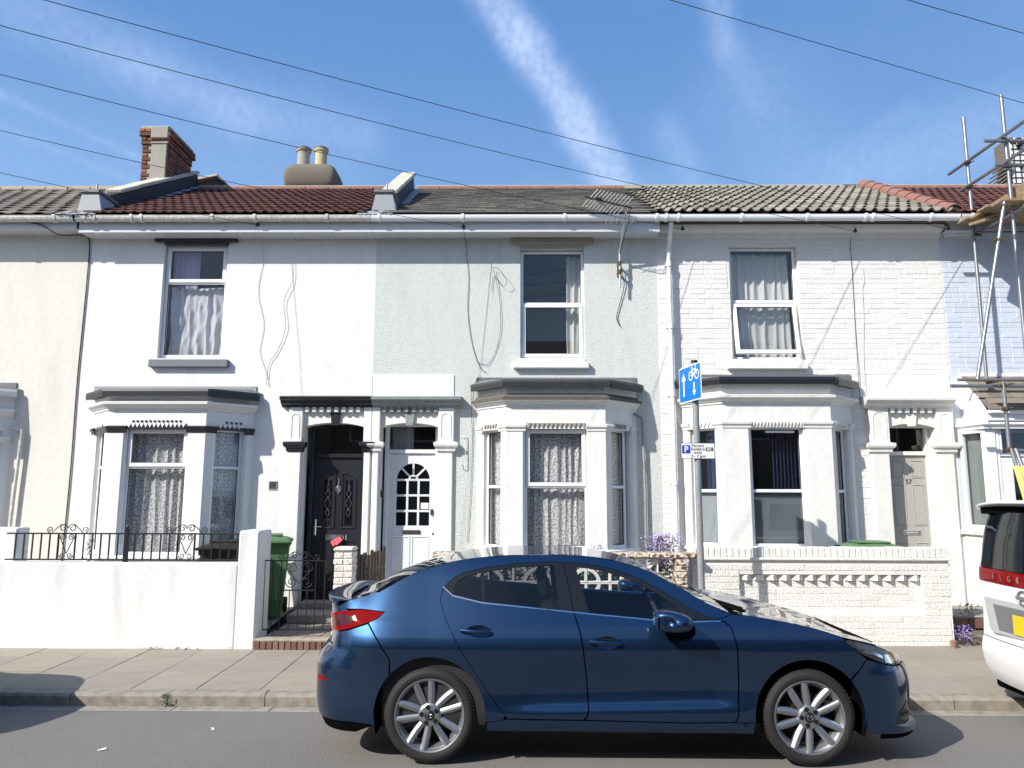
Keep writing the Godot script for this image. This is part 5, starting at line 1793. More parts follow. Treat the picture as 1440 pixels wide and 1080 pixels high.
func make_front_gardens() -> void:
	var g := MB.new()
	g.quado(Vector3(-10.8, 0.14, 1.62), Vector3(-3.2, 0.14, 1.62), Vector3(-3.2, 0.30, -0.02), Vector3(-10.8, 0.30, -0.02), Vector3.UP)
	g.quado(Vector3(-2.2, 0.14, 1.62), Vector3(2.06, 0.14, 1.62), Vector3(2.06, 0.30, -0.02), Vector3(-2.2, 0.30, -0.02), Vector3.UP)
	g.quado(Vector3(2.06, 0.12, 1.35), Vector3(10.6, 0.12, 1.35), Vector3(10.6, 0.30, -0.02), Vector3(2.06, 0.30, -0.02), Vector3.UP)
	struct("front_garden", g, mats["path"])
	# the path to the black door, two risers of brick and tile
	g = MB.new()
	g.bx(-3.14, -2.26, 0.0, 0.155, 0.62, 1.80, 0.01)
	g.bx(-3.14, -2.26, 0.155, 0.27, -0.2, 0.62, 0.01)
	g.bx(-3.14, -2.30, 0.27, 0.36, -0.26, 0.12, 0.01)
	var pa := struct("path", g, mats["path"])
	for j in 3:
		for k in 5:
			var t := MB.new()
			t.bx(-3.12 + k * 0.172, -2.955 + k * 0.172, 0.15, 0.163, 0.65 + j * 0.38, 1.02 + j * 0.38, 0.004)
			put("path_tile", t, mats["slab_%d" % ((j + k) % 4)], pa)
	var st := thing("front_step", "row of red bricks on end forming the step below the iron gate", "step", Vector3(-2.68, 0.05, 1.84))
	var m := MB.new()
	m.bx(-3.13, -2.235, 0.16, 0.195, 1.74, 1.885, 0.008)
	put("tread", m, mats["path"], st)
	for k in 12:
		m = MB.new()
		m.box(Vector3(-3.09 + k * 0.0735, 0.105, 1.845 + rng.randf_range(-0.004, 0.004)), Vector3(0.064, 0.108, 0.07), 0.006)
		put("brick", m, mats["step_brick_%d" % rng.randi_range(0, 3)], st)

	# the low white wall with its railing
	var w := thing("garden_wall", "smooth white rendered garden wall with an end pier, under the black iron railing", "wall", Vector3(-4.8, 0.05, 1.74))
	m = MB.new()
	m.bx(-6.75, -3.37, 0.0, 1.058, 1.63, 1.85, 0.018)
	put("wall", m, mats["white_render"], w)
	m = MB.new()
	m.bx(-3.375, -3.13, 0.0, 1.44, 1.40, 1.855, 0.018)
	put("pier", m, mats["white_render"], w)
	m = MB.new()
	m.bx(-6.75, -6.21, 0.0, 1.455, 1.38, 1.628, 0.018)
	put("pier", m, mats["white_render"], w)
	var rl := thing("railing", "black wrought-iron railing with scrolls, along the top of the white wall", "railing", Vector3(-4.8, 1.06, 1.74))
	var iron: Material = mats["black_iron"]
	for y: float in [1.395, 1.085]:
		m = MB.new()
		m.bx(-6.26, -3.37, y - 0.009, y + 0.009, 1.728, 1.752, 0.002)
		put("rail", m, iron, rl)
	var x := -6.15
	while x < -3.42:
		if not (absf(x + 5.52) < 0.09 or absf(x + 4.06) < 0.09 or absf(x + 4.79) < 0.05):
			m = MB.new()
			m.bx(x - 0.0075, x + 0.0075, 1.085, 1.395, 1.733, 1.747, 0.0)
			put("baluster", m, iron, rl)
		x += 0.1045
	m = MB.new()
	m.bx(-4.815, -4.765, 1.05, 1.45, 1.717, 1.763, 0.004)
	m.lathe(V2([0.0, 1.50, 0.012, 1.495, 0.02, 1.475, 0.012, 1.455, 0.03, 1.45]), Transform3D(Basis(), Vector3(-4.79, 0, 1.74)), 10)
	put("post", m, iron, rl)
	for c: float in [-5.52, -4.06]:
		m = MB.new()
		m.bx(c - 0.11, c - 0.095, 1.085, 1.395, 1.733, 1.747, 0.0)
		m.bx(c + 0.095, c + 0.11, 1.085, 1.395, 1.733, 1.747, 0.0)
		scroll_panel(m, c - 0.10, c + 0.10, 1.09, 1.39, 1.74, 0.006)
		crest(m, c, 1.40, 1.74, 0.006)
		put("scroll_panel", m, iron, rl)
	# the gate
	var gt := thing("garden_gate", "thin black wrought-iron gate with scrollwork, between white pier and brick pier", "gate", Vector3(-2.72, 0.2, 1.60))
	for q in [[1.068, -3.13, -2.275], [0.25, -3.13, -2.275], [0.716, -2.92, -2.5]]:
		m = MB.new()
		m.bx(q[1], q[2], q[0] - 0.007, q[0] + 0.007, 1.592, 1.608, 0.0)
		put("rail", m, iron, gt)
	for xx: float in [-3.135, -3.03, -2.925, -2.815, -2.705, -2.60, -2.50, -2.39, -2.28]:
		m = MB.new()
		var inside := absf(xx + 2.70) < 0.15
		m.line(Vector3(xx, 0.25, 1.60), Vector3(xx, 0.716 if inside else 1.068, 1.60), 0.0065 if absf(xx + 2.7) < 0.42 else 0.011, 6)
		put("bar", m, iron, gt)
	m = MB.new()
	scroll_panel(m, -2.90, -2.51, 0.73, 1.06, 1.60, 0.0055)
	crest(m, -2.71, 1.07, 1.60, 0.0055)
	put("scroll_panel", m, iron, gt)
	m = MB.new()
	m.bx(-3.165, -3.13, 0.99, 1.01, 1.59, 1.62)
	m.bx(-3.165, -3.13, 0.27, 0.29, 1.59, 1.62)
	m.bx(-2.29, -2.25, 0.80, 0.83, 1.585, 1.615)
	put("hinge", m, iron, gt)
	# the painted brick pier to the right of the gate and the old fence behind it
	var gp := thing("gate_pier", "brick gate pier with flaking white paint, right of the iron gate", "pier", Vector3(-2.145, 0.05, 1.6))
	m = MB.new()
	m.bx(-2.25, -2.04, 0.0, 1.17, 1.46, 1.69, 0.0)
	put("core", m, mats["white_trim"], gp)
	for row in 15:
		var y := 0.07 + row * 0.0765
		for k in 2:
			m = MB.new()
			var s := 0.11 if (row + k) % 2 == 0 else 0.205
			var fx := rng.randf_range(-0.006, 0.006)
			if k == 0:
				m.box(Vector3(-2.26 + 0.0575 + fx, y, 1.58), Vector3(0.112, 0.068, 0.25), 0.008, Basis(Vector3.UP, rng.randf_range(-0.03, 0.03)))
			else:
				m.box(Vector3(-2.035 - 0.0525 + fx, y, 1.58), Vector3(0.108, 0.068, 0.25), 0.008, Basis(Vector3.UP, rng.randf_range(-0.03, 0.03)))
			put("brick", m, mats["peeling"], gp)
	m = MB.new()
	m.box(Vector3(-2.147, 1.212, 1.58), Vector3(0.25, 0.05, 0.27), 0.02)
	put("pier_top", m, mats["peeling"], gp)
	var fc := thing("garden_fence", "short weathered dark timber fence between the front gardens, behind the flaking pier", "fence", Vector3(-1.96, 0.2, 1.2))
	for k in 8:
		m = MB.new()
		m.box(Vector3(-1.985 + k * 0.018, 0.66 + rng.randf_range(-0.02, 0.02), 1.42 - k * 0.125), Vector3(0.022, 1.0 - rng.randf() * 0.1, 0.085), 0.004, Basis(Vector3.UP, -0.14) * Basis(Vector3.RIGHT, rng.randf_range(-0.03, 0.03)))
		put("fence_board", m, mats["old_timber"], fc)
	foliage("climbing_plant", "thin green climber on the end of the weathered timber fence", Vector3(-1.84, 0.5, 1.05), Vector3(0.10, 0.55, 0.35), 260, 0, 0.03, "plant")

	# the pierced block wall in front of the green house
	var pw := thing("screen_wall", "white pierced-block wall with a flaking coping, behind the blue car", "wall", Vector3(0.45, 0.05, 1.6))
	var blk := MB.new()
	var S := 0.1475
	frame_bars(blk, -S, S, -S, S, 0.045, 0.016, 0.09)
	var seg := 8
	for k in seg:
		var a0 := PI * 0.5 * k / seg
		var a1 := PI * 0.5 * (k + 1) / seg
		var q := PackedVector2Array()
		for rr in [0.178, 0.138]:
			for aa in ([a0, a1] if rr > 0.15 else [a1, a0]): q.append(Vector2(-S, -S) + Vector2(cos(aa), sin(aa)) * rr)
		blk.prism(q, -0.04, 0.04)
	blk.box(Vector3(0.058, 0.058, 0), Vector3(0.20, 0.034, 0.078), 0.003, Basis(Vector3.BACK, PI / 4))
	var bm := blk.mesh()
	for r in 3:
		for c in 9:
			put_mesh("screen_block", bm, mats["white_trim"], pw, Transform3D(Basis(Vector3.BACK, PI / 2 * [[0, 1], [3, 2]][r % 2][c % 2]), Vector3(-0.85 + c * 0.2955 + 0.03, 0.37 + r * 0.298, 1.55) - pw.position))
	m = MB.new()
	m.bx(-1.05, 1.88, 0.0, 0.215, 1.49, 1.61, 0.008)
	put("footing", m, mats["peeling"], pw)
	x = -1.08
	while x < 2.0:
		m = MB.new()
		m.box(Vector3(x + 0.148, 1.149 + rng.randf_range(-0.004, 0.004), 1.55), Vector3(0.288, 0.058, 0.26), 0.012, Basis(Vector3.BACK, rng.randf_range(-0.012, 0.012)))
		put("coping_stone", m, mats["peeling_more"], pw)
		x += 0.295
	for px: float in [-1.03, 1.955]:
		for row in 14:
			m = MB.new()
			m.box(Vector3(px + rng.randf_range(-0.005, 0.005), 0.10 + row * 0.0745, 1.55), Vector3(0.135, 0.067, 0.23), 0.008, Basis(Vector3.UP, rng.randf_range(-0.04, 0.04)))
			put("pillar_brick", m, mats["peeling_more"], pw)
	foliage("bellflower", "purple bellflowers spilling over the end of the pierced-block wall by the downpipe", Vector3(1.80, 1.16, 1.24), Vector3(0.26, 0.24, 0.18), 700, 420, 0.026, "flower")
	for q in [[-0.4, "seen through the car's rear window"], [0.65, "seen through the car's front side window"], [1.35, "below the bellflowers"]]:
		foliage("garden_shrub", "dark shrub behind the pierced-block wall, " + q[1], Vector3(q[0], 0.62, 1.18), Vector3(0.75, 0.42, 0.28), 2600, 0, 0.05, "shrub")
	foliage("bellflower", "small sprig of purple bellflowers under the green house's bay window", Vector3(0.98, 1.17, 1.36), Vector3(0.10, 0.09, 0.08), 50, 40, 0.02, "flower")
	foliage("bellflower", "purple flowers growing at the foot of the brick wall's right end, on the pavement", Vector3(5.37, 0.20, 1.47), Vector3(0.12, 0.13, 0.10), 110, 70, 0.026, "flower")
	foliage("garden_weed", "spindly weed behind the iron railing, left of its middle post", Vector3(-5.3, 1.12, 1.62), Vector3(0.05, 0.22, 0.05), 60, 6, 0.022, "weed")
	foliage("garden_weed", "small dry weed growing in the kerb joint near the white wall", Vector3(-3.30, -0.02, 3.68), Vector3(0.06, 0.05, 0.04), 50, 0, 0.022, "weed")
	foliage("garden_weed", "low weeds along the foot of the white garden wall, left of the step", Vector3(-4.1, 0.07, 1.87), Vector3(0.5, 0.025, 0.02), 90, 0, 0.018, "weed")
	foliage("garden_weed", "tuft of weeds on the step beside the white van", Vector3(5.75, 0.42, 1.0), Vector3(0.16, 0.10, 0.10), 90, 4, 0.03, "weed")

	# the painted brick wall with its dog-tooth course
	var bw := thing("brick_garden_wall", "low off-white painted brick garden wall with a dog-tooth course and sunk panel", "wall", Vector3(3.7, 0.05, 1.4))
	m = MB.new()
	m.bx(2.12, 5.27, -0.02, 1.09, 1.20, 1.425, 0.0)
	m.bx(2.12, 2.70, -0.02, 1.09, 1.425, 1.492, 0.0)
	m.bx(4.93, 5.27, -0.02, 1.09, 1.425, 1.492, 0.0)
	m.bx(2.70, 4.93, -0.02, 0.43, 1.425, 1.492, 0.0)
	m.bx(2.70, 4.93, 0.915, 1.09, 1.425, 1.492, 0.0)
	var core := put("wall", m, mats["warm_trim"], bw)
	brick_wall(core, 2.115, 5.275, 0.045, 1.08, 1.494, 0.0765, 0.232, [Rect2(2.70, 0.43, 2.23, 0.485)], "garden_brick", 220, Vector2(4.2, 0.6), 0.005)
	brick_wall(core, 2.70, 4.93, 0.445, 0.83, 1.427, 0.0765, 0.232, [], "garden_brick", 70, Vector2(4.2, 0.6), 0.004)
	m = MB.new()
	m.prism(PackedVector2Array([Vector2(1.43, 0.43), Vector2(1.499, 0.43), Vector2(1.43, 0.475)]), 2.70, 4.93, Transform3D(Basis(Vector3(0, 0, 1), Vector3.UP, Vector3(1, 0, 0)), Vector3.ZERO))
	put("sloped_ledge", m, mats["garden_brick_0"], bw)
	for k in 14:
		m = MB.new()
		m.box(Vector3(2.79 + k * 0.1595, 0.873, 1.432), Vector3(0.104, 0.068, 0.104), 0.005, Basis(Vector3.UP, PI / 4 + rng.randf_range(-0.03, 0.03)))
		put("dog_tooth_brick", m, mats["garden_brick_%d" % rng.randi_range(0, 3)], bw)
	m = MB.new()
	m.bx(2.10, 5.29, 1.085, 1.122, 1.20, 1.53, 0.008)
	put("string_course", m, mats["garden_brick_2"], bw)
	x = 2.11
	while x < 5.25:
		m = MB.new()
		m.box(Vector3(x + 0.0375, 1.18 + rng.randf_range(-0.004, 0.004), 1.375), Vector3(0.070, 0.116, 0.235), 0.009, Basis(Vector3.BACK, rng.randf_range(-0.015, 0.015)))
		put("coping_brick", m, mats["garden_brick_%d" % rng.randi_range(0, 3)], bw)
		x += 0.0755
	m = MB.new()
	m.lathe(V2([0.0, 0.0, 0.02, 0.0, 0.022, 0.04, 0.0, 0.045]), Transform3D(Basis(Vector3.BACK, -PI / 2), Vector3(5.27, 1.03, 1.42)), 10)
	put("gate_hook", m, iron, bw)
	var s2 := thing("garden_steps", "worn stone and brick steps between the painted wall and the van", "steps", Vector3(5.8, 0.05, 1.2))
	m = MB.new()
	m.bx(5.29, 6.5, 0.0, 0.19, 0.95, 1.42, 0.02)
	put("lower_step", m, mats["dark_concrete"], s2)
	for k in 6:
		m = MB.new()
		m.box(Vector3(5.40 + k * 0.20, 0.27, 0.98), Vector3(0.19, 0.13, 0.22), 0.015, Basis(Vector3.UP, rng.randf_range(-0.05, 0.05)))
		put("brick", m, mats["step_brick_%d" % (k % 4)], s2)
	m = MB.new()
	m.bx(5.29, 6.5, 0.335, 0.37, 0.2, 1.09, 0.012)
	put("flagstone", m, mats["bare_concrete"], s2)
	m = MB.new()
	m.box(Vector3(5.20, 0.115, 1.60), Vector3(0.075, 0.10, 0.065), 0.012, Basis(Vector3.UP, 0.5))
	one("loose_brick", m, mats["step_brick_3"], "loose red brick standing at the right foot of the painted wall", "brick", Vector3(5.20, 0.07, 1.60))
	# bins
	bin_("wheelie_bin", "green wheelie bin standing behind the iron gate, by the black door", Vector3(-3.42, 0.27, 0.62), 0.25, "bin_green")
	bin_("wheelie_bin", "dark grey wheelie bin behind the iron railing, near the white pier", Vector3(-3.78, 0.22, 1.12), 0.1, "bin_dark")
	bin_("wheelie_bin", "green wheelie bin behind the painted brick wall, only its lid showing", Vector3(4.58, 0.22, 0.92), PI / 2, "bin_green")

func bin_(called: String, label: String, at: Vector3, turn: float, mk: String) -> void:
	var o := thing(called, label, "wheelie bin", at, "wheelie bins in the front gardens")
	o.rotation.y = turn
	var m := MB.new()
	var a := [0.20, 0.19, 0.0]
	var b := [0.27, 0.27, 0.93]
	var P := func(sx: float, sz: float, q: Array) -> Vector3: return Vector3(sx * q[0], q[2], sz * q[1])
	for s in [[-1, -1, 1, -1, 0, -1], [1, -1, 1, 1, 1, 0], [1, 1, -1, 1, 0, 1], [-1, 1, -1, -1, -1, 0]]:
		m.quado(P.call(s[0], s[1], a), P.call(s[2], s[3], a), P.call(s[2], s[3], b), P.call(s[0], s[1], b), Vector3(s[4], 0, s[5]))
	m.bx(-0.2, 0.2, 0.0, 0.02, -0.19, 0.19)
	m.bx(-0.29, 0.29, 0.90, 0.965, -0.29, 0.29, 0.015)
	m.bx(-0.15, 0.15, 0.2, 0.7, 0.2, 0.245, 0.015)
	put_mesh("body", m.mesh(), mats[mk], o)
	m = MB.new()
	m.grid(func(u: float, v: float) -> Vector3: return Vector3((u - 0.5) * 0.62, 0.985 + 0.075 * pow(sin(u * PI), 0.5) * pow(sin(clampf(v, 0, 1) * PI), 0.4), (0.5 - v) * 0.66 + 0.02), 16, 16)
	m.bx(-0.31, 0.31, 0.955, 0.99, -0.31, 0.35, 0.012)
	m.bx(-0.18, 0.18, 1.045, 1.068, -0.2, 0.2, 0.012)
	put_mesh("lid", m.mesh(), mats[mk], o)
	m = MB.new()
	m.line(Vector3(-0.25, 0.97, -0.36), Vector3(0.25, 0.97, -0.36), 0.018, 8)
	for s: float in [-0.22, 0.0, 0.22]: m.bx(s - 0.02, s + 0.02, 0.93, 1.0, -0.37, -0.27, 0.008)
	put_mesh("handle", m.mesh(), mats["bin_dark"], o)
	for s: float in [-1.0, 1.0]:
		m = MB.new()
		m.lathe(V2([0.0, -0.025, 0.05, -0.025, 0.06, -0.03, 0.10, -0.028, 0.105, 0.0, 0.10, 0.028, 0.06, 0.03, 0.05, 0.025, 0.0, 0.025]), Transform3D(Basis(Vector3.BACK, PI / 2), Vector3(s * 0.235, 0.10, -0.22)), 20)
		put_mesh("wheel", m.mesh(), mats["bin_dark"], o)

func foliage(called: String, label: String, at: Vector3, half: Vector3, leaves: int, flowers: int, size: float, cat: String) -> void:
	var o := thing(called, label, cat, at)
	var lf := MB.new()
	var st := MB.new()
	for k in leaves:
		var p := Vector3(rng.randfn(0, 0.42) * half.x, rng.randf_range(-1, 0.8) * half.y, rng.randfn(0, 0.45) * half.z)
		var d := Vector3(rng.randf_range(-1, 1), rng.randf_range(-0.2, 1), rng.randf_range(-1, 1)).normalized()
		var s := d.cross(Vector3(rng.randf(), rng.randf(), 1)).normalized()
		var l := size * rng.randf_range(0.7, 1.5)
		lf.quad(p, p + d * l * 0.5 + s * l * 0.32, p + d * l, p + d * l * 0.5 - s * l * 0.32)
		if k % 12 == 0:
			st.tube(PackedVector3Array([Vector3(p.x * 0.3, -half.y, p.z * 0.3), Vector3(p.x * 0.7, p.y * 0.4 - half.y * 0.3, p.z * 0.7), p]), 0.002, 4)
	put_mesh("leaves", lf.mesh(), mats["leaf" if flowers == 0 else "leaf_dark"], o).set_meta("kind", "stuff")
	put_mesh("stems", st.mesh(), mats["dry_stem"], o).set_meta("kind", "stuff")
	if flowers > 0:
		for t in 2:
			var fl := MB.new()
			for k in flowers / 2:
				var p := Vector3(rng.randfn(0, 0.45) * half.x, rng.randf_range(-0.8, 1.0) * half.y, rng.randfn(0.3, 0.5) * half.z)
				var nrm := Vector3(rng.randf_range(-0.8, 0.5), rng.randf_range(-0.1, 0.9), rng.randf_range(0.2, 1.2)).normalized()
				var s := nrm.cross(Vector3.UP).normalized()
				var u := s.cross(nrm)
				var r := size * rng.randf_range(0.42, 0.62)
				for j in 5:
					var a := TAU * j / 5.0
					var b := a + 0.5
					var c := a - 0.5
					fl.quad(p - nrm * r * 0.5, p + (s * cos(c) + u * sin(c)) * r * 0.6, p + (s * cos(a) + u * sin(a)) * r + nrm * r * 0.2, p + (s * cos(b) + u * sin(b)) * r * 0.6)
			put_mesh("petals", fl.mesh(), mats["petal" if t == 0 else "petal_light"], o).set_meta("kind", "stuff")

func make_scaffold() -> void:
	var o := thing("scaffold", "steel tube scaffolding with timber boards in front of the pale blue house", "scaffolding", Vector3(6.9, 0.1, 0.7))
	var gv: Material = mats["galvanised"]
	var tubes := [
		["standard", 6.65, 3.42, 0.35, 6.65, 7.50, 0.35], ["standard", 6.72, 0.12, 1.12, 6.72, 7.42, 1.12],
		["standard", 9.0, 0.3, 0.35, 9.0, 7.5, 0.35], ["standard", 9.0, 0.12, 1.12, 9.0, 7.5, 1.12],
		["transom", 6.60, 6.775, -0.05, 6.66, 6.775, 1.9], ["transom", 6.60, 6.40, 0.2, 6.66, 6.40, 1.9],
		["ledger", 6.40, 6.72, 1.17, 10.2, 6.72, 1.17], ["ledger", 6.52, 6.37, 1.17, 10.2, 6.37, 1.17],
		["ledger", 6.20, 5.62, 0.40, 6.72, 5.62, 0.40], ["ledger", 6.55, 5.86, 1.17, 10.2, 5.86, 1.17], ["ledger", 6.66, 5.68, 0.40, 10.2, 5.68, 0.40],
		["transom", 6.78, 5.74, 0.1, 6.78, 5.74, 1.5],
		["ledger", 6.18, 3.495, 0.45, 10.2, 3.495, 0.45], ["ledger", 5.66, 3.305, 1.17, 10.2, 3.305, 1.17],
		["brace", 6.395, 5.72, 1.46, 5.84, 3.35, 1.46],
		["standard", 6.33, 2.42, 1.20, 6.33, 3.36, 1.20],
		["raker", 6.33, 2.47, 1.24, 5.72, 0.10, 2.92], ["raker", 6.36, 2.47, 1.28, 6.05, 0.10, 2.75],
		["ledger", 6.33, 2.46, 1.16, 9.0, 2.46, 1.16],
	]
	for t in tubes:
		var m := MB.new()
		var a := Vector3(t[1], t[2], t[3])
		var b := Vector3(t[4], t[5], t[6])
		m.line(a, b, 0.0242, 14)
		put("scaffold_" + t[0] if t[0] == "raker" else t[0], m, gv, o)
		if t[0] == "raker":
			m = MB.new()
			m.line(a.lerp(b, 0.10), a.lerp(b, 0.62), 0.037, 14)
			put("foam_sleeve", m, mats["yellow_foam"], o)
	for c in [[6.65, 6.775, 0.35], [6.65, 6.40, 0.35], [6.69, 6.75, 1.13], [6.69, 6.385, 1.13], [6.72, 5.87, 1.14], [6.65, 5.86, 0.38], [6.65, 5.64, 0.38], [6.72, 3.31, 1.14], [6.65, 3.48, 0.40], [6.34, 3.31, 1.18], [6.33, 2.47, 1.21], [6.33, 3.0, 1.20], [6.27, 5.2, 1.44], [6.39, 5.67, 1.44]]:
		var m := MB.new()
		var p := Vector3(c[0], c[1], c[2])
		m.box(p, Vector3(0.075, 0.06, 0.085), 0.015, Basis(Vector3.UP, rng.randf_range(-0.4, 0.4)))
		m.line(p + Vector3(0.03, 0.0, 0.0), p + Vector3(0.085, 0.02, 0.03), 0.009, 6)
		m.line(p + Vector3(-0.03, 0.0, 0.03), p + Vector3(-0.08, -0.01, 0.05), 0.009, 6)
		m.box(p + Vector3(-0.07, -0.01, 0.05), Vector3(0.022, 0.026, 0.026), 0.004)
		put("coupler", m, mats["clamp"], o)
	for k in 4:
		var m := MB.new()
		m.box(Vector3(8.35 + 0.07 * (k % 2), 5.82 + 0.004 * k, 0.50 + k * 0.235), Vector3(3.9, 0.038, 0.225), 0.004, Basis(Vector3.BACK, 0.004 * (k - 1)))
		put("scaffold_board", m, mats["scaffold_wood"], o)
	var m := MB.new()
	m.box(Vector3(6.86, 5.98, 1.02), Vector3(0.038, 0.225, 1.7), 0.004, Basis(Vector3.RIGHT, -0.03))
	put("toe_board", m, mats["scaffold_wood"], o)
	m = MB.new()
	m.box(Vector3(6.52, 5.71, 0.8), Vector3(0.34, 0.038, 0.225), 0.004, Basis(Vector3.UP, 0.5) * Basis(Vector3.BACK, 0.3))
	put("scaffold_board", m, mats["scaffold_wood"], o)
	m = MB.new()
	m.box(Vector3(8.4, 3.36, 0.84), Vector3(4.0, 0.038, 0.225), 0.004)
	put("scaffold_board", m, mats["scaffold_wood"], o)

func make_street_things() -> void:
	# the sign post
	var o := thing("sign_post", "grey steel sign post on the pavement in front of the painted brick house", "post", Vector3(2.065, 0.05, 2.2))
	var m := MB.new()
	m.line(Vector3(2.065, 0.0, 2.2), Vector3(2.065, 3.44, 2.2), 0.038, 20)
	put("post", m, mats["post_paint"], o)
	m = MB.new()
	m.lathe(V2([0.038, 3.43, 0.041, 3.435, 0.041, 3.46, 0.0, 3.468]), Transform3D(Basis(), Vector3(2.065, 0, 2.2)), 20)
	put("cap", m, mats["sign_black"], o)
	for y: float in [3.08, 3.30, 2.385]:
		m = MB.new()
		m.lathe(V2([0.038, y - 0.012, 0.042, y - 0.012, 0.042, y + 0.012, 0.038, y + 0.012]), Transform3D(Basis(), Vector3(2.065, 0, 2.2)), 20)
		put("clip", m, mats["sign_grey"], o)
	# the blue plate faces along the street, to the left; local x runs away from the house
	var tilt := Basis(Vector3.UP, 0.0)
	var e := Vector3(0.13, 0, 0.60).normalized()
	var nrm := Vector3(-e.z, 0, e.x)
	var bas := Basis(e, Vector3.UP, nrm)
	var c := Vector3(2.004, 3.185, 2.2)
	var s := thing("cycle_sign", "blue sign with a white up arrow, bicycle and down arrow, on the post", "sign", c)
	s.transform = Transform3D(bas, c)
	m = MB.new()
	m.prism(rounded(0.60, 0.43, 0.03), -0.004, 0.0)
	put_mesh("plate", m.mesh(), mats["sign_white"], s)
	m = MB.new()
	m.prism(rounded(0.574, 0.404, 0.022), 0.0, 0.0012)
	put_mesh("blue_field", m.mesh(), mats["sign_blue"], s)
	m = MB.new()
	m.prism(rounded(0.59, 0.42, 0.03), -0.0065, -0.0045)
	put_mesh("plate_back", m.mesh(), mats["sign_grey"], s)
	for q in [[-0.165, -0.14, 0.14, 1.0], [0.115, -0.16, 0.0, -1.0]]:
		m = MB.new()
		var y0: float = q[1]
		var y1: float = q[2]
		var xx: float = q[0]
		if q[3] > 0:
			m.prism(V2([xx - 0.018, y0, xx + 0.018, y0, xx + 0.018, y1 - 0.09, xx + 0.06, y1 - 0.09, xx, y1, xx - 0.06, y1 - 0.09, xx - 0.018, y1 - 0.09]), 0.0012, 0.0022)
		else:
			m.prism(V2([xx - 0.014, y1, xx - 0.014, y0 + 0.065, xx - 0.045, y0 + 0.065, xx, y0, xx + 0.045, y0 + 0.065, xx + 0.014, y0 + 0.065, xx + 0.014, y1]), 0.0012, 0.0022)
		put_mesh("arrow", m.mesh(), mats["sign_white"], s)
	m = MB.new()
	for wx: float in [0.035, 0.195]:
		for k in 20:
			var a0 := TAU * k / 20.0
			var a1 := TAU * (k + 1) / 20.0
			var cc := Vector2(wx, 0.085)
			m.prism(PackedVector2Array([cc + Vector2.from_angle(a0) * 0.058, cc + Vector2.from_angle(a1) * 0.058, cc + Vector2.from_angle(a1) * 0.043, cc + Vector2.from_angle(a0) * 0.043]), 0.0012, 0.0022)
	for q in [[0.035, 0.085, 0.075, 0.155], [0.075, 0.155, 0.165, 0.15], [0.165, 0.15, 0.195, 0.085], [0.035, 0.085, 0.11, 0.08], [0.11, 0.08, 0.165, 0.15], [0.11, 0.08, 0.068, 0.175], [0.05, 0.178, 0.09, 0.178], [0.165, 0.15, 0.158, 0.185], [0.158, 0.185, 0.185, 0.192]]:
		var a := Vector2(q[0], q[1])
		var b := Vector2(q[2], q[3])
		var w := (b - a).orthogonal().normalized() * 0.0065
		m.prism(PackedVector2Array([a - w, b - w, b + w, a + w]), 0.0013, 0.0023)
	put_mesh("bicycle_symbol", m.mesh(), mats["sign_white"], s)
	# the parking plate
	c = Vector3(2.063, 2.387, 2.246)
	s = thing("parking_sign", "small white parking plate with blue P and permit hours, on the post", "sign", c)
	m = MB.new()
	m.prism(rounded(0.395, 0.186, 0.014), -0.003, 0.0)
	put_mesh("plate", m.mesh(), mats["sign_black"], s)
	m = MB.new()
	m.prism(rounded(0.383, 0.174, 0.010), 0.0, 0.001)
	put_mesh("white_field", m.mesh(), mats["sign_white"], s)
	m = MB.new()
	m.prism(rounded(0.096, 0.096, 0.004), 0.001, 0.0018, Transform3D(Basis(), Vector3(-0.135, 0.018, 0)))
	put_mesh("blue_square", m.mesh(), mats["sign_navy"], s)
	m = MB.new()
	m.prism(rounded(0.088, 0.044, 0.003), 0.001, 0.0018, Transform3D(Basis(), Vector3(0.133, 0.018, 0)))
	put_mesh("black_patch", m.mesh(), mats["sign_black"], s)
	put_mesh("letter_p", letters("P", 0.098, "Droid Sans", 0.001), mats["sign_white"], s, Transform3D(Basis(), Vector3(-0.135, 0.018, 0.0022)))
	put_mesh("letters_mc", letters("MC", 0.044, "Droid Sans", 0.001), mats["sign_white"], s, Transform3D(Basis(), Vector3(0.133, 0.018, 0.0022)))
	var yy := 0.058
	for t in ["Permit", "holders", "only"]:
		put_mesh("lettering", letters(t, 0.044, "Droid Sans", 0.001), mats["sign_black"], s, Transform3D(Basis(), Vector3(0.0, yy, 0.0015)))
		yy -= 0.039
	put_mesh("lettering", letters("5 - 7 pm", 0.044, "Droid Sans", 0.001), mats["sign_black"], s, Transform3D(Basis(), Vector3(0.005, -0.063, 0.0015)))
	make_aerial()
	make_cables()
	# scraps on the road
	for q in [[-3.15, 5.05, 0.5, "white scrap of paper lying on the road near the left kerb shadow"], [-2.9, 5.95, 1.2, "torn white paper scrap on the road at the lower left edge"], [-2.55, 4.45, 2.0, "tiny white paper flake on the road in front of the kerb"]]:
		m = MB.new()
		var p := Vector3(q[0], road_y(q[1]) + 0.006, q[1])
		var b2 := Basis(Vector3.UP, q[2])
		m.quad(p + b2 * Vector3(-0.03, 0, 0.012), p + b2 * Vector3(0.028, 0.003, 0.01), p + b2 * Vector3(0.034, 0.01, -0.014), p + b2 * Vector3(-0.02, 0.001, -0.011))
		one("paper_scrap", m, mats["white_card"], q[3], "litter", p)

func rounded(w: float, h: float, r: float) -> PackedVector2Array:
	var p := PackedVector2Array()
	for q in [[1, 1, 0.0], [-1, 1, 0.5], [-1, -1, 1.0], [1, -1, 1.5]]:
		for k in 5:
			p.append(Vector2(q[0] * (w * 0.5 - r), q[1] * (h * 0.5 - r)) + Vector2.from_angle(PI * (q[2] + 0.5 * k / 4.0)) * r)
	return p

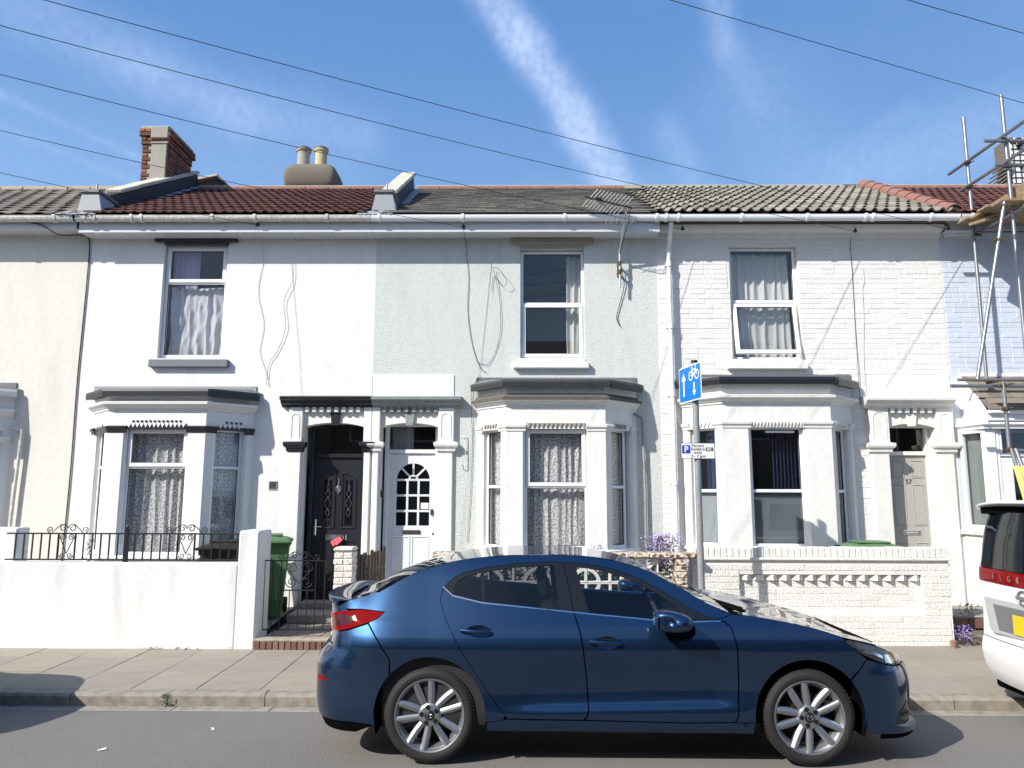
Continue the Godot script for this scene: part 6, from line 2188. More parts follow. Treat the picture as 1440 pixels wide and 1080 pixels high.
func make_aerial() -> void:
	var o := thing("tv_aerial", "rusty-bracketed television aerial with many rods at the green house's eaves", "aerial", Vector3(1.49, 5.2, 0.1))
	var m := MB.new()
	m.line(Vector3(1.485, 4.93, 0.13), Vector3(1.485, 5.50, 0.15), 0.017, 8)
	m.line(Vector3(1.485, 5.45, 0.15), Vector3(1.545, 6.04, 0.60), 0.016, 8)
	put("mast", m, mats["aerial"], o)
	m = MB.new()
	m.bx(1.46, 1.51, 5.12, 5.34, 0.0, 0.015, 0.003)
	m.bx(1.47, 1.50, 5.15, 5.18, 0.0, 0.16, 0.003)
	m.bx(1.47, 1.50, 5.28, 5.31, 0.0, 0.16, 0.003)
	m.lathe(V2([0.0, 5.13, 0.024, 5.13, 0.026, 5.2, 0.0, 5.2]), Transform3D(Basis(), Vector3(1.485, 0, 0.14)), 8)
	m.lathe(V2([0.0, 5.26, 0.024, 5.26, 0.026, 5.33, 0.0, 5.33]), Transform3D(Basis(), Vector3(1.485, 0, 0.14)), 8)
	put("bracket", m, mats["clamp"], o)
	var a := Vector3(1.62, 5.985, 0.60)
	var b := Vector3(0.93, 6.15, 0.62)
	m = MB.new()
	m.line(a, b, 0.011, 6)
	put("boom", m, mats["sign_black"], o)
	var d := (b - a).normalized()
	var cross := Vector3(0.12, 0.10, 0.55).normalized()
	for k in 11:
		var r := MB.new()
		var p := a.lerp(b, 0.16 + k * 0.073)
		var l := lerpf(0.23, 0.17, k / 10.0)
		var sk := Vector3(0.11, 0.105, 0.02) * 0.9
		r.line(p + sk + cross * l * 0.3, p - sk - cross * l * 0.3, 0.0048, 5)
		put("element", r, mats["aerial"], o)
	for k in 6:
		var r := MB.new()
		var x := 1.29 + k * 0.075
		r.line(Vector3(x, 5.90, 0.56), Vector3(x - 0.05, 5.78, 0.50), 0.004, 5)
		put("reflector_rod", r, mats["aerial"], o)
	m = MB.new()
	m.box(a + d * 0.5 + Vector3(0, 0.01, 0), Vector3(0.09, 0.045, 0.06), 0.01, Basis(Vector3.BACK, -0.2))
	put("dipole_box", m, mats["sign_black"], o)
	wire("lead_wire", [1.60, 5.98, 0.58, 1.55, 5.75, 0.5, 1.50, 5.5, 0.2, 1.52, 5.25, 0.06, 1.56, 5.0, 0.03, 1.49, 4.7, 0.02, 1.44, 4.5, 0.02, 1.49, 4.36, 0.02], 0.006, mats["cable"], o)

func make_cables() -> void:
	var po := thing("telegraph_pole", "wooden telegraph pole down the street, left of the frame", "pole", Vector3(-15.5, 0, 11.3))
	var m := MB.new()
	m.tube(V3([-15.5, -0.1, 11.3, -15.5, 3.5, 11.3, -15.5, 7.3, 11.3]), 0.16, 14, true, 0.11)
	put("pole", m, mats["pole_wood"], po)
	var ends := [
		["ending at the painted brick house's right corner", Vector3(-15.5, 6.6, 11.3), Vector3(6.298, 5.764, 0.32), 0.295],
		["ending over the painted brick house's window", Vector3(-15.5, 6.6, 11.3), Vector3(4.995, 5.776, 0.19), 0.394],
		["ending at the gutter beside the white downpipe", Vector3(-15.5, 6.55, 11.3), Vector3(2.42, 5.80, 0.22), 0.44],
		["ending at the pale green house's eaves", Vector3(-15.5, 6.55, 11.3), Vector3(-0.843, 5.795, 0.34), 0.5],
		["ending at the white house's eaves", Vector3(-15.5, 6.5, 11.3), Vector3(-3.908, 5.832, 0.34), 0.45],
		["crossing the upper right sky above the scaffolding", Vector3(-15.5, 6.8, 11.3), Vector3(12.0, 6.31, 0.32), 0.033],
		["crossing the extreme upper right corner of the sky", Vector3(-15.5, 6.8, 11.3), Vector3(16.0, 6.185, 0.32), 0.05],
	]
	for e in ends:
		var a: Vector3 = e[1]
		var b: Vector3 = e[2]
		var p := PackedVector3Array()
		for k in 41:
			var u := k / 40.0
			p.append(a.lerp(b, u) - Vector3(0, 4.0 * u * (1.0 - u) * (e[3] as float), 0))
		m = MB.new()
		m.tube(p, 0.0037, 5)
		one("overhead_cable", m, mats["cable"], "black overhead cable " + e[0], "cable", b, "overhead telephone cables")
		if b.x < 7.0:
			m = MB.new()
			m.box(b + Vector3(0, 0.0, 0.005), Vector3(0.05, 0.035, 0.03), 0.004)
			m.line(b, b + Vector3(0.0, 0.05, 0.02), 0.012, 6)
			one("cable_bracket", m, mats["sign_black"], "small dark bracket holding the cable " + e[0], "bracket", b, "cable brackets at the eaves")

# ---------------------------------------------------------------- the blue saloon
# The body's sides are one surface in (u, y): u runs along the plan outline (u = x along the flank), y is the height.

const CZ := 4.53
var plan_p := PackedVector2Array()
var plan_u := PackedFloat32Array()

func make_plan() -> void:
	var c := V2([-1.60, 0, -1.585, 0.33, -1.51, 0.60, -1.36, 0.765, -1.1, 0.842, -0.65, 0.865, 0.7, 0.865, 2.05, 0.865, 2.45, 0.842, 2.735, 0.757, 2.895, 0.575, 2.975, 0.30, 3.0, 0])
	var p := PackedVector2Array([c[1] * Vector2(1, -1)])
	p.append_array(c)
	p.append(c[c.size() - 2] * Vector2(1, -1))
	var tang := func(j: int) -> Vector2:
		var d1 := p[j] - p[j - 1]
		var d2 := p[j + 1] - p[j]
		return (d1 / d1.length() * d2.length() + d2 / d2.length() * d1.length()).normalized()
	for k in range(1, p.size() - 2):
		var a := p[k]
		var b := p[k + 1]
		var l := a.distance_to(b)
		var ta: Vector2 = tang.call(k)
		var tb: Vector2 = tang.call(k + 1)
		for j in 16:
			var t := j / 16.0
			plan_p.append(a * (2 * t * t * t - 3 * t * t + 1) + ta * l * (t * t * t - 2 * t * t + t) + b * (-2 * t * t * t + 3 * t * t) + tb * l * (t * t * t - t * t))
	plan_p.append(p[p.size() - 2])
	var s := 0.0
	var best := 0
	for k in plan_p.size():
		if k > 0: s += plan_p[k].distance_to(plan_p[k - 1])
		plan_u.append(s)
		if absf(plan_p[k].x - 0.7) < absf(plan_p[best].x - 0.7): best = k
	var off := plan_p[best].x - plan_u[best]
	for k in plan_u.size(): plan_u[k] += off

func plan_at(u: float) -> Vector2:
	if u <= plan_u[0]: return plan_p[0] + Vector2(0, -1) * (plan_u[0] - u)
	var n := plan_u.size()
	if u >= plan_u[n - 1]: return plan_p[n - 1] + Vector2(0, -1) * (u - plan_u[n - 1])
	var lo := 0
	var hi := n - 1
	while hi - lo > 1:
		var m := (lo + hi) / 2
		if plan_u[m] <= u: lo = m
		else: hi = m
	return plan_p[lo].lerp(plan_p[hi], (u - plan_u[lo]) / (plan_u[hi] - plan_u[lo]))

func curve1(a: Array, x: float) -> float:  # monotone smooth interpolation of pairs
	if x <= a[0]: return a[1]
	var n := a.size() / 2
	for k in n - 1:
		if x <= a[k * 2 + 2]:
			var x0: float = a[k * 2]
			var x1: float = a[k * 2 + 2]
			var y0: float = a[k * 2 + 1]
			var y1: float = a[k * 2 + 3]
			var d := (y1 - y0) / (x1 - x0)
			var m0 := d
			var m1 := d
			if k > 0:
				var dp: float = (y0 - a[k * 2 - 1]) / (x0 - a[k * 2 - 2])
				m0 = 0.0 if dp * d <= 0.0 else 2.0 * dp * d / (dp + d)
			if k < n - 2:
				var dn: float = (a[k * 2 + 5] - y1) / (a[k * 2 + 4] - x1)
				m1 = 0.0 if dn * d <= 0.0 else 2.0 * dn * d / (dn + d)
			var h := x1 - x0
			var t := (x - x0) / h
			return y0 * (2 * t * t * t - 3 * t * t + 1) + m0 * h * (t * t * t - 2 * t * t + t) + y1 * (-2 * t * t * t + 3 * t * t) + m1 * h * (t * t * t - t * t)
	return a[a.size() - 1]

const SIDE := [0.10, 0.09, 0.18, 0.055, 0.24, 0.026, 0.30, 0.010, 0.36, 0.004, 0.44, 0.006, 0.54, 0.010, 0.64, 0.010, 0.72, 0.005, 0.79, 0.0, 0.84, 0.010, 0.90, 0.034, 0.96, 0.063, 1.0, 0.088, 1.1, 0.143, 1.2, 0.198, 1.3, 0.255, 1.38, 0.313, 1.44, 0.362]
const TAIL := [0.10, 0.12, 0.2, 0.05, 0.30, 0.015, 0.45, 0.0, 0.62, 0.0, 0.70, 0.03, 0.78, 0.09, 0.86, 0.10, 1.0, 0.09, 1.1, 0.08]
const NOSE := [0.10, 0.0, 0.2, -0.035, 0.26, -0.02, 0.34, 0.01, 0.5, 0.0, 0.6, 0.01, 0.68, 0.04, 0.76, 0.09, 0.85, 0.2]

const CREASE := [0.30, 0.0, 0.345, 0.0, 0.375, 0.003, 0.445, 0.040, 0.50, 0.048, 0.62, 0.030, 0.74, 0.004, 0.79, 0.0]

func inset(u: float, y: float) -> float:
	var wr := 1.0 - smoothstep(-1.75, -1.05, u)
	var wf := smoothstep(2.35, 3.1, u)
	var s := curve1(SIDE, y)
	# the crease low on the doors fades towards the arches
	var wc := smoothstep(-0.40, 0.25, u) * (1.0 - smoothstep(1.35, 1.72, u))
	if wc > 0.0: s += curve1(CREASE, y - 0.03 * smoothstep(0.0, 1.5, u) + 0.03) * wc
	var r := s * (1 - wr) * (1 - wf)
	if wr > 0.0: r += curve1(TAIL, y) * wr
	if wf > 0.0: r += curve1(NOSE, y) * wf
	return r

func surf(u: float, y: float, deep: float, side: float) -> Vector3:
	var p := plan_at(u)
	var t := (plan_at(u + 0.002) - plan_at(u - 0.002)).normalized()
	var q := p - Vector2(-t.y, t.x) * (inset(u, y) + deep)
	return Vector3(q.x, y, CZ + q.y * side)

func surf_n(u: float, y: float, side: float) -> Vector3:
	var du := surf(u + 0.012, y, 0, 1.0) - surf(u - 0.012, y, 0, 1.0)
	var dy := surf(u, y + 0.01, 0, 1.0) - surf(u, y - 0.01, 0, 1.0)
	var n := du.cross(dy).normalized()
	return Vector3(n.x, n.y, n.z * side)

func arc(cx: float, cy: float, r: float, a0: float, a1: float, n := 22) -> PackedVector2Array:
	var p := PackedVector2Array()
	for k in n + 1: p.append(Vector2(cx, cy) + Vector2.from_angle(deg_to_rad(lerpf(a0, a1, float(k) / n))) * r)
	return p

func fine(poly: PackedVector2Array, step: float) -> PackedVector2Array:
	var o := PackedVector2Array()
	for k in poly.size():
		var a := poly[k]
		var b := poly[(k + 1) % poly.size()]
		var n := maxi(1, int(ceil(a.distance_to(b) / step)))
		for j in n: o.append(a.lerp(b, float(j) / n))
	return o

func panel(mb: MB, poly: PackedVector2Array, deep := 0.0, gap := 0.0022, holes: Array = [], lip := 0.014, step := 0.03, sides := [1.0, -1.0]) -> void:
	if gap > 0.0:
		var g := Geometry2D.offset_polygon(poly, -gap)
		if g.size() > 0: poly = g[0]
	if Geometry2D.is_polygon_clockwise(poly): poly.reverse()
	var edge := fine(poly, step * 0.75)
	var pts := edge.duplicate()
	var fh := []
	for h: PackedVector2Array in holes:
		var f := fine(h, step * 0.5)
		fh.append(f)
		pts.append_array(f)
	var lo := poly[0]
	var hi := poly[0]
	for q in poly:
		lo = lo.min(q)
		hi = hi.max(q)
	var inner := Geometry2D.offset_polygon(poly, -step * 0.42)
	var y := lo.y + step * 0.5
	var row := 0
	while y < hi.y:
		var x := lo.x + (step * 0.5 if row % 2 == 0 else 0.0)
		while x < hi.x:
			var q := Vector2(x, y)
			var ok := false
			for ip in inner:
				if Geometry2D.is_point_in_polygon(q, ip): ok = true
			for h in fh:
				for e: Vector2 in h:
					if e.distance_squared_to(q) < step * step * 0.12: ok = false
			if ok: pts.append(q)
			x += step
		y += step * 0.8
		row += 1
	var ti := Geometry2D.triangulate_delaunay(pts)
	for side: float in sides:
		var P := PackedVector3Array()
		var N := PackedVector3Array()
		for q in pts:
			P.append(surf(q.x, q.y, deep, side))
			N.append(surf_n(q.x, q.y, side))
		for k in range(0, ti.size(), 3):
			var a := ti[k]
			var b := ti[k + 1]
			var c := ti[k + 2]
			var ce := (pts[a] + pts[b] + pts[c]) / 3.0
			if absf((pts[b] - pts[a]).cross(pts[c] - pts[a])) < 1e-8: continue
			if not Geometry2D.is_point_in_polygon(ce, poly): continue
			var out := false
			for h in fh:
				if Geometry2D.is_point_in_polygon(ce, h): out = true
			if out: continue
			if (P[b] - P[a]).cross(P[c] - P[a]).dot(N[a]) < 0.0:
				mb.trin(P[a], P[c], P[b], N[a], N[c], N[b])
			else:
				mb.trin(P[a], P[b], P[c], N[a], N[b], N[c])
		if lip > 0.0:
			for k in edge.size():
				var k2 := (k + 1) % edge.size()
				var a := surf(edge[k].x, edge[k].y, deep, side)
				var b := surf(edge[k2].x, edge[k2].y, deep, side)
				var na := N[k]
				var d := edge[k2] - edge[k]
				var o := Vector3(d.y, -d.x, 0)
				mb.quado(a, b, b - N[k2] * lip, a - na * lip, o)

func pair(called: String, polys: Array, deep: float, gap: float, lip: float, step: float, mt: Material, parents: Array) -> Array:  # one part on each side of the car
	var made := []
	for k in 2:
		var m := MB.new()
		for p in polys: panel(m, p, deep, gap, [], lip, step, [[1.0, -1.0][k]])
		made.append(put(called, m, mt, parents[k % parents.size()]))
	return made

func loft(mb: MB, edge: PackedVector2Array, n: int, shape: Callable, nz := 24) -> void:  # across the car between a line on the near side and its mirror
	var cv := Curve2D.new()
	for k in edge.size():
		var tg := (edge[mini(k + 1, edge.size() - 1)] - edge[maxi(k - 1, 0)]).normalized()
		var li := edge[k].distance_to(edge[maxi(k - 1, 0)]) / 3.0
		var lo := edge[k].distance_to(edge[mini(k + 1, edge.size() - 1)]) / 3.0
		cv.add_point(edge[k], -tg * li, tg * lo)
	cv.bake_interval = 0.01
	var tot := cv.get_baked_length()
	mb.grid(func(s: float, t: float) -> Vector3:
		var q := cv.sample_baked(t * tot, true)
		var e := surf(q.x, q.y, 0.0, 1.0)
		var w := s * 2.0 - 1.0
		return shape.call(e, w, t), nz, n)

const ROOF_EDGE := [-1.45, 1.06, -1.36, 1.094, -1.22, 1.125, -1.09, 1.161, -0.99, 1.206, -0.89, 1.256, -0.76, 1.311, -0.63, 1.353, -0.48, 1.384, -0.33, 1.404, -0.03, 1.424, 0.32, 1.427, 0.58, 1.411, 0.81, 1.366, 0.99, 1.306, 1.11, 1.247, 1.23, 1.183, 1.37, 1.102, 1.56, 1.024]

func make_cars() -> void:
	make_plan()
	var o := thing("saloon_car", "shiny dark blue four-door saloon parked in the middle, facing right", "car", Vector3(0.70, 0, CZ))
	build_car(o)
	var k := o.duplicate() as Node3D
	k.name = numbered("saloon_car")
	add_child(k, true)
	k.position = Vector3(-7.08, -0.02, CZ + 0.05)
	k.set_meta("label", "dark grey saloon out of the frame at left, throwing a shadow over the kerb")
	for c in k.get_children():
		if c is MeshInstance3D and (c as MeshInstance3D).material_override == mats["car_blue"]: (c as MeshInstance3D).material_override = mats["car_grey"]
	make_van()

func build_car(o: Node3D) -> void:
	var blue: Material = mats["car_blue"]
	var trim: Material = mats["trim_black"]
	var re := V2(ROOF_EDGE)
	var m := MB.new()
	# rear quarters with the C-pillar and the cant rail
	var p := re.duplicate()
	p.append_array(V2([1.43, 0.988, 1.32, 1.022, 1.14, 1.124, 1.02, 1.197, 0.89, 1.261, 0.77, 1.306, 0.65, 1.338, 0.53, 1.358, 0.42, 1.368, 0.25, 1.375, -0.03, 1.363, -0.31, 1.326, -0.42, 1.300, -0.51, 1.262, -0.585, 1.19, -0.60, 1.112, -0.55, 0.988, -0.43, 0.784, -0.30, 0.587, -0.16, 0.398, -0.105, 0.335, -0.12, 0.305, -0.235, 0.288]))
	p.append_array(arc(-0.647, 0.33, 0.398, -6, 136))
	p.append_array(V2([-0.94, 0.715, -1.025, 0.836, -1.125, 0.953, -1.06, 0.983, -1.01, 1.027, -1.21, 1.042, -1.47, 1.035]))
	pair("rear_wing", [p], 0.0, 0.002, 0.02, 0.03, blue, [o])
	m = MB.new()
	p = V2([-2.212, 0.775, -1.50, 0.775, -1.40, 0.878, -1.28, 0.897, -1.128, 0.945, -1.028, 0.830, -0.945, 0.712])
	p.append_array(arc(-0.647, 0.33, 0.398, 138, 195))
	p.append_array(V2([-1.05, 0.255, -1.23, 0.268, -1.6, 0.262, -2.212, 0.26]))
	panel(m, p, 0.0, 0.002, [], 0.02)
	put("rear_bumper", m, blue, o)
	m = MB.new()
	panel(m, V2([-2.212, 0.175, -1.2, 0.19, -1.06, 0.25, -1.23, 0.266, -1.6, 0.26, -2.212, 0.258]), 0.012, 0.0)
	put("rear_valance", m, mats["rubber_black"], o)
	pair("reflector", [V2([-1.64, 0.545, -1.49, 0.552, -1.455, 0.535, -1.64, 0.507])], -0.003, 0.0, 0.006, 0.02, mats["lamp_red"], [o])
	m = MB.new()
	panel(m, V2([-2.212, 0.78, -1.50, 0.78, -1.41, 0.885, -1.20, 0.99, -1.47, 1.055, -2.212, 1.06]), 0.008, 0.0)
	put("boot_lid", m, blue, o)
	var lamp := pair("tail_lamp", [V2([-1.015, 1.025, -1.06, 0.987, -1.125, 0.957, -1.28, 0.907, -1.40, 0.888, -1.62, 0.868, -1.88, 0.865, -1.90, 0.945, -1.62, 0.985, -1.40, 1.022, -1.21, 1.038])], -0.006, 0.0, 0.02, 0.02, mats["lamp_red"], [o])
	pair("lamp_inner", [V2([-1.30, 0.935, -1.42, 0.915, -1.56, 0.905, -1.56, 0.965, -1.42, 1.0, -1.30, 0.995, -1.22, 0.98])], -0.0075, 0.0, 0.004, 0.02, mats["lamp_deep"], lamp)
	pair("reversing_lens", [V2([-1.58, 0.895, -1.66, 0.885, -1.66, 0.945, -1.58, 0.955])], -0.0075, 0.0, 0.004, 0.02, mats["chrome"], lamp)
	# doors with the bowls of their handles
	var bowl_r := arc(-0.295, 0.902, 0.1, 0, 359, 28)
	var bowl_f := arc(0.635, 0.832, 0.1, 0, 359, 28)
	for q in [bowl_r, bowl_f]:
		var c: Vector2 = Vector2(-0.295, 0.902) if q == bowl_r else Vector2(0.635, 0.832)
		for j in q.size():
			var e: Vector2 = q[j] - c
			q[j] = c + Vector2(e.x * 0.98, e.y * 0.42 - e.x * 0.06)
	var doors := [
		["rear_door", V2([-0.60, 1.112, -0.582, 1.188, -0.50, 1.138, -0.28, 1.092, 0.28, 1.042, 0.395, 1.032, 0.435, 0.893, 0.465, 0.682, 0.485, 0.48, 0.485, 0.364, 0.470, 0.325, 0.445, 0.306, -0.09, 0.314, -0.105, 0.335, -0.16, 0.398, -0.30, 0.587, -0.43, 0.784, -0.55, 0.988]), bowl_r, Vector2(-0.295, 0.902)],
		["front_door", V2([0.40, 1.032, 0.52, 1.02, 1.01, 0.98, 1.25, 0.973, 1.45, 0.98, 1.49, 0.973, 1.53, 0.93, 1.552, 0.811, 1.56, 0.565, 1.545, 0.341, 1.52, 0.299, 1.14, 0.293, 0.46, 0.306, 0.48, 0.325, 0.49, 0.364, 0.49, 0.48, 0.47, 0.682, 0.44, 0.893]), bowl_f, Vector2(0.635, 0.832)]]
	for d in doors:
		for side: float in [1.0, -1.0]:
			m = MB.new()
			panel(m, d[1], 0.0, 0.0022, [d[2]], 0.02, 0.03, [side])
			var dr := put(d[0], m, blue, o)
			var c: Vector2 = d[3]
			var ring: PackedVector2Array = d[2]
			var nr := ring.size()
			m = MB.new()
			m.grid(func(u: float, v: float) -> Vector3:
				var e: Vector2 = ring[int(round(u * nr)) % nr] - c
				var q := c + e * (1.0 - v)
				return surf(q.x, q.y, 0.028 * (1.0 - pow(1.0 - v, 2.0)), side), nr, 5)
			for j in m.n.size():
				if m.n[j].z * side < 0: m.n[j] = -m.n[j]
			put("handle_bowl", m, blue, dr)
			m = MB.new()
			var hp := PackedVector3Array()
			for j in 9:
				var u := j / 8.0
				var q := c + Vector2(lerpf(-0.135, 0.085, u), lerpf(0.008, -0.008, u) + 0.004)
				hp.append(surf(q.x, q.y, -0.012 - 0.016 * sin(u * PI), side))
			m.tube(hp, 0.0155, 10)
			put("handle", m, blue, dr)
	m = MB.new()
	p = V2([1.56, 1.024, 1.69, 1.012, 1.93, 0.975, 2.16, 0.926, 2.33, 0.874, 2.335, 0.845, 2.45, 0.757, 2.495, 0.724, 2.43, 0.65, 2.395, 0.622])
	p.append_array(arc(2.06, 0.33, 0.392, 41, 186))
	p.append_array(V2([1.662, 0.296, 1.525, 0.297, 1.550, 0.341, 1.565, 0.565, 1.557, 0.811, 1.535, 0.93, 1.495, 0.976, 1.44, 0.99]))
	pair("front_wing", [p], 0.0, 0.002, 0.02, 0.03, blue, [o])
	pair("sill", [V2([-0.235, 0.225, 1.66, 0.215, 1.662, 0.293, 1.52, 0.294, 1.14, 0.288, 0.46, 0.300, -0.10, 0.308, -0.235, 0.285])], 0.0, 0.0015, 0.03, 0.03, blue, [o])
	m = MB.new()
	p = arc(2.06, 0.33, 0.392, 39, -14, 14)
	p.append_array(V2([2.50, 0.205, 2.72, 0.20, 3.0, 0.195, 3.622, 0.19, 3.622, 0.60, 3.1, 0.62, 2.92, 0.645, 2.75, 0.66, 2.67, 0.673, 2.59, 0.696, 2.50, 0.720, 2.435, 0.647]))
	panel(m, p, 0.0, 0.002, [], 0.02)
	put("front_bumper", m, blue, o)
	m = MB.new()
	panel(m, V2([2.60, 0.165, 3.622, 0.155, 3.622, 0.20, 2.95, 0.205, 2.60, 0.207]), 0.012, 0.0)
	put("front_lip", m, mats["rubber_black"], o)
	m = MB.new()
	panel(m, V2([3.05, 0.30, 3.622, 0.29, 3.622, 0.61, 3.16, 0.63, 2.98, 0.615, 2.99, 0.52]), -0.004, 0.0)
	put("grille", m, trim, o)
	m = MB.new()
	panel(m, V2([2.86, 0.665, 3.0, 0.645, 2.985, 0.60, 3.0, 0.50, 3.07, 0.37, 3.622, 0.335, 3.622, 0.31, 3.05, 0.335, 2.965, 0.46, 2.935, 0.57, 2.90, 0.63]), -0.010, 0.0, [], 0.012, 0.02)
	put("grille_wing", m, mats["wheel_silver"], o)
	pair("fog_lamp_recess", [V2([2.70, 0.27, 2.74, 0.335, 2.90, 0.40, 3.02, 0.30, 3.0, 0.235, 2.80, 0.245])], -0.004, 0.0, 0.01, 0.02, trim, [o])
	pair("fog_lamp_trim", [V2([2.70, 0.262, 2.82, 0.238, 3.0, 0.228, 2.98, 0.262, 2.90, 0.30, 2.86, 0.272, 2.78, 0.265])], -0.010, 0.0, 0.012, 0.02, mats["wheel_silver"], [o])
	# head lamps
	var hl := V2([2.335, 0.845, 2.36, 0.862, 2.45, 0.843, 2.56, 0.819, 2.68, 0.788, 2.80, 0.755, 2.93, 0.717, 2.96, 0.665, 2.84, 0.658, 2.75, 0.664, 2.67, 0.677, 2.59, 0.700, 2.46, 0.757])
	var hd := pair("head_lamp", [hl], 0.03, 0.004, 0.0, 0.03, trim, [o])
	for q in [V2([2.48, 0.77, 2.66, 0.715, 2.66, 0.735, 2.50, 0.782]), V2([2.68, 0.74, 2.78, 0.73, 2.82, 0.69, 2.76, 0.672, 2.68, 0.688]), V2([2.85, 0.72, 2.92, 0.705, 2.93, 0.675, 2.86, 0.672])]:
		pair("lamp_bowl", [q], 0.016, 0.0, 0.01, 0.02, mats["chrome"], hd)
	pair("lens", [hl], 0.002, 0.003, 0.0, 0.03, mats["lens"], hd)
	# bonnet, roof, boot, screens
	var bon := V2([1.60, 1.020, 1.69, 1.012, 1.93, 0.975, 2.16, 0.926, 2.33, 0.876, 2.45, 0.850, 2.57, 0.822, 2.68, 0.793, 2.80, 0.760, 2.95, 0.718, 3.15, 0.685, 3.40, 0.668, 3.62, 0.66])
	m = MB.new()
	loft(m, bon, 40, func(e: Vector3, w: float, t: float) -> Vector3:
		var a := 1.0 - w * w
		var ridge := 0.010 * exp(-pow((absf(w) - 0.70) / 0.2, 2.0)) * (1.0 - t) + 0.006 * a * t
		return Vector3(e.x + 0.07 * a * (1.0 - t) * (1.0 - t), e.y + ridge - 0.036 * a * (1.0 - t), CZ + (e.z - CZ) * w), 40)
	put("bonnet", m, blue, o)
	m = MB.new()
	loft(m, V2([1.47, 1.036, 1.56, 1.024, 1.605, 1.019]), 4, func(e: Vector3, w: float, t: float) -> Vector3:
		var a := 1.0 - w * w
		return Vector3(e.x + (0.05 + 0.018 * t) * a, e.y + 0.006 - 0.030 * a * t, CZ + (e.z - CZ) * w))
	put("cowl", m, mats["rubber_black"], o)
	var part := func(a: float, b: float) -> PackedVector2Array:
		var q := PackedVector2Array()
		for k in 25:
			var u := lerpf(a, b, k / 24.0)
			q.append(Vector2(u, curve1(ROOF_EDGE, u)))
		return q
	m = MB.new()
	loft(m, part.call(-0.52, 0.90), 30, func(e: Vector3, w: float, t: float) -> Vector3:
		var a := 1.0 - pow(absf(w), 2.4)
		return Vector3(e.x + a * lerpf(-0.05, 0.015, t), e.y, CZ + (e.z - CZ) * w))
	put("roof", m, blue, o)
	m = MB.new()
	loft(m, part.call(0.90, 1.54), 20, func(e: Vector3, w: float, t: float) -> Vector3:
		var a := 1.0 - pow(absf(w), 2.2)
		return Vector3(e.x + a * lerpf(0.015, 0.055, t), e.y, CZ + (e.z - CZ) * w))
	put("windscreen", m, mats["screen_glass"], o)
	m = MB.new()
	loft(m, part.call(-1.08, -0.52), 20, func(e: Vector3, w: float, t: float) -> Vector3:
		var a := 1.0 - pow(absf(w), 2.2)
		return Vector3(e.x + a * lerpf(-0.13, -0.06, t), e.y, CZ + (e.z - CZ) * w))
	put("rear_screen", m, mats["tint_glass"], o)
	m = MB.new()
	loft(m, V2([-2.205, 1.066, -1.90, 1.066, -1.62, 1.064, -1.47, 1.066, -1.36, 1.094, -1.22, 1.125, -1.08, 1.163]), 26, func(e: Vector3, w: float, t: float) -> Vector3:
		var a := 1.0 - w * w
		return Vector3(e.x - a * 0.13 * t, e.y - a * 0.075 * t * t + 0.016 * a, CZ + (e.z - CZ) * w), 30)
	put("boot_top", m, blue, o)
	m = MB.new()
	m.grid(func(s: float, t: float) -> Vector3:
		var w := s * 2.0 - 1.0
		var e := surf(lerpf(-1.50, -2.205, 1.0 - absf(w)), 1.07, 0.0, 1.0 if w > 0 else -1.0)
		var lift := 0.032 * (1.0 - pow(absf(w), 6.0))
		return [Vector3(e.x + 0.16, e.y + 0.02, e.z), Vector3(e.x + 0.07, e.y + 0.022 + lift * 0.6, e.z), Vector3(e.x - 0.015, e.y + 0.012 + lift, e.z), Vector3(e.x - 0.012, e.y - 0.012 + lift, e.z), Vector3(e.x + 0.02, e.y - 0.02, e.z)][int(round(t * 4))], 40, 4)
	put("boot_spoiler", m, blue, o)
	# glass and its black surrounds
	pair("rear_side_glass", [V2([-0.585, 1.195, -0.50, 1.142, -0.28, 1.094, 0.36, 1.038, 0.33, 1.372, -0.03, 1.36, -0.31, 1.323, -0.42, 1.297, -0.51, 1.26])], 0.008, 0.0, 0.0, 0.05, mats["tint_glass"], [o])
	pair("front_side_glass", [V2([0.36, 1.038, 0.52, 1.022, 1.01, 0.982, 1.25, 0.976, 1.43, 0.984, 1.32, 1.022, 1.14, 1.122, 1.02, 1.195, 0.89, 1.258, 0.77, 1.303, 0.65, 1.335, 0.53, 1.355, 0.33, 1.368])], 0.008, 0.0, 0.0, 0.05, mats["door_glass"], [o])
	m = MB.new()
	var up := V2([-0.582, 1.192, -0.51, 1.262, -0.42, 1.30, -0.31, 1.326, -0.03, 1.363, 0.25, 1.375, 0.42, 1.368, 0.53, 1.358, 0.65, 1.338, 0.77, 1.306, 0.89, 1.261, 1.02, 1.197, 1.14, 1.124, 1.32, 1.022, 1.43, 0.988])
	var low := V2([1.30, 0.992, 1.24, 1.03, 1.11, 1.10, 1.0, 1.168, 0.88, 1.232, 0.76, 1.277, 0.64, 1.310, 0.53, 1.330, 0.42, 1.342, 0.25, 1.349, -0.03, 1.338, -0.30, 1.300, -0.41, 1.272, -0.475, 1.238, -0.50, 1.19, -0.50, 1.145])
	p = up.duplicate()
	p.append_array(low)
	pair("window_surround", [p], 0.002, 0.001, 0.008, 0.02, trim, [o])
	for q in [V2([0.262, 1.36, 0.292, 1.046, 0.392, 1.037, 0.338, 1.36]), V2([0.345, 1.36, 0.40, 1.036, 0.51, 1.026, 0.425, 1.355]), V2([-0.305, 1.32, -0.285, 1.095, -0.255, 1.093, -0.275, 1.325]), V2([1.15, 0.978, 1.30, 0.99, 1.24, 1.035, 1.185, 1.066])]:
		pair("window_pillar", [q], 0.0015, 0.001, 0.008, 0.03, trim, [o])
	m = MB.new()
	p = V2([-0.588, 1.206, -0.505, 1.144, -0.28, 1.097, 0.28, 1.047, 0.52, 1.025, 1.01, 0.985, 1.25, 0.978, 1.46, 0.985])
	var q2 := PackedVector2Array()
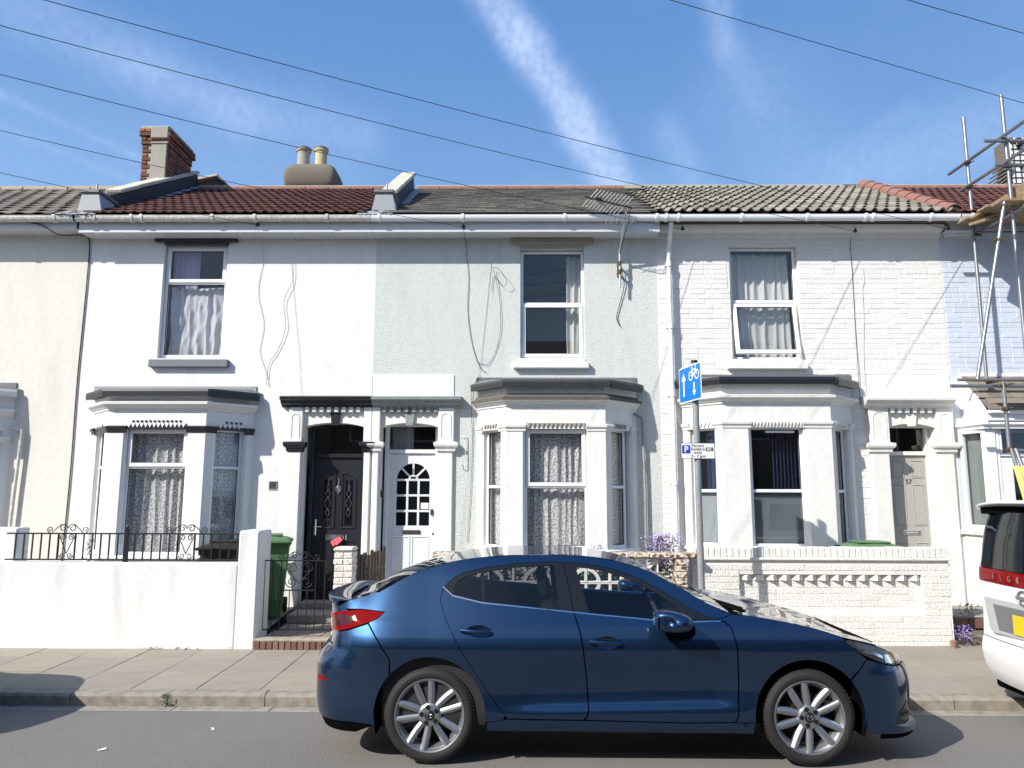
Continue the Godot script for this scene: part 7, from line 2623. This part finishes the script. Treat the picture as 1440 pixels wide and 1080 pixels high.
	for k in range(p.size() - 1, -1, -1): q2.append(p[k] - Vector2(0, 0.009))
	p.append_array(q2)
	pair("belt_strip", [p], -0.003, 0.0, 0.006, 0.02, mats["chrome"], [o])
	# mirrors
	for side: float in [1.0, -1.0]:
		m = MB.new()
		m.grid(func(u: float, v: float) -> Vector3:
			var a := u * TAU
			var b := (v - 0.5) * PI
			var cx := signf(cos(a)) * pow(absf(cos(a)), 0.6)
			var cy := signf(sin(a)) * pow(absf(sin(a)), 0.6)
			var r := pow(absf(cos(b)), 0.6)
			var zz := signf(sin(b)) * pow(absf(sin(b)), 0.8)
			var taper := 1.0 - 0.25 * maxf(0.0, cx)
			return Vector3(1.075 + 0.135 * r * cx, 1.005 + 0.075 * r * cy * taper - 0.01 * cx, CZ + side * (0.985 + 0.095 * zz + 0.02 * cx)), 32, 16)
		if side < 0:
			for j in m.n.size(): m.n[j] = -m.n[j]
		var mir := put("door_mirror", m, blue, o)
		m = MB.new()
		m.box(Vector3(1.13, 0.935, CZ + side * 0.93), Vector3(0.16, 0.05, 0.18), 0.02, Basis(Vector3.BACK, -0.1))
		m.box(Vector3(1.20, 0.925, CZ + side * 0.86), Vector3(0.11, 0.09, 0.10), 0.02)
		put("mirror_foot", m, mats["rubber_black"], mir)
		m = MB.new()
		m.box(Vector3(0.962, 1.004, CZ + side * 0.985), Vector3(0.012, 0.085, 0.135), 0.004)
		put("mirror_glass", m, mats["dark_glass"], mir)
	# inside
	m = MB.new()
	panel(m, V2([-1.0, 0.25, 1.56, 0.25, 1.56, 0.95, 1.0, 0.965, 0.4, 1.01, -0.5, 1.10, -1.0, 1.12]), 0.055, 0.0, [], 0.0, 0.06)
	m.bx(-1.0, 1.6, 0.22, 0.30, CZ - 0.78, CZ + 0.78, 0.01)
	m.bx(1.56, 1.62, 0.25, 0.94, CZ - 0.74, CZ + 0.74, 0.02)
	m.bx(1.28, 1.60, 0.70, 0.955, CZ - 0.70, CZ + 0.70, 0.06)
	m.bx(-1.12, -0.72, 0.3, 1.08, CZ - 0.66, CZ + 0.66, 0.05)
	var cab := put("cabin", m, mats["cabin"], o)
	for s in [[0.30, 0.36], [0.30, -0.36], [-0.62, 0.38], [-0.62, -0.38]]:
		m = MB.new()
		m.box(Vector3(s[0] + 0.27, 0.46, CZ + s[1]), Vector3(0.52, 0.20, 0.50), 0.06)
		m.box(Vector3(s[0], 0.78, CZ + s[1]), Vector3(0.17, 0.62, 0.48), 0.06, Basis(Vector3.BACK, 0.28))
		m.box(Vector3(s[0] - 0.11, 1.17, CZ + s[1]), Vector3(0.10, 0.17, 0.27), 0.04, Basis(Vector3.BACK, 0.2))
		put("seat", m, mats["cabin"], cab)
	m = MB.new()
	var ring := PackedVector3Array()
	var wb := Basis(Vector3.BACK, 0.42)
	for k in 25: ring.append(Vector3(1.08, 0.93, CZ + 0.36) + wb * Vector3(0, sin(TAU * k / 24.0) * 0.185, cos(TAU * k / 24.0) * 0.185))
	m.tube(ring, 0.015, 8)
	m.box(Vector3(1.09, 0.925, CZ + 0.36), Vector3(0.05, 0.12, 0.34), 0.02, wb)
	put("steering_wheel", m, mats["cabin"], cab)
	m = MB.new()
	m.bx(1.62, 2.9, 0.30, 0.62, CZ - 0.45, CZ + 0.45, 0.05)
	m.bx(-1.45, -0.9, 0.30, 0.72, CZ - 0.45, CZ + 0.45, 0.05)
	m.bx(-1.4, 2.9, 0.20, 0.26, CZ - 0.55, CZ + 0.55, 0.02)
	m.bx(1.62, 2.7, 0.6, 0.80, CZ - 0.62, CZ + 0.62, 0.05)
	put("underbody", m, mats["rubber_black"], o)
	m = MB.new()
	m.box(Vector3(1.645, 1.022, CZ + 0.2), Vector3(0.05, 0.015, 0.55), 0.005, Basis(Vector3.UP, 0.2))
	m.box(Vector3(1.60, 1.034, CZ + 0.45), Vector3(0.04, 0.018, 0.5), 0.005, Basis(Vector3.UP, 0.25))
	put("wiper", m, mats["rubber_black"], o)
	for xw: float in [-0.647, 2.06]:
		for side: float in [1.0, -1.0]:
			m = MB.new()
			for k in 24:
				var a0 := deg_to_rad(lerpf(-20, 200, k / 24.0))
				var a1 := deg_to_rad(lerpf(-20, 200, (k + 1) / 24.0))
				var c := Vector3(xw, 0.33, 0)
				var q0 := Vector3(cos(a0), sin(a0), 0) * 0.405
				var q1 := Vector3(cos(a1), sin(a1), 0) * 0.405
				m.quado(c + q0 + Vector3(0, 0, CZ + side * 0.835), c + q1 + Vector3(0, 0, CZ + side * 0.835), c + q1 + Vector3(0, 0, CZ + side * 0.45), c + q0 + Vector3(0, 0, CZ + side * 0.45), -q0)
				m.trio(c + Vector3(0, 0, CZ + side * 0.45), c + q0 + Vector3(0, 0, CZ + side * 0.45), c + q1 + Vector3(0, 0, CZ + side * 0.45), Vector3(0, 0, side))
			put("wheel_arch_liner", m, mats["rubber_black"], o)
	# wheels
	var first: Node3D = null
	var turn := 0
	for xw: float in [-0.647, 2.058]:
		for side: float in [1.0, -1.0]:
			var w: Node3D
			if first == null:
				w = make_wheel()
				first = w
			else:
				w = first.duplicate()
			o.add_child(w, true)
			w.name = "wheel" if turn == 0 else "wheel_%03d" % turn
			w.position = Vector3(xw, 0.325, CZ + side * 0.842) - o.position
			w.transform.basis = (Basis() if side > 0 else Basis(Vector3.UP, PI)) * Basis(Vector3.BACK, [0.02, 0.6, 0.16, 1.1][turn])
			turn += 1

func make_wheel() -> Node3D:  # hub at the origin, the outer face towards +z
	var w := MeshInstance3D.new()
	var m := MB.new()
	var ax := Transform3D(Basis(Vector3.RIGHT, PI / 2), Vector3.ZERO)
	m.lathe(V2([0.232, -0.205, 0.262, -0.212, 0.30, -0.21, 0.318, -0.195, 0.325, -0.165, 0.3255, -0.105, 0.325, -0.045, 0.318, -0.017, 0.306, -0.004, 0.290, 0.004, 0.272, 0.004, 0.256, -0.002, 0.250, -0.008]), ax, 64)
	for k in 72:  # shoulder blocks of the tread
		var a := TAU * k / 72.0
		m.box(Vector3(cos(a) * 0.3125, sin(a) * 0.3125, -0.030), Vector3(0.013, 0.019, 0.034), 0.003, Basis(Vector3.BACK, a) * Basis(Vector3.UP, 0.45))
	w.mesh = m.mesh()
	w.material_override = mats["tyre"]
	w.name = "wheel"
	m = MB.new()
	m.lathe(V2([0.225, -0.19, 0.215, -0.15, 0.205, -0.10, 0.21, -0.06, 0.226, -0.03, 0.236, -0.016, 0.240, -0.006, 0.250, -0.002, 0.2525, -0.006, 0.250, -0.014]), ax, 64)
	put_mesh("rim", m.mesh(), mats["wheel_silver"], w)
	m = MB.new()
	m.lathe(V2([0.0, -0.14, 0.215, -0.14]), ax, 48)
	m.lathe(V2([0.0, -0.075, 0.155, -0.075, 0.16, -0.09]), ax, 48)
	put_mesh("brake_disc", m.mesh(), mats["wheel_dark"], w)
	for k in 10:
		m = MB.new()
		var a := deg_to_rad(72.0 * (k / 2) + 101.0 + (14.0 if k % 2 == 0 else -14.0))
		var lean := 0.20 if k % 2 == 0 else -0.20
		m.grid(func(u: float, v: float) -> Vector3:
			var r := lerpf(0.045, 0.238, v)
			var hw := lerpf(0.020, 0.0225, v) + 0.004 * sin(v * PI)
			var j := int(round(u * 6.0))
			var prof := [Vector2(-1.0, -0.034), Vector2(-1.0, -0.006), Vector2(-0.55, 0.0), Vector2(0.12, 0.006), Vector2(0.62, -0.003), Vector2(1.0, -0.010), Vector2(1.0, -0.034)]
			var q: Vector2 = prof[j]
			var sgn := 1.0 if lean > 0 else -1.0
			var aa := a + lean * (1.0 - v) * 0.45
			var zz := q.y - 0.012 - 0.016 * (1.0 - v) + 0.004 * v
			return Vector3(cos(aa) * r - sin(aa) * q.x * sgn * hw, sin(aa) * r + cos(aa) * q.x * sgn * hw, zz), 6, 8)
		if lean < 0:
			for j in m.n.size(): m.n[j] = -m.n[j]
		# spokes read as facets
		put_mesh("spoke", facet(m).mesh(), mats["wheel_silver"], w)
	m = MB.new()
	m.lathe(V2([0.082, -0.05, 0.080, -0.020, 0.066, -0.012, 0.036, -0.010, 0.034, -0.014]), ax, 32)
	put_mesh("hub", m.mesh(), mats["wheel_silver"], w)
	for k in 5:
		m = MB.new()
		var a := deg_to_rad(72.0 * k + 101.0)
		m.lathe(V2([0.012, -0.016, 0.0115, -0.004, 0.0, -0.003]), Transform3D(ax.basis, Vector3(cos(a) * 0.056, sin(a) * 0.056, 0.0)), 6)
		m.lathe(V2([0.017, -0.0098, 0.012, -0.0095]), Transform3D(ax.basis, Vector3(cos(a) * 0.056, sin(a) * 0.056, 0.0)), 14)
		put_mesh("wheel_nut", m.mesh(), mats["sign_black"], w)
	m = MB.new()
	m.lathe(V2([0.034, -0.014, 0.033, -0.003, 0.028, 0.0, 0.0, 0.0]), ax, 24)
	var cap := put_mesh("centre_cap", m.mesh(), mats["sign_black"], w)
	m = MB.new()
	var ov := PackedVector3Array()
	for k in 21: ov.append(Vector3(cos(TAU * k / 20.0) * 0.021, sin(TAU * k / 20.0) * 0.017, 0.001))
	m.tube(ov, 0.0018, 6)
	m.tube(PackedVector3Array([Vector3(-0.019, 0.008, 0.001), Vector3(-0.008, 0.006, 0.001), Vector3(0.0, -0.004, 0.001), Vector3(0.008, 0.006, 0.001), Vector3(0.019, 0.008, 0.001)]), 0.0018, 6)
	put_mesh("emblem", m.mesh(), mats["chrome"], cap)
	return w

func facet(m: MB) -> MB:
	for k in range(0, m.v.size(), 3):
		var f := (m.v[k + 2] - m.v[k]).cross(m.v[k + 1] - m.v[k]).normalized()
		if f.dot(m.n[k] + m.n[k + 1] + m.n[k + 2]) < 0: f = -f
		for j in 3: m.n[k + j] = (m.n[k + j] * 0.35 + f * 0.65).normalized()
	return m

# ---------------------------------------------------------------- the white van at the right edge

func van_ring(y: float, deep: float) -> PackedVector2Array:
	# plan outline at a height, from the middle of the tail round the kerb side, the nose and back
	var back := curve1([0.2, 0.06, 0.30, 0.0, 0.5, -0.03, 0.62, 0.0, 0.9, 0.012, 1.10, 0.0, 1.20, 0.0, 1.26, 0.015, 1.5, 0.04, 1.75, 0.085, 1.86, 0.13], y)
	var tum := curve1([0.2, 0.03, 0.4, 0.0, 0.9, 0.0, 1.1, 0.01, 1.75, 0.10, 1.86, 0.16], y)
	var x0 := 4.28 + back + deep
	var x1 := 9.05 - deep - maxf(0.0, y - 0.95) * 0.9
	var hw := 0.86 - tum - deep
	var p := PackedVector2Array()
	var rr := 0.22
	p.append(Vector2(x0, 0.0))
	for k in 7: p.append(Vector2(x0 + 0.05 * pow((k + 1) / 8.0, 2.0), -(hw - rr) * (k + 1) / 8.0))
	for k in 9:
		var a := PI * 0.5 * k / 8.0
		p.append(Vector2(x0 + 0.055 + rr - rr * cos(a), -(hw - rr) - rr * sin(a)))
	for k in 14: p.append(Vector2(lerpf(x0 + 0.06 + rr, x1 - 0.5, (k + 1) / 14.0), -hw))
	for k in 8:
		var a := PI * 0.5 * (k + 1) / 8.0
		p.append(Vector2(x1 - 0.5 + 0.5 * sin(a), -hw + 0.45 * (1.0 - cos(a))))
	p.append(Vector2(x1, 0.0))
	return p

func van_band(m: MB, y0: float, y1: float, k0: int, k1: int, deep: float, rows: int, zc: float) -> void:
	for s: float in [1.0, -1.0]:
		var g := MB.new()
		g.grid(func(u: float, v: float) -> Vector3:
			var y := lerpf(y0, y1, v)
			var q := van_ring(y, deep)[k0 + int(round(u * (k1 - k0)))]
			return Vector3(q.x, y, zc + q.y * s), k1 - k0, rows)
		for j in g.n.size():
			var out := Vector3(g.v[j].x - 6.6, 0, g.v[j].z - zc)
			if s > 0: g.n[j] = -g.n[j]
		add_turned(m, g, Transform3D())

func make_van() -> void:
	var zc := 4.38
	var o := thing("van", "white people carrier with a red lamp strip across its tail, parked at the right edge", "van", Vector3(6.6, -0.03, zc))
	var white: Material = mats["van_white"]
	var m := MB.new()
	van_band(m, 0.22, 0.60, 0, 39, 0.0, 6, zc)
	put("bumper", m, white, o)
	m = MB.new()
	van_band(m, 0.607, 1.10, 0, 39, 0.0, 8, zc)
	put("body", m, white, o)
	m = MB.new()
	van_band(m, 1.105, 1.225, 0, 12, -0.006, 3, zc)
	var bar := put("lamp_strip", m, mats["lamp_red"], o)
	m = MB.new()
	van_band(m, 1.10, 1.24, 12, 39, 0.0, 2, zc)
	van_band(m, 1.71, 1.80, 12, 39, 0.0, 3, zc)
	for s in [[12, 14], [19, 20], [24, 25], [30, 39]]: van_band(m, 1.23, 1.72, s[0], s[1], 0.0, 5, zc)
	put("upper_body", m, white, o)
	m = MB.new()
	van_band(m, 1.23, 1.735, 0, 12, -0.002, 8, zc)
	put("tail_window", m, mats["dark_glass"], o)
	m = MB.new()
	for s in [[14, 19], [20, 24], [25, 30]]: van_band(m, 1.24, 1.71, s[0], s[1], 0.004, 5, zc)
	put("side_window", m, mats["dark_glass"], o)
	m = MB.new()
	var top := van_ring(1.80, 0.0)
	var crown := van_ring(1.845, 0.35)
	for s: float in [1.0, -1.0]:
		for k in top.size() - 1:
			m.quado(Vector3(top[k].x, 1.80, zc + top[k].y * s), Vector3(top[k + 1].x, 1.80, zc + top[k + 1].y * s), Vector3(crown[k + 1].x, 1.85, zc + crown[k + 1].y * s), Vector3(crown[k].x, 1.85, zc + crown[k].y * s), Vector3.UP)
	for k in crown.size() - 1:
		m.quado(Vector3(crown[k].x, 1.85, zc + crown[k].y), Vector3(crown[k + 1].x, 1.85, zc + crown[k + 1].y), Vector3(crown[k + 1].x, 1.85, zc - crown[k + 1].y), Vector3(crown[k].x, 1.85, zc - crown[k].y), Vector3.UP)
	put("roof", m, white, o)
	m = MB.new()
	m.grid(func(u: float, v: float) -> Vector3:
		var w := u * 2.0 - 1.0
		var zz := zc + w * 0.76
		var xb := 4.30 + 0.10 * pow(absf(w), 4.0)
		var y := 1.835 - 0.05 * pow(absf(w), 3.0)
		return [Vector3(xb + 0.30, y + 0.015, zz), Vector3(xb + 0.06, y + 0.012, zz), Vector3(xb - 0.005, y, zz), Vector3(xb, y - 0.022, zz), Vector3(xb + 0.12, y - 0.055, zz)][int(round(v * 4.0))], 36, 4)
	put("spoiler", m, white, o)
	m = MB.new()
	m.bx(4.37, 4.5, 1.715, 1.80, zc - 0.66, zc + 0.66, 0.01)
	put("spoiler_underside", m, mats["rubber_black"], o)
	# the lettering on the lamp strip, read from behind
	var face := Basis(Vector3(0, 0, 1), Vector3.UP, Vector3(-1, 0, 0))
	var zz := 3.985
	for ch in ["E", "L", "G", "R", "A", "N", "D"]:
		put_mesh("letter", letters(ch, 0.068, "Droid Sans", 0.006, false), mats["chrome"], bar, Transform3D(face * Basis(Vector3.UP, -0.12 if zz < 3.9 else -0.03), Vector3(4.264 + 0.05 * pow((zz - zc) / 0.64, 2.0), 1.165, zz) - o.position))
		zz += 0.121
	m = MB.new()
	var rg := PackedVector3Array()
	for k in 25: rg.append(Vector3(4.275, 1.02 + sin(TAU * k / 24.0) * 0.058, zc + cos(TAU * k / 24.0) * 0.066))
	m.tube(rg, 0.010, 8)
	m.bx(4.262, 4.285, 1.006, 1.034, zc - 0.085, zc + 0.085, 0.004)
	put("emblem", m, mats["wheel_silver"], o)
	m = MB.new()
	m.prism(V2([-0.55, 0.965, 0.55, 0.965, 0.50, 0.70, 0.46, 0.67, -0.46, 0.67, -0.50, 0.70]), -0.02, 0.016, Transform3D(face, Vector3(4.29, 0, zc)))
	var gn := put("plate_garnish", m, mats["satin_silver"], o)
	m = MB.new()
	m.prism(V2([-0.42, 0.92, 0.42, 0.92, 0.36, 0.70, -0.36, 0.70]), 0.012, 0.018, Transform3D(face, Vector3(4.29, 0, zc)))
	put("plate_recess", m, mats["sign_grey"], gn)
	m = MB.new()
	m.bx(4.262, 4.27, 0.70, 0.865, zc - 0.145, zc + 0.145, 0.002)
	put("number_plate", m, mats["plate_yellow"], gn)
	m = MB.new()
	m.bx(4.42, 8.6, 0.14, 0.30, zc - 0.72, zc + 0.72, 0.02)
	m.bx(4.5, 4.75, 0.10, 0.2, zc - 0.3, zc + 0.1, 0.04)
	put("underbody", m, mats["rubber_black"], o)
	m = MB.new()
	m.bx(4.9, 8.5, 0.5, 1.1, zc - 0.7, zc + 0.7, 0.05)
	put("cabin", m, mats["cabin"], o)
	m = MB.new()
	m.line(Vector3(4.27, 1.28, zc + 0.05), Vector3(4.30, 1.33, zc + 0.5), 0.010, 6)
	put("wiper", m, mats["rubber_black"], o)
	var t := 0
	for xw: float in [5.25, 8.15]:
		for s: float in [1.0, -1.0]:
			m = MB.new()
			m.lathe(V2([0.0, -0.03, 0.2, -0.03, 0.21, 0.0, 0.31, 0.0, 0.335, -0.03, 0.335, -0.2, 0.2, -0.21]), Transform3D(Basis(Vector3.RIGHT, PI / 2 * s), Vector3(xw, 0.335, zc + s * 0.855)), 36)
			put("wheel", m, mats["tyre"], o)
			t += 1
